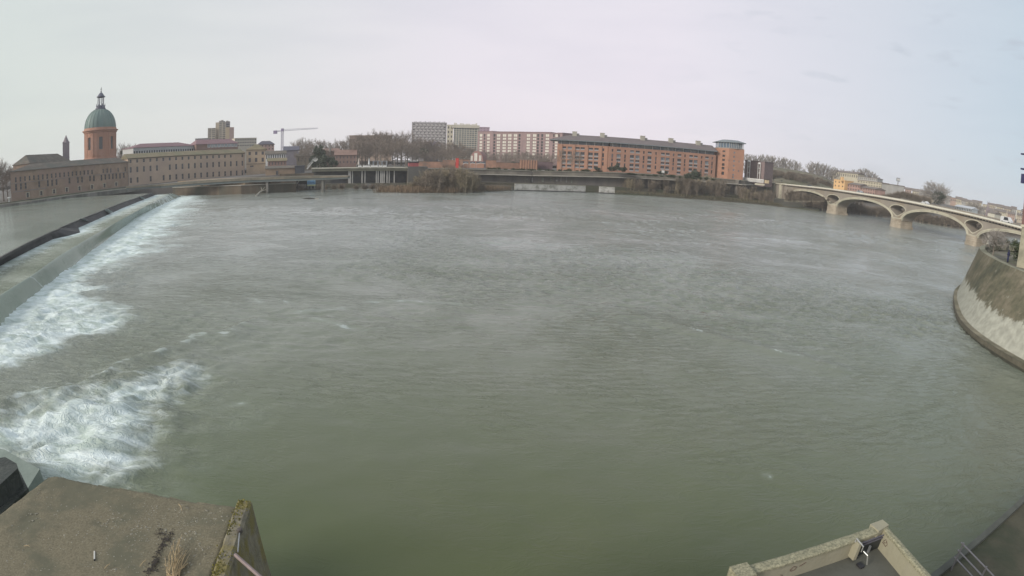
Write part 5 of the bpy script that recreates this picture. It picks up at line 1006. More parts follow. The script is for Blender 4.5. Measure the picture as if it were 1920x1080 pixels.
mb = MB(); q_ = jp(-12*kk); mb.box(q_[0]-2.4, q_[0]+1, q_[1]-.8, q_[1]+.8, q_[2]-2.4, q_[2]+.6); mb.build('counterweight', M_cr, t)
mb = MB(); mb.box(cb[0]-1, cb[0]+1, cb[1]-1, cb[1]+1, zj-.4, zj+2.2); mb.build('cab', M_cr, t)

# ------------------------------------------------------------------ right of the orange tower
t, A, B, u, n, L, ze = block('bay_house', 'plum brick house with two white columned bays right of the corner tower', 'house', 1395, 1432, 337, (300, 305), 350, 342, 10, mat('plum_brick', (0.20, .15, .145), .9, .15, .6), 0, 1, .3, .4, roof='flat', roofm=M_slate, zb=9)
for px in (1405, 1424.5):
    s = onwall(px, 320, A, B)[0]; c = A+u*s+n*.8; zt_ = wallz(px, 300+(px-1405)*.22, A, B); zb_ = wallz(px, 335.5, A, B)
    mb = MB(); mb.lathe([(0, zt_), (.7, zt_-.25), (1.05, zt_-.9), (1.05, zt_-1.2), (0.0, zt_-1.2)], c, 14); mb.build('bay_dome', M_white, t)
    for sx in (-.8, .8):
        mb = MB(); mb.obox(c+u*sx, u, n, .2, .2, zb_, zt_-1.2); mb.build('column', M_white, t)
    for f in (.33, .62): mb = MB(); mb.obox(c, u, n, .6, .12, zb_+(zt_-zb_)*f, zb_+(zt_-zb_)*f+.4); mb.build('balcony', M_white, t)
A2 = P(1393, 339, 335)[:2]; B2q = P(1432, 341.5, 330)[:2]; u, n, L = uvec(A2, B2q); zb_ = wallz(1412, 340.5, A2, B2q); t = thing('balustrade', 'white balustrade along the street below the plum brick house', 'railing', (*A2, zb_)); zt_ = wallz(1412, 334.5, A2, B2q)
mb = MB(); mb.obox(A2+u*L/2, u, n, L/2, .15, zt_-.3, zt_); mb.build('rail', M_white, t)
for k in range(18): mb = MB(); mb.obox(A2+u*L*(k+.5)/18, u, n, .22, .12, zb_-.2, zt_-.304); mb.build('baluster', M_white, t)
# grassy embankment and downstream bank
g = MB()
def emb(pts, D1, D2, zb, m):
    fr = [P(x, yb, D1) for x, yt, yb in pts]; tp_ = [P(x, yt, D2) for x, yt, yb in pts]
    for i in range(len(pts)-1):
        g.quad((fr[i][0], fr[i][1], zb), (fr[i+1][0], fr[i+1][1], zb), tuple(fr[i+1]), tuple(fr[i])); g.quad(tuple(fr[i]), tuple(fr[i+1]), tuple(tp_[i+1]), tuple(tp_[i]))
        b0 = tp_[i]*1.0; b0[:2] *= 1.35; b1 = tp_[i+1]*1.0; b1[:2] *= 1.35; b0[2] = b1[2] = 6
        g.quad(tuple(tp_[i]), tuple(tp_[i+1]), tuple(b1), tuple(b0))
emb([(1425, 311, 338), (1450, 313, 340), (1480, 317, 343), (1510, 322, 348), (1540, 330, 352), (1560, 340, 356), (1575, 349, 358)], 405, 455, 5, M_grass)
g.build('grass_embankment', mat('scrub_slope', (0.135, .122, .088), .95, .3, .08, .3, .6, col2=(.10, .10, .062)), kind='structure')
# ------------------------------------------------------------------ stone arch bridge
BA, BB = np.array((159.5, 306.0)), np.array((167.5, 130.0)); ub, nb_, _ = uvec(BA, BB)
M_bst = mat('bridge_stone', (0.25, 0.22, 0.185), 0.92, 0.15, 0.25, 0.02, 3, col2=(0.24, 0.20, 0.155), streak=True)
M_ring = mat('bridge_ring_stone', (0.45, 0.42, 0.325), 0.9, 0.15, 0.5, 0.015, 4, col2=(0.37, 0.345, 0.27))
M_pier = mat('bridge_pier_stone', (0.35, 0.30, 0.235), 0.9, 0.2, 0.35, 0.03, 2, col2=(0.24, 0.20, 0.15))
M_para = mat('parapet_white', (0.62, 0.60, 0.52), 0.8, 0.1, 0.5)
bridge = thing('arch_bridge', 'long stone arch bridge with oval openings over its piers crossing the river', 'bridge', (*BA, 0))
def bp3(s, z, d=0.0): return (BA[0]+ub[0]*s-nb_[0]*d, BA[1]+ub[1]*s-nb_[1]*d, z)
deck = lambda s: float(np.interp(s, [-10, 10, 43, 90, 115, 147, 174, 230], [11.5, 11.7, 12.15, 11.95, 11.6, 10.8, 9.85, 8.0]))
S0, S1 = -6.0, 215.0
PIERS = [(46.8, 55.0), (100.0, 107.1), (147.4, 153.4), (190.2, 197)]
ARCH = [(1.5, 46.6, 4.2, 9.3), (55.2, 99.8, 3.9, 9.35), (107.3, 147.2, 3.4, 9.0), (153.6, 190, 3.0, 7.6)]
def arch_pts(a, n=36, grow=0.0):
    s0, s1, zs, zc = a; c = (s0+s1)/2; r = (s1-s0)/2; out = []
    for k in range(n+1):
        t = math.pi*(1-k/n); x = math.cos(t); y = math.sin(t); out.append((c+(r+grow)*x, zs+(zc-zs+grow*0.85)*y**0.94))
    return out
outline = [(S0, 2.0)]
for a in ARCH: outline += arch_pts(a)
outline += [(S1, 2.9)]
topl = [(s, deck(s)-1.0) for s in np.linspace(S1, S0, 12)]
poly = outline+topl
ovals = []
for (p0, p1), zc_ in zip(PIERS, (7.35, 7.35, 6.9, 5.9)):
    c = (p0+p1)/2; o = []
    for k in range(32):
        t = 2*math.pi*k/32; x = math.sin(t); z = math.cos(t)
        W0 = (5.6, 5.3, 4.6, 4.4)[len(ovals)]; w_ = W0 if z > -0.1 else W0*(1-((-z-0.1)/0.9)*0.6)
        o.append((c+x*w_, zc_+0.45+z*(1.75 if z > 0 else 2.7)))
    ovals.append(o)
TH = 7.0
def plate(name, loops, d0, d1, m, parent):
    tris = tessellate_polygon([[Vector((s, z, 0)) for s, z in l] for l in loops]); flat = [p for l in loops for p in l]; mb = MB()
    for t in tris: q = [flat[i] for i in t]; mb.quad(*[bp3(s, z, d0) for s, z in q]); mb.quad(*[bp3(s, z, d1) for s, z in q][::-1])
    for l in loops:
        for i in range(len(l)): a, b = l[i], l[(i+1) % len(l)]; mb.quad(bp3(*a, d0), bp3(*b, d0), bp3(*b, d1), bp3(*a, d1))
    me = mb.mesh(name, m, ORG[parent.name]); bm = bmesh.new(); bm.from_mesh(me); bmesh.ops.remove_doubles(bm, verts=bm.verts, dist=1e-4); bmesh.ops.recalc_face_normals(bm, faces=bm.faces); bm.to_mesh(me); bm.free()
    return put(name, me, ORG[parent.name], parent)
plate('spandrel_wall', [poly]+ovals, 0.0, TH, M_bst, bridge)
for a in ARCH:
    i_ = arch_pts(a, 36, -0.02); o1 = arch_pts(a, 36, 0.55); o2 = arch_pts(a, 36, 0.62); o3 = arch_pts(a, 36, 1.15)
    plate('arch_ring', [i_+o1[::-1]], -0.18, 0.6, M_ring, bridge); plate('arch_ring', [o2+o3[::-1]], -0.30, 0.0-0.003, M_ring, bridge)
for o in ovals:
    c = np.mean(o, 0); big = [(c[0]+(p[0]-c[0])*1.09, c[1]+(p[1]-c[1])*1.16) for p in o]; plate('oval_surround', [big, o], -0.10, -0.003, M_ring, bridge)
for k, (p0, p1) in enumerate(PIERS):
    zs = (4.3, 3.6, 3.3, 3.0)[k]; mb = MB(); c = (p0+p1)/2; h = (p1-p0)/2
    pl = []
    for j in range(13): t = math.pi*j/12; pl.append(bp3(c-h*math.cos(t), 0, -1.6*math.sin(t)-0.2)[:2])
    pl += [bp3(c+h, 0, TH-.0)[:2], bp3(c-h, 0, TH-.0)[:2]]
    ctr = np.mean(pl, 0); mb.prism([tuple(ctr+(np.array(p)-ctr)*1.07) for p in pl], -1.5, 0.9); mb.build('pier_footing', M_pier, bridge)
    mb = MB(); mb.prism(pl, 0.904, zs+.25, pts2=[tuple(ctr+(np.array(p)-ctr)*0.97) for p in pl]); mb.build('pier', M_pier, bridge)
    mb = MB(); mb.prism([tuple(ctr+(np.array(p)-ctr)*1.02) for p in pl], zs+.254, zs+.6); mb.build('pier_cap', M_ring, bridge)
    for zc in np.arange(1.5, zs-.1, 0.75):
        mb = MB(); mb.prism([tuple(ctr+(np.array(p)-ctr)*1.003) for p in pl], zc, zc+.06, top=True); mb.build('pier_joint', mat('dark_joint_mortar', (0.17, .145, .11), .95, .1, 1), bridge)  # thin bands of darker mortar
mb = MB()
for s in np.linspace(S0, S1-6, 28):
    pass
def sline(mb, z0, z1, d0, d1):
    ss_ = [S0, 5, 15, 30, 45, 60, 75, 90, 102, 115, 125, 135, 147, 160, 174, 195, S1]
    for s0, s1 in zip(ss_[:-1], ss_[1:]): sl1(mb, z0, z1, d0, d1, s0, s1)
def sl1(mb, z0, z1, d0, d1, s0, s1): mb.prism([bp3(s0, 0, d0)[:2], bp3(s1, 0, d0)[:2], bp3(s1, 0, d1)[:2], bp3(s0, 0, d1)[:2]], [deck(s0)+z0, deck(s1)+z0]+[deck(s1)+z0, deck(s0)+z0], [deck(s0)+z1, deck(s1)+z1, deck(s1)+z1, deck(s0)+z1])
mb = MB(); sline(mb, -0.995, -0.35, 0.35, 16); mb.build('deck_slab', M_concd, bridge)  # dark colour paints in the shadow line under the cornice
mb = MB(); sline(mb, -0.346, -0.05, -0.75, 16); mb.build('cornice', M_bst, bridge)
mb = MB(); sline(mb, 0.35, 0.55, -0.62, -0.2); mb.build('parapet_rail', M_para, bridge)
mb = MB(); sline(mb, -0.046, 0.346, -0.55, -0.27); mb.build('parapet', M_para, bridge)
mb = MB(); sline(mb, -0.046, 0.5, 15.4, 15.8); mb.build('parapet', M_bst, bridge)
mb = MB(); sline(mb, -0.045, -0.03, 0.2, 15.2); mb.build('roadway', M_road, bridge)
for s in np.arange(0, S1, 1.6)[:130]:
    mb = MB(); c = bp3(s, 0, -0.35); mb.obox(c[:2], ub, nb_, 0.12, 0.3, deck(s)-.70, deck(s)-.352); mb.build('corbel', M_bst, bridge)
# abutment with pilasters
t = thing('abutment', 'tall stone abutment block with pilasters at the left end of the arch bridge', 'abutment', (*bp3(-12, 0)[:2], 0))
mb = MB(); mb.prism([bp3(-34, 0, .5)[:2], bp3(-2, 0, -1.2)[:2], bp3(-2, 0, 10)[:2], bp3(-34, 0, 10)[:2]], -1, 11.3); mb.build('mass', M_bst, t)
for s, w_ in ((-24, .9), (-13, .9), (-4.2, 1.1)): mb = MB(); c = bp3(s, 0, (0.3 if s < -20 else -.3 if s < -10 else -1.2)); mb.obox(c[:2], ub, nb_, w_, .8, 2, 11.2); mb.build('pilaster', M_ring, t)
mb = MB(); mb.prism([bp3(-34.5, 0, .3)[:2], bp3(-1.5, 0, -2.0)[:2], bp3(-1.5, 0, 10)[:2], bp3(-34.5, 0, 10)[:2]], 11.304, 11.9); mb.build('cornice', M_ring, t)
mb = MB(); c = bp3(-.4, 0, 1.4); mb.obox(c[:2], ub, nb_, 1.5, 1.2, -1, 11.0); mb.build('recess', M_bst, t)
mb = MB(); a_ = P(1417, 343.5, 306); b_2 = P(1432, 345.5, 306); u, n, L = uvec(a_, b_2); mb.obox((a_+b_2)[:2]/2, u, n, L/2+.5, .8, a_[2]-.8, a_[2]); mb.build('slab', M_ring, t)
for s in (-5, -16):
    c = bp3(s, 0, -0.5); tt = thing('lamp_column', 'dark lamp column at the %s corner of the bridge abutment' % ('near' if s == -5 else 'far'), 'lamp', (c[0], c[1], 11.9)); mb = MB(); mb.tube([(c[0], c[1], 11.9), (c[0], c[1], 13.6)], .12, 6); mb.build('post', M_darkmetal, tt); mb = MB(); mb.lathe([(0, 14.3), (.35, 14.1), (.25, 13.6), (0, 13.6)], c[:2], 8); mb.build('lantern', M_darkmetal, tt)
q_ = P(1438, 337.5, 300)[:2]; tt = thing('kiosk', 'little yellow kiosk at the left end of the bridge', 'kiosk', (*q_, 11.5)); mb = MB(); mb.box(q_[0]-.9, q_[0]+.9, q_[1]-.9, q_[1]+.9, 11.5, 13.3); mb.build('cabin', M_yel, tt); mb = MB(); mb.box(q_[0]-1.1, q_[0]+1.1, q_[1]-1.1, q_[1]+1.1, 13.304, 13.55); mb.build('roof', M_darkmetal, tt)
# vehicles crossing the bridge
def car(label, s, d, col, L_=4.2, van=False):
    z = deck(s)-.03; c = np.array(bp3(s, 0, d)); t = thing('parked_car' if not van else 'van', label, 'car' if not van else 'van', (c[0], c[1], z)); H = 1.45 if not van else 2.2
    prof_ = [(-.5, .35), (-.5, .75), (-.34, .85), (-.22, 1.0*H/1.45*1.42), (.2, H), (.38, .95), (.5, .85), (.5, .35)] if not van else [(-.5, .35), (-.5, 1.9), (-.46, H), (.25, H), (.38, 1.3), (.5, 1.05), (.5, .35)]
    mb = MB(); pf = [bp3(s+a*L_, z+b, d-.85) for a, b in prof_]; pb = [bp3(s+a*L_, z+b, d+.85) for a, b in prof_]; mb.quad(*pf); mb.quad(*pb[::-1])
    for i in range(len(pf)): j = (i+1) % len(pf); mb.quad(pf[j], pf[i], pb[i], pb[j])
    mb.build('body', mat('car_paint_%s' % label.split()[0], col, .35, .05, 1, spec=.5), t)
    mb = MB(); mb.quad(bp3(s-.2*L_, z+.95, d-.87), bp3(s+.28*L_, z+.95, d-.87), bp3(s+.2*L_, z+H-.15, d-.87), bp3(s-.16*L_, z+H-.15, d-.87)); mb.build('side_window', M_glass, t)
    for a in (-.32, .32):
        for dd in (-.86, .7): 
            mb = MB(); cc_ = bp3(s+a*L_, z+.32, d+dd); pp = [bp3(s+a*L_, z+.32, d+dd), bp3(s+a*L_, z+.32, d+dd+.18)]; mb.tube(pp, .32, 10); mb.build('wheel', mat('tyre', (.02, .02, .02), .9, .1, 1), t)
car('white car on the bridge deck above the second oval opening', 112, 9, (.6, .6, .6))
car('silver car on the bridge deck near the first oval opening', 62, 9, (.3, .31, .33))
car('dark car on the bridge deck close to the left abutment', 12, 9, (.04, .04, .05))
car('white van on the near part of the bridge deck', 160, 9, (.62, .62, .6), 5.4, True)

# ------------------------------------------------------------------ town on the far right, behind the bridge
cr = mat('cream_house', (0.43, .39, .30), .9, .12, .3); gy = mat('grey_house', (0.34, .33, .31), .9, .12, .3); MY = mat('bright_yellow_house', (0.62, .40, .20), .9, .08, .3); MR = mat('pinkish_red_wall', (0.33, .215, .185), .9, .15, .3)
gt = mat('grey_brown_tiles', (0.17, .145, .13), .9, .2, .4)
block('yellow_house', 'bright yellow house with a stub chimney behind the first bridge arch', 'house', 1562.5, 1583, 352, (337, 338.5), 395, 388, 9, MY, 3, 2, .3, .4, zb=4, roof='flat', roofm=MY)
q_ = P(1581, 337, 388); ty = [o for o in COL.objects if o.name.startswith('yellow_house')][0]; mb = MB(); mb.box(q_[0]-1, q_[0]+.6, q_[1], q_[1]+2, q_[2]-1, q_[2]+1.7); mb.build('chimney', MY, ty)
hz = [
 ('rose brick row of houses right of the yellow house', 1583, 1612, 358, (344, 347), 392, 384, 'MRb', 6, 2, 'gable', 1.2),
 ('rose house with cream upper floor in the middle of the row behind the bridge', 1612, 1640, 364, (350, 355), 384, 372, 'MRb', 6, 2, 'gable', 1.2),
 ('cream terrace with a row of dark openings, upper street behind the rose row', 1607, 1652, 350, (337, 343.5), 430, 415, 'cr', 9, 2, 'flat', 0),
 ('blank grey gable house at the right end of the terrace', 1652, 1672, 366, (344, 347), 392, 378, 'gy', 0, 1, 'flat', 0),
 ('long pale low roofed hall under the row of bare trees', 1560, 1608, 333, (321, 326), 520, 500, 'cr', 12, 1, 'gable', 1.5),
 ('pale green low block on the upper street right of the long hall', 1608, 1645, 338, (331, 335), 480, 470, 'gy', 10, 1, 'flat', 0),
]
for i, (lab, x0, x1, yb, yt, D0, D1, mk, cols, rows, rf, rise) in enumerate(hz):
    block('terraced_house', lab, 'house', x0, x1, yb, yt, D0, D1, 9, {'MRb': MR, 'cr': cr, 'gy': gy}[mk], cols, rows, .42, .5, roof=rf, roofm=gt, rise=rise, zb=4)
rh = random.Random(8); pal = [cr, gy, mat('dull_rose_house', (0.33, .24, .20), .9, .12, .3), mat('beige_house', (0.38, .33, .26), .9, .12, .3)]; pn = ['cream', 'grey', 'dull rose', 'beige']
hy = lambda x: proj((math.tan(0)*0+ray(x, 400)[0]*1e5/abs(ray(x, 400)[1]), 1e5, CAM_H))[1]
def skyline_y(x): return float(np.interp(x, [1670, 1700, 1730, 1765, 1800, 1830, 1860, 1890, 1920, 1960, 2100], [346, 351, 357, 365, 371, 377, 381, 388, 393, 402, 430]))
x = 1672; i = 0
while x < 1960:
    w_ = rh.uniform(9, 17); sy = skyline_y(x+w_/2); yt = sy+rh.uniform(1, 4); D = rh.uniform(520, 640); k = rh.randrange(4)
    block('distant_house', '%s house on the skyline right of the mast, %s' % (pn[k], nth(i)), 'house', x, x+w_, yt+9, (yt, yt+w_*.2), D, D, 10, pal[k], max(2, int(w_/3)), 1, .4, .45, roof=('gable' if rh.random() < .75 else 'flat'), roofm=gt, rise=rh.uniform(1.5, 2.6), zb=3, mull=0); x += w_*rh.uniform(.85, 1.15); i += 1
x = 1835; i = 0
while x < 1960:
    w_ = rh.uniform(8, 14); sy = skyline_y(x+w_/2); yt = sy+rh.uniform(9, 14); D = rh.uniform(430, 480); k = rh.randrange(4)
    block('riverside_house', '%s low roofed house behind the bridge near end, %s' % (pn[k], nth(i)), 'house', x, x+w_, yt+12, (yt, yt+w_*.22), D, D, 9, pal[k], max(2, int(w_/3)), 2, .35, .5, roof='gable', roofm=gt, rise=rh.uniform(1.2, 2.0), zb=3, mull=0); x += w_*rh.uniform(1.0, 1.3); i += 1
block('white_gable_house', 'white gabled house standing out behind the near end of the bridge', 'house', 1851, 1864, 411, (397.5, 400), 402, 399, 9, mat('whitish_house', (0.50, .48, .40), .9, .1, .3), 0, 1, .3, .4, roof='gable', roofm=gt, rise=1.4, zb=3)
block('greenhouse', 'long pale glasshouse with a rounded silver roof behind the bridge', 'greenhouse', 1790, 1822, 396, (386, 391.5), 415, 405, 7, mat('pale_glasshouse', (0.40, .43, .44), .4, .1, .3), 10, 1, .7, .6, roof='gable', roofm=mat('silver_roof', (0.42, .44, .46), .4, .1, .3), rise=1.3, zb=3)
q_ = P(1683, 352, 480); t = thing('floodlight_mast', 'thin floodlight mast with a round lamp head on the right skyline', 'mast', (q_[0], q_[1], 4)); zt_ = P(1682, 336, 480)[2]
mb = MB(); mb.tube([(q_[0], q_[1], 4), (q_[0], q_[1], zt_)], [.5, .3], 6); mb.build('pole', M_wframe, t); mb = MB(); mb.obox(q_[:2], (1, 0), (0, 1), 1.7, .5, zt_-1.6, zt_+1.2); mb.build('lamp_head', M_metal, t)
mb = MB()
for k in range(3): mb.obox((q_[0]-1.1+k*1.1, q_[1]-.55), (1, 0), (0, 1), .4, .08, zt_-1, zt_+.6)
mb.build('lamp', M_white, t)
for i, px in enumerate((1850.5, 1853)):
    q_ = P(px, 396, 420); t = thing('church_spire', 'thin dark %s spire rising behind the white gabled house' % ('left' if i == 0 else 'right'), 'spire', (q_[0], q_[1], 3)); zt_ = P(px, 375+i, 420)[2]; mb = MB(); mb.obox(q_[:2], (1, 0), (0, 1), .55, .55, 3, q_[2]+1); mb.build('shaft', M_bt, t); mb = MB(); mb.lathe([(.6, q_[2]+1), (.05, zt_)], q_[:2], 6); mb.build('point', M_bt, t)

# ------------------------------------------------------------------ round bastion with garden (right edge)
m = bpy.data.materials.new('bastion_masonry'); m.use_nodes = True; ns = m.node_tree.nodes; ls = m.node_tree.links; bs = ns['Principled BSDF']; bs.inputs['Roughness'].default_value = .92; bs.inputs['Specular IOR Level'].default_value = .2
geo = N(ns, 'ShaderNodeNewGeometry'); sp = N(ns, 'ShaderNodeSeparateXYZ'); ls.new(geo.outputs['Position'], sp.inputs[0])
n1 = N(ns, 'ShaderNodeTexNoise'); n1.inputs['Scale'].default_value = .22; n1.inputs['Detail'].default_value = 8; n1.inputs['Roughness'].default_value = .7; ls.new(geo.outputs['Position'], n1.inputs['Vector'])
mp = N(ns, 'ShaderNodeMapping'); mp.inputs['Scale'].default_value = (1.6, 1.6, .3); ls.new(geo.outputs['Position'], mp.inputs[0]); n2 = N(ns, 'ShaderNodeTexNoise'); n2.inputs['Scale'].default_value = .5; n2.inputs['Detail'].default_value = 7; n2.inputs['Roughness'].default_value = .7; ls.new(mp.outputs[0], n2.inputs['Vector'])
rc = N(ns, 'ShaderNodeValToRGB'); ls.new(n1.outputs['Fac'], rc.inputs[0]); e = rc.color_ramp.elements; e[0].position = .36; e[0].color = (.075, .078, .055, 1); e[1].position = .66; e[1].color = (.19, .165, .12, 1); q_ = e.new(.5); q_.color = (.125, .115, .078, 1)
r2 = N(ns, 'ShaderNodeValToRGB'); ls.new(n2.outputs['Fac'], r2.inputs[0]); r2.color_ramp.elements[0].position = .60; r2.color_ramp.elements[1].position = .68
mx1 = N(ns, 'ShaderNodeMix', data_type='RGBA'); ls.new(r2.outputs[0], mx1.inputs[0]); ls.new(rc.outputs[0], mx1.inputs[6]); mx1.inputs[7].default_value = (.26, .245, .19, 1)
ma = N(ns, 'ShaderNodeMath', operation='MULTIPLY_ADD'); ls.new(n2.outputs['Fac'], ma.inputs[0]); ma.inputs[1].default_value = 3.4; ls.new(sp.outputs['Z'], ma.inputs[2])
ma2 = N(ns, 'ShaderNodeMath', operation='MULTIPLY_ADD'); ls.new(n1.outputs['Fac'], ma2.inputs[0]); ma2.inputs[1].default_value = 1.6; ls.new(ma.outputs[0], ma2.inputs[2])
r3 = N(ns, 'ShaderNodeMapRange'); ls.new(ma2.outputs[0], r3.inputs[0]); r3.inputs[1].default_value = 5.75; r3.inputs[2].default_value = 6.05
mx2 = N(ns, 'ShaderNodeMix', data_type='RGBA'); ls.new(r3.outputs[0], mx2.inputs[0]); mx2.inputs[6].default_value = (.34, .335, .28, 1); ls.new(mx1.outputs[2], mx2.inputs[7])
n4 = N(ns, 'ShaderNodeTexNoise'); n4.inputs['Scale'].default_value = 1.3; n4.inputs['Detail'].default_value = 8; ls.new(geo.outputs['Position'], n4.inputs['Vector']); r4 = N(ns, 'ShaderNodeMapRange'); ls.new(n4.outputs['Fac'], r4.inputs[0]); r4.inputs[1].default_value = .3; r4.inputs[2].default_value = .7; r4.inputs[3].default_value = .8; r4.inputs[4].default_value = 1.18
mx3 = N(ns, 'ShaderNodeMix', data_type='RGBA', blend_type='MULTIPLY'); mx3.inputs[0].default_value = 1; ls.new(mx2.outputs[2], mx3.inputs[6]); ls.new(r4.outputs[0], mx3.inputs[7]); ls.new(mx3.outputs[2], bs.inputs['Base Color'])
bpn = N(ns, 'ShaderNodeBump'); bpn.inputs['Distance'].default_value = .12; ls.new(n4.outputs['Fac'], bpn.inputs['Height']); ls.new(bpn.outputs[0], bs.inputs['Normal']); M_bas = m
def smooth_pl(pl, n, it=3):
    p = [np.array(q[:2], float) for q in pl]
    for _ in range(it):
        o = [p[0]]
        for a, b in zip(p[:-1], p[1:]): o += [a*.75+b*.25, a*.25+b*.75]
        p = o+[p[-1]]
    return resample([np.array([*q, 0]) for q in p], n)[:, :2]
BT = 7.95
topo = smooth_pl([(52, 14), (53.0, 30), (55.0, 41), (58.2, 48.5), (62.6, 55.1), (67.0, 60.6), (72.5, 66.0), (80, 71.5), (88, 76.0), (98, 77.0), (108, 72), (114, 60)], 90)
boto = smooth_pl([(46.5, 8), (46.6, 27), (47.2, 35), (48.9, 42.6), (52.8, 49.5), (58.3, 55.9), (64.8, 62.9), (71.0, 68.6), (80, 75.0), (89, 80.5), (100, 82.5), (112, 77), (120, 64)], 90)
t = thing('bastion', 'round battered stone bastion with pale base and stained masonry at the right edge', 'bastion', (80, 50, 0))
mb = MB(); nz_ = 14
inb = boto*0.94+topo*0.06+0
for i in range(89):
    for k in range(nz_):
        f0, f1 = k/nz_, (k+1)/nz_
        def bpt(j, f): b_ = boto[j]+(topo[j]-boto[j])*(0.16+0.84*f); return (b_[0], b_[1], 0.8+(BT-0.8)*f)
        mb.quad(bpt(i, f0), bpt(i+1, f0), bpt(i+1, f1), bpt(i, f1))
mb.build('battered_wall', M_bas, t)
mb = MB()
for i in range(89): a, b = boto[i], boto[i+1]; d = uvec(a, b)[0]; nn = np.array([d[1], -d[0]]); c, e_ = a+(topo[i]-a)*.3, b+(topo[i+1]-b)*.3; mb.quad((*a, .8), (*b, .8), (*e_, .8), (*c, .8))
mb.build('foot_ledge', mat('ledge_stone', (0.19, .17, .12), .9, .3, .5, .03, 3, col2=(.10, .095, .06)), t)
mb = MB()
for i in range(89): mb.quad((*boto[i], -1), (*boto[i+1], -1), (*boto[i+1], .8), (*boto[i], .8))
mb.build('ledge_face', mat('wet_ledge_face', (0.055, .055, .042), .6, .3, .8), t)
mb = MB()
for i in range(0, 89, 1):
    a, b = boto[i], boto[i+1]; d, _, L = uvec(a, b); mb.obox((a+b)/2, d, (d[1], -d[0]), L*.49, .05, .3, .78)
mb.build('ledge_kerb_stones', mat('kerb_stones', (0.11, .10, .075), .9, .3, 1), t, kind='stuff')
def inward(pl, w_):
    o = []
    for i in range(len(pl)): a, b = pl[max(i-1, 0)], pl[min(i+1, len(pl)-1)]; d = (b-a)/np.linalg.norm(b-a); o.append(pl[i]+np.array([d[1], -d[0]])*w_)
    return np.array(o)
tin = inward(topo, 1.1)
mb = MB()
for i in range(89): mb.prism([topo[i], topo[i+1], tin[i+1], tin[i]], BT-.9, BT+.02)
mb.build('parapet', mat('parapet_lichen_stone', (0.235, .225, .165), .92, .25, .5, .02, 4, col2=(.16, .16, .11)), t)
mb = MB(); mb.prism([tuple(p) for p in inward(topo, .9)]+[(114, 10), (60, 8)], 5.0, 6.9); mb.build('garden_ground', mat('garden_gravel', (0.16, .145, .115), .95, .25, .4, .05, 3, col2=(.09, .095, .05)), t)
for i in range(40, 89, 4):
    c, nx_ = tin[i], tin[i+1]; d, n_, _ = uvec(c, nx_); mb = MB(); mb.obox(c-n_*-.1, d, n_, .3, .25, 6.9, BT+.35); mb.build('parapet_stud', mat('dark_stud', (0.07, .07, .06), .9, .2, 1), t)
# brick tower just inside the right edge
q1 = Wz(1909.0, 473, 7)[:2]; 
q1 = P(1913, 450, 88)[:2]; uu = np.array([0.64, -0.77]); nn = np.array([-0.82, -0.57])
t = thing('brick_tower', 'edge of a brick tower on a cream stone base at the right border', 'tower', (*q1, 6.9))
def edge_wall(name, p, z0, z1, m): mb = MB(); mb.prism([p, p+uu*6, p+uu*6-nn*6, p-nn*6], z0, z1); return mb.build(name, m, t)
edge_wall('base', q1, 6.9, P(1908, 424, 88)[2], mat('tower_base_stone', (0.30, .28, .21), .9, .2, .6, col2=(.22, .21, .16))); mb = MB(); zc = P(1908, 424, 88)[2]; mb.prism([q1-uu*.2+nn*.2, q1+uu*6, q1+uu*6-nn*6, q1-nn*6-uu*.2], zc+.004, zc+.35); mb.build('string_course', M_ring, t)
q2 = P(1916.5, 410, 88.5)[:2]; edge_wall('shaft', q2, zc+.354, 24, mat('purple_red_brick', (0.17, .10, .09), .9, .15, 1))
for y, h, w_ in ((335, 1.3, .2), (317, .22, .3), (289, .2, .25)):
    c = P(1918.5, y, 87.5); mb = MB(); mb.obox(c[:2], (1, 0), (0, 1), w_, .3, c[2]-h/2, c[2]+h/2); mb.build('lantern' if h > 1 else 'bracket', mat('dark_blue_paint', (0.04, .04, .10), .6, .2, 1), t)
# garden things
for i, (px, py, r_, lab) in enumerate(((1868, 470, 1.6, 'round clipped bush nearest the tip of the bastion garden'), (1905, 470, 1.5, 'dark bush in front of the brick tower on the bastion'), (1912, 490, 2.0, 'large dark bush at the right border of the bastion garden'), (1890, 462, 1.0, 'small bush beside the path at the back of the bastion garden'))):
    GARDEN = globals().setdefault('GARDEN', []); GARDEN.append((Wz(px, py, 6.9), r_, lab))
q_ = Wz(1889, 492, 6.9); t = thing('person', 'tiny person in a dark blue jacket walking on the bastion garden path', 'person', q_); mb = MB()
mb.tube([(q_[0]-.12, q_[1], 6.9), (q_[0]-.1, q_[1], 7.4), (q_[0]-.06, q_[1], 7.8)], [.07, .08, .11], 8); mb.tube([(q_[0]+.2, q_[1]+.1, 6.9), (q_[0]+.12, q_[1], 7.4), (q_[0]+.06, q_[1], 7.8)], [.07, .08, .11], 8)
mb.lathe([(.12, 7.75), (.2, 7.9), (.19, 8.15), (.25, 8.33), (.14, 8.42), (.06, 8.46), (.065, 8.5), (.11, 8.56), (.12, 8.65), (.07, 8.74), (0, 8.76)], q_[:2], 12)
for sx in (-1, 1): mb.tube([(q_[0]+sx*.24, q_[1], 8.35), (q_[0]+sx*.3, q_[1], 8.05), (q_[0]+sx*.26, q_[1]-.14, 7.8)], [.07, .055, .045], 7)
mb.build('body', mat('navy_clothes', (0.03, .035, .09), .9, .2, 3), t, smooth=True)
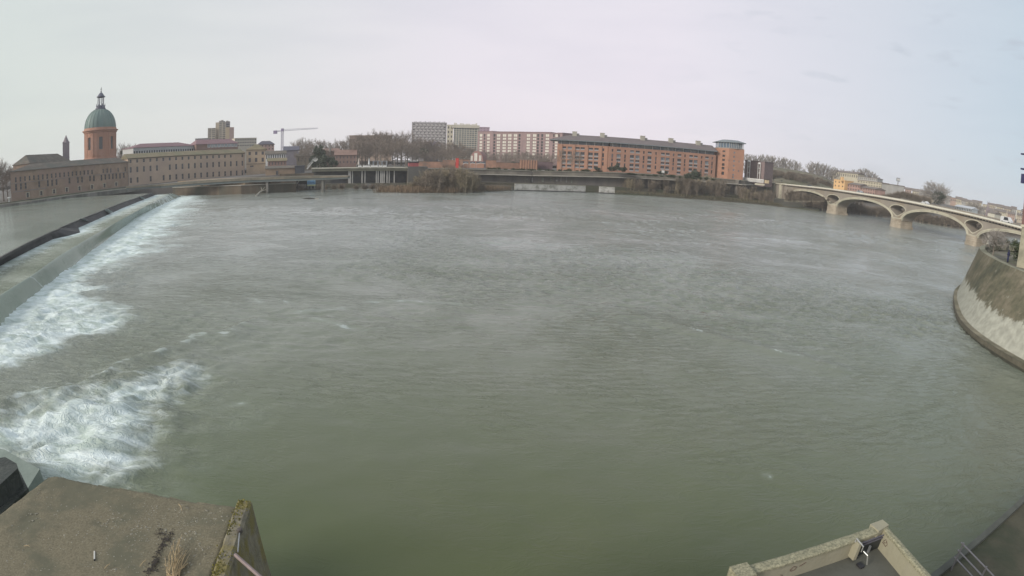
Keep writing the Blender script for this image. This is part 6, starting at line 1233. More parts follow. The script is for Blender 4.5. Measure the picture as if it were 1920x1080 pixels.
for i, (px, py) in enumerate(((1852, 458), (1902, 465))):
    q_ = Wz(px, py, 6.9); t = thing('stone_urn', 'pale stone post %s in the bastion garden' % ('by the tip of the parapet' if i == 0 else 'near the brick tower'), 'post', q_); mb = MB(); mb.lathe([(.3, 6.9), (.3, 7.1), (.16, 7.2), (.16, 8.3), (.28, 8.4), (.2, 8.8), (0, 8.85)], q_[:2], 10); mb.build('shaft', M_para, t); mb = MB(); mb.lathe([(.4, 6.9), (.4, 7.05), (.301, 7.05)], q_[:2], 10); mb.build('base', M_ring, t)
# ------------------------------------------------------------------ trees, shrubs and reeds
M_bark = mat('winter_bark', (0.19, 0.165, 0.14), 0.95, 0.25, 0.6)
M_twig = mat('winter_twigs', (0.23, 0.19, 0.16), 0.95, 0.3, 0.10)
M_twigg = mat('grey_twigs', (0.30, 0.275, 0.25), 0.95, 0.25, 0.10)
M_twigo = mat('ochre_twigs', (0.24, 0.20, 0.135), 0.95, 0.35, 0.15)
M_stem = mat('pale_stems', (0.34, 0.30, 0.23), 0.95, 0.25, 0.3)
M_ever = mat('evergreen_leaves', (0.055, 0.068, 0.045), 0.8, 0.45, 0.35)
M_bush = mat('bush_leaves', (0.050, 0.065, 0.030), 0.8, 0.45, 0.8)
def ribbon(mb, a, b, w0, w1, rr):
    a = Vector(a); b = Vector(b); d = (b-a)
    if d.length < 1e-4: return
    s = d.cross(Vector((rr.uniform(-1, 1), rr.uniform(-1, 1), rr.uniform(-.6, .6)))).normalized()
    mb.quad(a-s*w0/2, a+s*w0/2, b+s*w1/2, b-s*w1/2)
def bare_tree_meshes(name, seed, h=16, spread=.55, trunk_f=.22, nb=16, up=.7, tw=.075, dens=1.0, mt=None):
    rr = random.Random(seed); tr = MB(); cr_ = MB(); r0 = h*.020
    lean = Vector((rr.uniform(-.04, .04), rr.uniform(-.04, .04), 1))
    pts = [Vector((0, 0, -.5))]+[Vector((lean.x*h*f+rr.uniform(-.1, .1), lean.y*h*f+rr.uniform(-.1, .1), h*f)) for f in (.1, .25, .45, .65, .82)]
    tr.tube([tuple(p) for p in pts], [r0*1.2, r0, r0*.8, r0*.6, r0*.35, r0*.15], 6)
    def grow(p, d, L, lev):
        mid = p+d*L*.5+Vector((rr.uniform(-1, 1), rr.uniform(-1, 1), rr.uniform(-.3, .6)))*L*.07; end = mid+(d+Vector((0, 0, up*.25))).normalized()*L*.5
        if lev == 0: tr.tube([tuple(p), tuple(mid), tuple(end)], [r0*.42, r0*.28, r0*.10], 4, cap=False)
        else: ribbon(cr_, p, mid, tw*(2.2-lev*.45), tw*(1.9-lev*.45), rr); ribbon(cr_, mid, end, tw*(1.9-lev*.45), tw*.6, rr)
        if lev >= 3: return
        n = int((9, 7, 5)[lev]*dens)
        for k in range(n):
            f = .25+.75*(k+rr.random())/n; q = p.lerp(mid, f*2) if f < .5 else mid.lerp(end, f*2-1)
            ax = Vector((rr.gauss(0, 1), rr.gauss(0, 1), rr.gauss(0, .6)+up*.6)).normalized(); nd = (d*(.9)+ax*.85).normalized(); grow(q, nd, L*rr.uniform(.42, .62), lev+1)
    for k in range(nb):
        f = trunk_f+(0.80-trunk_f)*((k+.5)/nb)**.9; i = max(j for j in range(len(pts)) if pts[j].z <= h*f); i = min(i, len(pts)-2); q = pts[i].lerp(pts[i+1], (h*f-pts[i].z)/(pts[i+1].z-pts[i].z))
        a = k*2.4+rr.uniform(-.4, .4); el = .35+.9*f*up+rr.uniform(-.1, .2); d = Vector((math.cos(a), math.sin(a), el)).normalized(); grow(q, d, h*spread*(1.05-f*.75)*rr.uniform(.75, 1.1), 0)
    return tr.mesh('trunk', M_bark), cr_.mesh('crown', mt or M_twig)
PROTO = [bare_tree_meshes('t', 10+i, 16, .50, .2, 15, .8, .060, .82) for i in range(4)]
POP = [bare_tree_meshes('p', 40+i, 16, .30, .12, 16, 1.6, .065, .72, M_twigg) for i in range(3)]
ROUND = [bare_tree_meshes('r', 60, 14, .55, .25, 22, .5, .07, .9, M_twigg)]
TC = {}
def tree(protos, name, label, cat, px, ytop, D, zb, k=None, wid=1.0, group=None, H=16.0, ybase=None):
    b = P(px, 300, D); zt = P(px, ytop, D)[2]; h = zt-zb; sc = h/H; tr, cr_ = protos[(k if k is not None else TC.setdefault(name, 0)) % len(protos)]; TC[name] = TC.get(name, 0)+1
    t = thing(name, label, cat, (b[0], b[1], zb), group); a = random.uniform(0, 6.28)
    for nm, me in (('trunk', tr), ('crown', cr_)): o = put(nm, me, (b[0], b[1], zb), t, a); o.scale = (sc*wid, sc*wid, sc)
    return t
ctop = lambda x: float(np.interp(x, [555, 575, 600, 625, 650, 670, 690, 720, 745, 765, 790, 815, 840, 870, 895, 915, 940, 965, 1000, 1035], [268, 262, 266, 268, 262, 256, 251, 249, 252, 252, 263, 266, 269, 270, 280, 285, 284, 283, 287, 289]))
i = 0
for px in np.arange(556, 1040, 10):
    x = px+random.uniform(-4, 4); tree(PROTO, 'bare_tree', 'bare winter tree in the back line behind the far bank, %s' % nth(i), 'tree', x, ctop(x)+random.uniform(-2, 5), random.uniform(395, 425), 9, i, random.uniform(.9, 1.25), 'back line of bare trees'); i += 1
i = 0
for px in np.arange(560, 1030, 12):
    x = px+random.uniform(-4, 4)
    if 876 < x < 906: continue
    tree(PROTO, 'bare_tree', 'bare winter tree in the front line behind the dike, %s' % nth(i), 'tree', x, ctop(x)+random.uniform(9, 22), random.uniform(345, 365), 9, i+2, random.uniform(.9, 1.3), 'front line of bare trees'); i += 1
for i, (x, yt, D) in enumerate(((225, 277, 470), (232, 273, 470), (239, 275, 465), (246, 274, 470))): tree(PROTO, 'bare_tree', 'small bare tree between the dome and the maroon roof, %s' % nth(i), 'tree', x, yt, D, 6, i, .8, 'bare trees beside the dome')
for i, (x, yt) in enumerate(((-6, 306), (4, 310), (12, 313), (19, 318), (28, 312), (38, 309), (47, 307))): tree(PROTO, 'bare_tree', 'dim bare tree behind the left end of the hospital, %s' % nth(i), 'tree', x, yt, 300 if i < 3 else 420, 4.3, i, 1.3, 'bare trees at the far left')
for i, x in enumerate((1052, 1073, 1086)): tree(PROTO, 'young_tree', 'young bare street tree in front of the orange building, %s' % nth(i), 'tree', x, 281+i*3, 292, 9.3, i, .6)
# poplars on the embankment
i = 0
for px in list(np.arange(1399, 1421, 6.5))+list(np.arange(1426, 1504, 7.2)):
    x = px+random.uniform(-1.5, 1.5); base_y = np.interp(x, [1399, 1425, 1500], [300, 314, 322]); tree(POP, 'poplar', 'bare poplar in the first group on the embankment, %s' % nth(i), 'tree', x, np.interp(x, [1399, 1450, 1504], [284, 287, 299])+random.uniform(-1.5, 3), 475, 10, i, 1.25, 'first group of bare poplars'); i += 1
i = 0
for px in np.arange(1519, 1572, 7): x = px+random.uniform(-1, 1); tree(POP, 'poplar', 'bare poplar in the middle group behind the bridge, %s' % nth(i), 'tree', x, np.interp(x, [1519, 1545, 1572], [301, 302, 314])+random.uniform(-1, 3), 480, 10, i+1, 1.5, 'middle group of bare poplars'); i += 1
i = 0
for px in np.arange(1578, 1650, 6.5): x = px+random.uniform(-1, 1); tree(POP, 'poplar', 'bare poplar in the right group above the cream terrace, %s' % nth(i), 'tree', x, np.interp(x, [1578, 1600, 1625, 1650], [315, 315, 312, 326])+random.uniform(-1, 4), 560, 10, i+2, 1.4, 'right group of bare poplars'); i += 1
tree(ROUND, 'round_tree', 'large round bare tree standing alone on the right skyline', 'tree', 1759, 344, 400, 3, 0, 1.35, H=14)
tree(ROUND, 'round_tree', 'wide bare tree beside the glasshouse behind the bridge', 'tree', 1834, 381, 425, 3, 0, 1.7, H=14)
tree(ROUND, 'bare_tree', 'small spreading bare tree in the bastion garden against the last arch', 'tree', 1880, 434, 92, 6.9, 0, 1.4, H=14)
# leafy crowns
def leaf_mesh(name, seed, rx, rz, n, leaf, mt, cone=False):
    rr = random.Random(seed); mb = MB(); cl = [(rr.gauss(0, .45), rr.gauss(0, .45), rr.gauss(0, .45), rr.uniform(.25, .5)) for _ in range(26)]
    for _ in range(n):
        c = rr.choice(cl); v = Vector((rr.gauss(0, 1), rr.gauss(0, 1), rr.gauss(0, 1))).normalized()*c[3]*rr.uniform(.7, 1.05); p = Vector((c[0], c[1], c[2]))+v
        if p.length > 1.08: continue
        k = 1.0 if not cone else max(.08, (1-(p.z+1)/2))*1.2
        q = Vector((p.x*rx*k, p.y*rx*k, (p.z+1)*rz)); a = Vector((rr.gauss(0, 1), rr.gauss(0, 1), rr.gauss(0, .6))).normalized()*leaf; b = a.cross(v+Vector((.01, 0, 0))).normalized()*leaf*.7
        mb.quad(q-a-b, q+a-b, q+a+b, q-a+b)
    return mb.mesh(name, mt)
EV = leaf_mesh('crown', 1, 1, 1, 3800, .055, M_ever); BU = leaf_mesh('crown', 2, 1, 1, 2600, .05, M_bush); CO = leaf_mesh('crown', 3, 1, 1, 3000, .05, M_ever, True)
tmb = MB(); tmb.tube([(0, 0, -.3), (0, 0, .5), (.02, 0, 1.2)], [.07, .055, .02], 6); TRK = tmb.mesh('trunk', M_bark)
def leafy(name, label, cat, loc, rx, rz, me, group=None):
    t = thing(name, label, cat, loc, group); a = random.uniform(0, 6)
    o = put('trunk', TRK, loc, t, a); o.scale = (rz, rz, rz); o = put('crown', me, loc, t, a); o.scale = (rx, rx, rz); return t
def ev(px, yb, yt, D, rx, lab, me=EV, name='evergreen_tree', cat='tree'):
    b = P(px, yb, D); z1 = P(px, yt, D)[2]; leafy(name, lab, cat, b, rx, (z1-b[2])/2, me)
ev(600, 314, 270, 330, 4.2, 'tall dark evergreen left of the rose roofs'); ev(613, 314, 289, 322, 4.6, 'broad dark evergreen right of the tall one'); ev(590, 314, 290, 335, 3.2, 'narrow dark evergreen at the left of the evergreen clump'); ev(625, 314, 297, 318, 2.8, 'low evergreen at the right of the evergreen clump')
ev(1157, 321.5, 303, 285, 2.5, 'dark cone-shaped conifer in front of the orange building', CO, 'conifer'); ev(1147, 321, 311, 286, 2.2, 'low evergreen left of the cone-shaped conifer'); ev(1168, 322, 312, 285, 2.0, 'low evergreen right of the cone-shaped conifer')
ev(1120, 319.5, 313, 290, 1.6, 'clipped dark shrub under the left part of the orange building'); ev(1238, 327, 320, 282, 2.0, 'dark shrub by the small white sign under the orange building'); ev(1246, 327.5, 319, 284, 1.6, 'second dark shrub right of the small white sign')
ev(794, 292, 277, 392, 3.4, 'dark evergreen among the bare trees left of the round gable house'); ev(228, 290, 281, 440, 1.6, 'little dark conifer beside the dome', CO, 'conifer')
ev(962, 312, 302, 322, 2.2, 'dark green shrub between the orange walls')
ev(1305, 336, 318, 280, 2.6, 'grey-green tree under the middle of the orange building'); ev(1290, 334, 324, 281, 2.4, 'low grey-green shrub left of the grey-green tree')
q_ = P(1243, 326, 281); t = thing('sign_board', 'small white sign board at the foot of the orange building', 'sign', q_); mb = MB(); mb.box(q_[0]-.7, q_[0]+.7, q_[1]-.05, q_[1]+.05, q_[2]+.4, q_[2]+1.7); mb.build('board', M_white, t); mb = MB(); mb.box(q_[0]-.06, q_[0]+.06, q_[1]+.06, q_[1]+.12, q_[2]-1, q_[2]+1.2); mb.build('post', M_metal, t)
for loc, r_, lab in GARDEN: leafy('garden_bush', lab, 'bush', loc, r_, r_*.75, BU)
# hedge line on the dike crown
for i, px in enumerate(list(np.arange(915, 1130, 11))+list(np.arange(1180, 1340, 12))):
    x = px+random.uniform(-3, 3); D = 292; yb = np.interp(x, [915, 1100, 1340], [317, 320.5, 336.5]); b = P(x, yb, D); leafy('hedge_bush', 'low dark bush on the dike crown, %s' % nth(i), 'bush', (b[0], b[1], b[2]-.6), random.uniform(1.2, 2.6), random.uniform(.45, .9), BU, 'low bushes along the dike crown')
# bare shrubs with pale stems
def shrub_meshes(seed, n=34, h=6.5, w=2.2):
    rr = random.Random(seed); st = MB(); tw = MB()
    for _ in range(n):
        b = Vector((rr.gauss(0, w*.35), rr.gauss(0, w*.35), -.3)); d = Vector((rr.gauss(0, .085), rr.gauss(0, .085), 1)).normalized(); L = h*rr.uniform(.55, 1.05); p1 = b+d*L*.5; p2 = p1+(d+Vector((rr.gauss(0, .1), rr.gauss(0, .1), 0))).normalized()*L*.5
        w0 = rr.choice((.04, .05, .10)); ribbon(st, b, p1, w0, w0*.8, rr); ribbon(st, p1, p2, w0*.8, .03, rr)
        for k in range(34):
            f = .2+.8*rr.random(); q = b.lerp(p1, f*2) if f < .5 else p1.lerp(p2, f*2-1); e_ = q+Vector((rr.gauss(0, .38), rr.gauss(0, .38), rr.uniform(.4, 1.5)))*rr.uniform(.4, .95); ribbon(tw, q, e_, .06, .035, rr)
            for j in range(2): ribbon(tw, q.lerp(e_, .5), e_+Vector((rr.gauss(0, .4), rr.gauss(0, .4), rr.uniform(-.2, .5))), .05, .025, rr)
    return st.mesh('stems', M_stem), tw.mesh('twigs', M_twigo), 
SH = [shrub_meshes(80+i) for i in range(4)]
M_brn = mat('brown_twigs', (0.19, 0.155, 0.12), .95, .3, .15); SH2 = [(a, b.copy()) for a, b in SH]
for a, b in SH2: b.materials[0] = M_brn
def shrub(px, yb, yt, D, i, lab, wid=1.0, grp=None, pr=SH):
    b = Wz(px, yb, .2) if D is None else P(px, yb, D); D_ = math.hypot(b[0], b[1]); zt = P(px, yt, D_)[2]; h = (zt-b[2])/6.5; t = thing('bare_shrub', lab, 'shrub', b, grp); a = random.uniform(0, 6)
    for nm, me in zip(('stems', 'twigs'), pr[i % 4]): o = put(nm, me, b, t, a); o.scale = (h*wid, h*wid, h)
for i, px in enumerate(np.arange(764, 905, 7.0)):
    x = px+random.uniform(-2, 2); yt = np.interp(x, [764, 785, 800, 830, 870, 890, 905], [345, 334, 322, 318, 319, 327, 344])+random.uniform(-4, 6); shrub(x, 359+random.uniform(-4, 2), yt, None, i, 'bare willow sapling clump on the reed shoal, %s' % nth(i), 1.35, 'sapling clumps on the reed shoal', SH if i % 2 else SH2)
for row, (o0, o1, ph) in (('front', (1.5, 4.5, 0)), ('back', (6, 10, 3))):
    for i, px in enumerate(np.arange(1164+ph, 1450, 6)):
        x = px+random.uniform(-3, 3); wl = np.interp(x, [1166, 1300, 1400, 1446], [364, 373, 381, 385]); yt = np.interp(x, [1166, 1200, 1250, 1290, 1340, 1390, 1446], [334, 331, 333, 325, 327, 346, 354])+random.uniform(-5, 10)+(6 if row == 'front' else 0)
        shrub(x, wl-random.uniform(o0, o1), yt, None, i, 'bare shrub in the %s row on the bank below the apartments, %s' % (row, nth(i)), 1.0, 'bare shrubs on the wooded bank', SH if i % 3 == 0 else SH2)
for i, px in enumerate(np.arange(1480, 1560, 9)): shrub(px, 378, np.interp(px, [1480, 1560], [356, 372]), 300, i, 'dim shrub under the first bridge arch, %s' % nth(i), 1.6, 'shrubs seen under the first arch', SH2)
for i, px in enumerate(np.arange(1520, 1925, 10)):
    wl = np.interp(px, [1519, 1552, 1593, 1672, 1710, 1808, 1855, 1912], [393, 396, 401.5, 409.5, 416, 430.6, 437.5, 447]); shrub(px, wl-1.0, wl-random.uniform(17, 26), None, i, 'bare shrub on the downstream bank beyond the bridge, %s' % nth(i), 1.9, 'shrubs on the downstream bank', SH2)
for i, px in enumerate(list(np.arange(1433, 1566, 5.5))+list(np.arange(1436, 1562, 9))):
    yt = np.interp(px, [1425, 1480, 1510, 1540, 1565], [314, 318, 323, 331, 343]); x = px+random.uniform(-2, 2); D = random.uniform(412, 440); b_ = P(x, yt+12, D); shrub(x, yt+14+(i % 3)*3, yt+3+(i % 3)*3, D, i, 'brown bush on the slope above the bridge, %s' % nth(i), 2.6, 'bushes on the slope above the bridge', SH2)
for i, px in enumerate(np.arange(1656, 1745, 6)):
    yt = np.interp(px, [1656, 1690, 1745], [366, 358, 371]); shrub(px, yt+14, yt, 345, i, 'dark plum bush behind the middle of the bridge, %s' % nth(i), 2.2, 'bushes behind the middle of the bridge', SH2)
leafy('ivy_bush', 'dark ivy mass round the foot of the lone round tree', 'bush', P(1759, 382, 398), 5.5, 4.5, EV)
for i, px in enumerate((508, 526, 545, 563, 596, 611, 626, 641, 668, 684, 700, 716, 733)): yb = np.interp(px, [508, 600, 735], [359, 356, 356.5]); shrub(px, yb, yb-random.uniform(7, 13), None, i, 'small brown scrub bush at the water by the colonnade, %s' % nth(i), 2.0, 'scrub along the colonnade foot', SH2)
# reeds
def reeds(name, label, outline, n, h, mt, zf):
    rr = random.Random(5); mb = MB(); xs_ = [p[0] for p in outline]; ys_ = [p[1] for p in outline]; pts_ = np.array([(rr.uniform(min(xs_), max(xs_)), rr.uniform(min(ys_), max(ys_))) for _ in range(n*3)]); sd_ = poly_sd(pts_[:, 0], pts_[:, 1], outline); k = 0
    for (x, y), s_ in zip(pts_, sd_):
        if s_ > 0 or k > n: continue
        k += 1; hh = h*rr.uniform(.5, 1.1); z = zf; ribbon(mb, (x, y, z), (x+rr.gauss(0, .3), y+rr.gauss(0, .3), z+hh), .12, .05, rr)
    o = mb.build(name, mt); tag(o, label, 'reeds', kind='stuff')
reeds('reeds', 'tan dry reeds along the water edge of the shoal in front of the dike', [tuple(p[:2]) for p in foot_l]+[(-10, 262), (-46, 256)], 9000, 2.6, mat('dry_reeds', (0.20, .145, .095), .95, .3, .2), .1)
reeds('bank_grass', 'tangled dry grass on the wooded bank above the water', [tuple(p[:2]) for p in fr[:6]]+[(138, 292), (93, 292), (52, 284)], 9000, 1.5, mat('bank_tangle', (0.10, .088, .055), .95, .35, .2), .6)
# driftwood
q_ = Wz(480, 367.5, .1); t = thing('driftwood', 'bleached branching log stranded in the water near the abutment wall', 'log', q_); mb = MB(); a = np.array(q_)
e1 = Wz(496, 361, .1)+np.array((0, 0, 1.2)); mb.tube([tuple(a), tuple(a*.5+e1*.5+(0, 0, .6)), tuple(e1)], [.35, .28, .16], 7); M_drift = mat('bleached_wood', (0.34, .31, .26), .9, .2, 1); mb.build('trunk', M_drift, t)
for k, (dx, dz) in enumerate(((1.5, 2.2), (-1.0, 2.0), (2.6, 1.0), (.4, 2.8))): mb = MB(); s_ = a*(.4-.1*k)+e1*(.6+.1*k) if k < 4 else e1; mb.tube([tuple(s_), tuple(s_+(dx*.6, .5, dz*.7)), tuple(s_+(dx, .9, dz))], [.15, .1, .04], 5); mb.build('branch', M_drift, t)
q_ = Wz(578, 373, .05); t = thing('driftwood', 'dark snag with a pale end breaking the surface off the colonnade', 'log', q_); mb = MB(); mb.tube([(q_[0]-3, q_[1], 0), (q_[0], q_[1], .35), (q_[0]+2.6, q_[1]+.4, .12)], [.12, .3, .14], 6); mb.build('trunk', mat('wet_wood', (.06, .055, .05), .7, .2, 1), t); mb = MB(); mb.tube([(q_[0]+2.5, q_[1]+.4, .1), (q_[0]+3.8, q_[1]+.6, .25)], [.2, .12], 6); mb.build('branch', M_drift, t)
# ------------------------------------------------------------------ foreground left: concrete pier head
M_fore = mat('lichen_concrete', (0.165, 0.145, 0.098), 0.95, 0.36, 26, 0.006, 60, col2=(0.122, 0.116, 0.080), c2scale=0.9)
M_moss = mat('moss', (0.17, 0.15, 0.035), 0.95, 0.4, 6, 0.03, 30, col2=(0.09, 0.085, 0.03), c2scale=4)
def W8(x, y, z=8.0): return Wz(x, y, z)
c0, c1, c2, c3, c4 = W8(95, 889), W8(110, 890), W8(452, 948), W8(402, 1080), W8(0, 961)
c3 = c2+(c3-c2)*3.2; c4b = c4+(c4-c0)*2.4
t = thing('pier_head', 'broad lichen-stained concrete pier head with a mossy kerb in the bottom left corner', 'pier', (c2[0]-3, 3, 0))
# top as a fine sheet with gentle wear
topp = [tuple(p[:2]) for p in (c0, c1, c2, c3, c4b, c4)]
mb = MB(); mb.prism(topp, -1, 7.9, top=False); mb.build('side_wall', mat('pier_side', (0.10, .10, .075), .9, .3, .8, .03, 5, streak=True), t)
bm = bmesh.new(); nxp, nyp = 150, 130; X0, X1, Y0, Y1 = min(p[0] for p in topp), max(p[0] for p in topp), min(p[1] for p in topp), max(p[1] for p in topp)
gx, gy = np.meshgrid(np.linspace(X0, X1, nxp), np.linspace(Y0, Y1, nyp)); zt = 8.0+(fbm(gx*.7, gy*.7, 4, 2)-.5)*.06+(fbm(gx*5, gy*5, 3, 9)-.5)*.018-np.clip(fbm(gx*1.6, gy*1.6, 4, 12)-.62, 0, 1)*.12
sd_ = poly_sd(gx, gy, topp); zt = zt-np.clip(sd_+.07, 0, .07)*1.2
vs = {}
for j in range(nyp):
    for i in range(nxp):
        if sd_[j, i] < .08: 
            vs[(i, j)] = bm.verts.new((gx[j, i], gy[j, i], zt[j, i]))
for j in range(nyp-1):
    for i in range(nxp-1):
        k = [(i, j), (i+1, j), (i+1, j+1), (i, j+1)]
        if all(q in vs for q in k): bm.faces.new([vs[q] for q in k])
org = ORG[t.name]
for v in bm.verts: v.co -= Vector(org.tolist())
me = bpy.data.meshes.new('top_surface'); bm.to_mesh(me); bm.free(); me.materials.append(M_fore); me.polygons.foreach_set('use_smooth', [True]*len(me.polygons)); put('top_surface', me, org, t)
# kerb along the right side
ka, kb = W8(447, 950, 8.05), W8(428, 1010, 8.05); kd = (W8(402, 1080, 8.05)-ka)[:2]; kd /= np.linalg.norm(kd); kn = np.array([-kd[1], kd[0]]); kn = kn if kn[0] > 0 else -kn
mb = MB(); nseg = 40; Lk_ = 6.5; rr = random.Random(4); ring_pts = []
for i in range(nseg+1):
    p = ka[:2]+kd*Lk_*i/nseg-kn*.02; j = rr.uniform(-.012, .012); h = .20+rr.uniform(-.012, .012); w_ = .30+rr.uniform(-.01, .01)
    ring_pts.append([(*(p+kn*j), 7.9), (*(p+kn*(j+.03)), 8.0+h-.03), (*(p+kn*(j+.07)), 8.0+h), (*(p+kn*(w_-.05)), 8.0+h), (*(p+kn*w_), 8.0+h-.05), (*(p+kn*(w_+.04)), 6.5), (*(p+kn*(w_+.38)), -1)])
for a, b in zip(ring_pts[:-1], ring_pts[1:]):
    for k in range(6): mb.quad(a[k], a[k+1], b[k+1], b[k])
mb.quad(*ring_pts[0][::-1]); mb.build('kerb', mat('mossy_kerb', (0.185, .165, .12), .95, .35, 4, .02, 16, col2=(.19, .16, .065), c2scale=2.2), t)
mb = MB()
for k in range(800):
    s = rr.random()**1.3*4.2; p = ka[:2]+kd*s+kn*(rr.gauss(.03, .05) if k % 3 else rr.uniform(0, .3)); z = 8.0+(.19 if (p-ka[:2]-kd*s)@kn > .03 else .05)+rr.uniform(0, .03); r_ = rr.uniform(.006, .015); a = rr.uniform(0, 6)
    if fbm(np.array([p[0]*3]), np.array([p[1]*3]), 3, 3)[0] < .47: continue
    mb.quad((p[0]-r_, p[1]-r_*.6, z-.01), (p[0]+r_*.8, p[1]-r_, z-.008), (p[0]+r_, p[1]+r_, z+.006), (p[0], p[1]+r_*.5, z+.02), (p[0]-r_, p[1]+r_, z))
mb.build('moss_tufts', M_moss, t, kind='stuff')
# small loose stones and grit
mb = MB()
for k in range(1700):
    px, py = rr.gauss(300, 70) if k % 2 else rr.uniform(10, 430), rr.gauss(985, 32) if k % 2 else rr.uniform(905, 1075); p = W8(px, py); 
    if poly_sd(np.array([p[0]]), np.array([p[1]]), topp)[0] > -.1: continue
    r_ = rr.uniform(.006, .02)*(1.4 if rr.random() < .12 else 1); h = r_*.6; z = 8.0+(fbm(np.array([p[0]*.7]), np.array([p[1]*.7]), 4, 2)[0]-.5)*.06-.004; b = len(mb.v); n = 5
    for j in range(n): a = 6.283*j/n+rr.uniform(-.3, .3); mb.v.append((p[0]+r_*math.cos(a), p[1]+r_*math.sin(a), z))
    mb.v.append((p[0], p[1], z+h))
    for j in range(n): mb.f.append((b+j, b+(j+1) % n, b+n)); mb.m.append(0)
o = mb.build('grit', mat('pale_grit', (0.27, .25, .20), .95, .3, 20)); tag(o, 'pale grit and small stones scattered on the concrete pier head', 'gravel', kind='stuff')
M_straw = mat('dry_straw', (0.38, .29, .17), .9, .25, 12)
# bundle of dry stalks
root = W8(325, 1085, 8.03); t = thing('dry_stalks', 'sheaf of dry straw-coloured stalks lying on the concrete near the kerb', 'plant', root)
for k in range(26):
    px, py = rr.choice(((338, 1018), (330, 1035), (352, 1040), (325, 1045), (318, 1060)))
    e_ = W8(px+rr.gauss(0, 6), py+rr.gauss(0, 6), 8.0); b0 = root+np.array((rr.gauss(0, .05), rr.gauss(0, .05), 0)); mb = MB(); mid = b0*.5+e_*.5+np.array((rr.gauss(0, .02), rr.gauss(0, .02), rr.uniform(.04, .14))); mb.tube([tuple(b0), tuple(mid), tuple(e_+(0, 0, rr.uniform(.03, .12)))], [.008, .006, .003], 4); mb.build('stalk', M_straw, t)
for i, (x0, y0, x1, y1, r_, lab) in enumerate(((335, 945, 341, 958, .008, 'short dry twig on the concrete near the river edge'), (173, 752+0, 200, 755, .005, None), (45, 1024, 56, 1025, .007, 'pale twig lying at the left of the concrete pier head'), (196, 1066, 206, 1057, .008, 'small forked twig left of the dry stalks'), (352, 1056, 330, 1078, .009, 'single long straw crossing right of the dry stalks'), (262, 1062, 274, 1049, .006, 'thin twig between the stain and the forked twig'))):
    if lab is None: continue
    a, b = W8(x0, y0, 8.03), W8(x1, y1, 8.04); t = thing('twig', lab, 'twig', a); mb = MB(); mb.tube([tuple(a), tuple((a+b)/2+(0.01, 0.01, .02)), tuple(b)], [r_, r_*.9, r_*.5], 5); mb.build('stem', M_straw, t); mb = MB(); m_ = a*.5+b*.5; mb.tube([tuple(m_+(0, 0, .01)), tuple(m_+(.05, .04, .03))], [r_*.7, r_*.3], 4); mb.build('side_shoot', M_straw, t)
a, b = W8(177, 1034, 8.02), W8(177, 1049, 8.02); t = thing('stick', 'small bright white stick lying on the concrete pier head', 'stick', a); mb = MB(); mb.tube([tuple(a), tuple(b)], .014, 6); mb.build('shaft', mat('white_plastic', (.62, .60, .55), .6, .1, 5), t); mb = MB(); mb.tube([tuple(b), tuple(b+(b-a)*.12)], .015, 6); mb.build('tip', M_darkmetal, t)
# damp dark stain with raised tar-like crust
mb = MB(); st = [(300, 1000), (308, 1006), (314, 1003), (318, 1012), (308, 1018), (300, 1022), (296, 1035), (290, 1050), (283, 1062), (277, 1075), (285, 1078), (292, 1060), (302, 1045), (308, 1030), (318, 1020), (324, 1008), (326, 998)]
sp_ = [W8(px, py) for px, py in st[:10]]
for (px, py, w_) in ((304, 1002, .05), (311, 1012, .07), (318, 1004, .05), (323, 998, .03), (305, 1022, .06), (300, 1033, .05), (295, 1044, .05), (289, 1055, .07), (284, 1066, .06), (278, 1074, .05), (300, 996, .03), (316, 1018, .04), (292, 1064, .04), (297, 1001, .03)):
    for q in range(16):
        p = W8(px+rr.gauss(0, 3.0), py+rr.gauss(0, 4.5)); n = 7; r_ = w_*rr.uniform(.15, .5); zz0 = 8.0+(fbm(np.array([p[0]*.7]), np.array([p[1]*.7]), 4, 2)[0]-.5)*.06+.012+q*.0006; mb.quad(*[(p[0]+r_*math.cos(6.283*j/n)*rr.uniform(.6, 1.2), p[1]+r_*math.sin(6.283*j/n)*rr.uniform(.6, 1.2), zz0+.002*q/16) for j in range(n)])
o = mb.build('dried_algae', mat('algae_crust', (0.045, .038, .032), .9, .3, 8)); tag(o, 'dark dried crust of algae and dirt running down the concrete pier head', 'stain')
# rail pipe on the kerb
a = W8(441, 1040, 8.25); b = a+np.array((1.15, -.95, -.25)); t = thing('rail_pipe', 'rusty pinkish pipe and thin upright fixed to the side of the mossy kerb', 'pipe', a); M_pipe = mat('pinkish_rusty_pipe', (0.23, .18, .17), .6, .25, 5, metallic=.2)
b = W8(500, 1092, 8.1)
mb = MB(); mb.tube([tuple(a), tuple(b+(b-a)*1.5)], .034, 10); mb.build('pipe', M_pipe, t); mb = MB(); mb.tube([tuple(W8(449, 1000, 8.22)), tuple(W8(446, 1035, 8.28))], .012, 6); mb.build('wire', M_metal, t); mb = MB(); q = W8(449, 993, 8.23); mb.lathe([(.05, q[2]-.05), (.05, q[2]+.01), (.03, q[2]+.02), (0, q[2]+.02)], q[:2], 10); mb.build('anchor_plate', M_wframed, t)
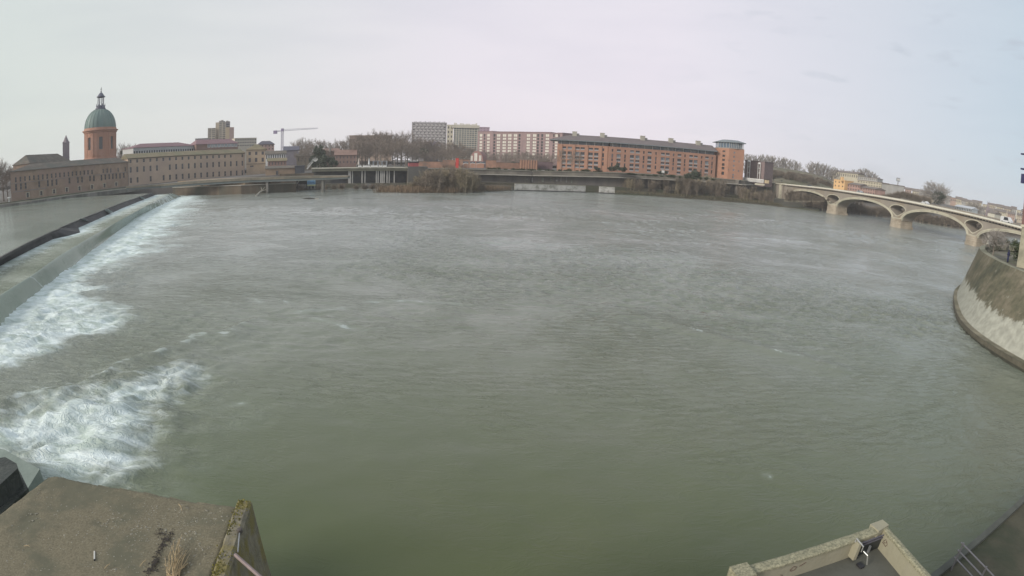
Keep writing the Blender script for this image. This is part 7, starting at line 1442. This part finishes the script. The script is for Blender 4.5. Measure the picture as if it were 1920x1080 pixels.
# dark stone pier at the far left with a wet slope
zd = 5.6; f0, f1, f2, f3 = Wz(-80, 868, zd), Wz(10, 857, zd), Wz(31, 869, zd), Wz(33, 878, zd)
t = thing('stone_pier', 'dark wet stone pier block at the left border between foam and concrete', 'pier', f1)
bl = [f1, f2, f3, Wz(-10, 918, zd), Wz(-140, 960, zd), f0]
mb = MB(); ctr = np.mean([p[:2] for p in bl], 0); mb.prism([tuple(p[:2]) for p in bl], -1, zd, pts2=None); mb.build('block', mat('dark_wet_stone', (0.045, .05, .045), .55, .45, 1.2, .05, 6, col2=(.075, .08, .07)), t)
lo = [Wz(34, 879, 5.0), Wz(38, 886, 5.0), Wz(53, 916, 5.0), Wz(0, 965, 5.0), Wz(-60, 1000, 5.0), Wz(-40, 930, 5.0)]
mb = MB(); mb.prism([tuple(p[:2]) for p in lo], -1, 5.0); mb.build('lower_step', mat('black_wet_stone', (0.028, .032, .028), .5, .5, 1.5, .06, 7, col2=(.06, .065, .055)), t)
g = MB(); sA, sB, sC, sD = Wz(-60, 838, 1.2), Wz(12, 853, 1.2), Wz(78, 890, 1.0), Wz(40, 960, .6); sE = Wz(-60, 960, 1.0)
g.prism([tuple(p[:2]) for p in (sA, sB, sC, sD, sE)], -.5, [1.5, 1.5, 1.3, 1.0, 1.0]); o = g.build('glacis', mat('pale_wet_glacis', (0.20, .235, .20), .3, .15, 1.0, .02, 4)); tag(o, 'pale wet sloping slab between the dark stone pier and the concrete pier head', 'slab')

# ------------------------------------------------------------------ foreground right: terrace with parapets and a steel gate
M_tp = mat('cream_parapet', (0.30, .28, .20), .92, .15, 2.0, .01, 12, col2=(.29, .27, .20), c2scale=1.2, streak=True)
M_cop = mat('lichen_coping', (0.30, .28, .19), .95, .3, 20, .012, 40, col2=(.17, .165, .11), c2scale=22)
M_tf = mat('terrace_floor', (0.105, .105, .088), .9, .12, 2, .01, 10)
ZT, ZF = 8.0, 7.58
t = thing('terrace', 'small walled terrace with cream parapets in the bottom right, open to the camera', 'terrace', (*Wz(1600, 1060, ZF)[:2], ZF))
oc = Wz(1657, 981, ZT)[:2]; ol = Wz(1384, 1066, ZT)[:2]; orr = Wz(1744, 1079, ZT)[:2]; ul, nl, Ll = uvec(ol, oc); ur, nr, Lr = uvec(oc, orr)
# left parapet: from ol to oc; interior side is towards the camera (nl)
wth = .16
def pbox(name, a, b, n_in, z0, z1, w0, w1, m):
    mb = MB(); mb.prism([a+n_in*w0, b+n_in*w0, b+n_in*w1, a+n_in*w1], z0, z1); return mb.build(name, m, t)
inl = nl; inr = np.array([-ur[1], ur[0]]); inr = inr if inr@(ol-oc) > 0 else -inr
pbox('parapet_wall', ol-ul*0.0, oc, inl, ZF-1.2, ZT-.05, .0, wth, M_tp)
pbox('parapet_wall', oc+ur*0, orr+ur*2.5, inr, ZF-1.2, ZT-.05, .0, .13, M_tp)
def coping(a, b, n_in, w):
    u, n, L = uvec(a, b); k = 22; mb = MB(); rr2 = random.Random(3); prev = None
    for i in range(k+1):
        p = a+u*L*i/k; w_ = w+rr2.uniform(-.008, .008); h = rr2.uniform(-.006, .006); r_ = [(*(p-n_in*.02), ZT-.048), (*(p-n_in*.015), ZT+.0+h), (*(p+n_in*.03), ZT+.02+h), (*(p+n_in*(w_-.02)), ZT+.018+h), (*(p+n_in*(w_+.01)), ZT-.005), (*(p+n_in*(w_+.008)), ZT-.048)]
        if prev:
            for j in range(5): mb.quad(prev[j], prev[j+1], r_[j+1], r_[j])
        prev = r_
    return mb.build('coping', M_cop, t)
coping(ol, oc-ul*.35, inl, .19); coping(oc+ur*.02, orr+ur*2.5, inr, .13)
mb = MB(); mb.prism([oc-ul*.36-inl*.06, oc-inl*.06+ur*.0, oc+inl*.12+ur*.02, oc-ul*.36+inl*.2], ZF-.2, ZT+.05); mb.build('corner_block', M_tp, t)
mb = MB(); mb.prism([ol-ul*.16-inl*.04, ol+ul*.18-inl*.04, ol+ul*.18+inl*.3, ol-ul*.16+inl*.3], ZF-1.2, ZT+.06); mb.build('end_block', M_cop, t)
fl = [ol+inl*wth, oc, orr+ur*2.5, orr+ur*2.5+inr*2.6, ol+inl*2.8]
mb = MB(); mb.prism([tuple(p) for p in fl], ZF-.3, ZF); mb.build('floor', M_tf, t)
# steel gate leaf against the left parapet near the corner
ga, gb = oc-ul*.92+inl*(wth+.04), oc-ul*.12+inl*(wth+.04); ug, ng, Lg = uvec(ga, gb)
tg = thing('steel_gate', 'dark steel panel with two rails and a looped handle leaning on the terrace parapet', 'gate', (*ga, ZF)); cg = (ga+gb)/2
mb = MB(); mb.obox(cg, ug, ng, Lg/2, .015, ZF+.02, ZT-.14); mb.build('panel', mat('dark_steel_sheet', (.05, .055, .055), .5, .25, 3, metallic=.4), tg)
for z in (ZT-.09, ZT-.15): mb = MB(); mb.obox(cg+inl*.03, ug, ng, Lg/2+.02, .012, z, z+.022); mb.build('rail', mat('violet_grey_steel', (.17, .165, .20), .5, .15, 3, metallic=.4), tg)
mb = MB(); mb.obox(cg+inl*.05, ug, ng, .018, .02, ZF+.05, ZT-.22); mb.build('brace', M_metal, tg)
mb = MB(); mb.obox(ga-ug*.03+inl*.03, ug, ng, .04, .09, ZF+.05, ZT+.01); mb.build('hinge_post', M_tp, tg)
mb = MB(); h0 = np.array([*(ga-ug*.10+inl*.02), ZT+.09]); h1 = np.array([*(ga+ug*.02+inl*.16), ZT-.04]); mb.tube([tuple(h0-(0, 0, .08)), tuple(h0), tuple(h1), tuple(h1-(0, 0, .12))], .014, 8); mb.build('handle', mat('bright_steel', (.55, .55, .52), .35, .1, 3, metallic=.7), tg)
mb = MB(); l0 = np.array([*(ga+inl*.22), ZF+.32]); mb.tube([tuple(l0), tuple(l0+np.array([*(inl*.10+ug*.04), -.04])), tuple(l0+np.array([*(inl*.14+ug*.08), -.24]))], .014, 8); mb.build('handle', mat('bright_steel', (.55, .55, .52), .35, .1, 3, metallic=.7), tg)
mb = MB(); mb.obox(ga+inl*.28, ug, ng, .05, .07, ZF+.003, ZF+.05); mb.build('foot', M_darkmetal, tg)
# small graffiti marks on the parapets (drawn lines)
M_mark = mat('brown_mark', (.12, .08, .06), .9, .2, 5)
def mark(a, n_in, off, strokes, lab):
    tt = thing('wall_mark', lab, 'graffiti', (*a, ZF+.4)); mb = MB()
    for st_ in strokes: mb.tube([(*(a+off*x+n_in*.008), ZF+z) for x, z in st_], .007, 4)
    mb.build('stroke', M_mark, tt)
mark(oc+ur*.32+inr*.13, inr, ur, [[(.0, .24), (.05, .31), (.1, .27), (.04, .22), (.0, .24)], [(.08, .3), (.14, .24), (.1, .18)], [(-.02, .2), (.1, .19)]], 'small brown scribble on the right parapet near the corner')
mark(ol+ul*1.05+inl*wth, inl, ul, [[(0, .20), (.06, .26), (.13, .23), (.11, .17), (.03, .16), (0, .20)], [(.2, .22), (.33, .27)], [(-.14, .12), (-.2, .15)]], 'thin round scribble on the left parapet of the terrace')

# ------------------------------------------------------------------ dark quay and railing in the bottom right corner
ZQ = 4.0; qa = Wz(1757, 1075, ZQ)[:2]; qb = Wz(1920, 935, ZQ)[:2]; uq, nq, Lq = uvec(qa, qb); qin = np.array([uq[1], -uq[0]]); qc = qb+uq*40; q0 = qa-uq*4
t = thing('corner_quay', 'dark stone quay with a paler edge in the bottom right corner', 'quay', (*qa, ZQ))
mb = MB(); mb.prism([q0, qc, qc+qin*14, q0+qin*8], -1, ZQ); mb.build('mass', mat('dark_quay_stone', (0.075, .07, .048), .9, .3, .8, .05, 4, col2=(.05, .055, .035)), t)
mb = MB(); mb.prism([q0-qin*.06, qc-qin*.06, qc+qin*.16, q0+qin*.16], ZQ+.004, ZQ+.12); mb.build('edge_kerb', mat('quay_edge', (0.085, .088, .075), .9, .2, 1.5), t)
ra = Wz(1795, 1044, ZQ+.5)[:2]; rb_ = Wz(1832, 1084, ZQ+.5)[:2]; t = thing('guard_rail', 'thin metal guard rail descending across the corner quay', 'railing', (*ra, ZQ)); rd = (rb_-ra)/np.linalg.norm(rb_-ra)
for k, z in enumerate((.95, .68, .42)):
    mb = MB(); mb.tube([(*(ra+rd*-.1), ZQ+z), (*(ra+rd*5), ZQ+z)], .025, 6); mb.build('rail', mat('rail_steel', (.20, .19, .20), .5, .15, 3, metallic=.3), t)
for k in range(4): mb = MB(); q = ra+rd*k*1.2; mb.tube([(*q, ZQ), (*q, ZQ+1.0)], .03, 6); mb.build('post', mat('rail_steel', (.20, .19, .20), .5, .15, 3, metallic=.3), t)
# ------------------------------------------------------------------ light winter haze over the whole place
mb = MB(); mb.box(-2650, 2650, -260, 2650, -7.5, 90)
hm = bpy.data.materials.new('haze_air'); hm.use_nodes = True; ns = hm.node_tree.nodes; ls = hm.node_tree.links
for n in list(ns): ns.remove(n)
ho = N(ns, 'ShaderNodeOutputMaterial'); pv = N(ns, 'ShaderNodeVolumePrincipled'); pv.inputs['Density'].default_value = 0.00022; pv.inputs['Color'].default_value = (1, 0.99, 1, 1); ls.new(pv.outputs[0], ho.inputs['Volume'])
mb.build('haze', hm, kind='stuff')
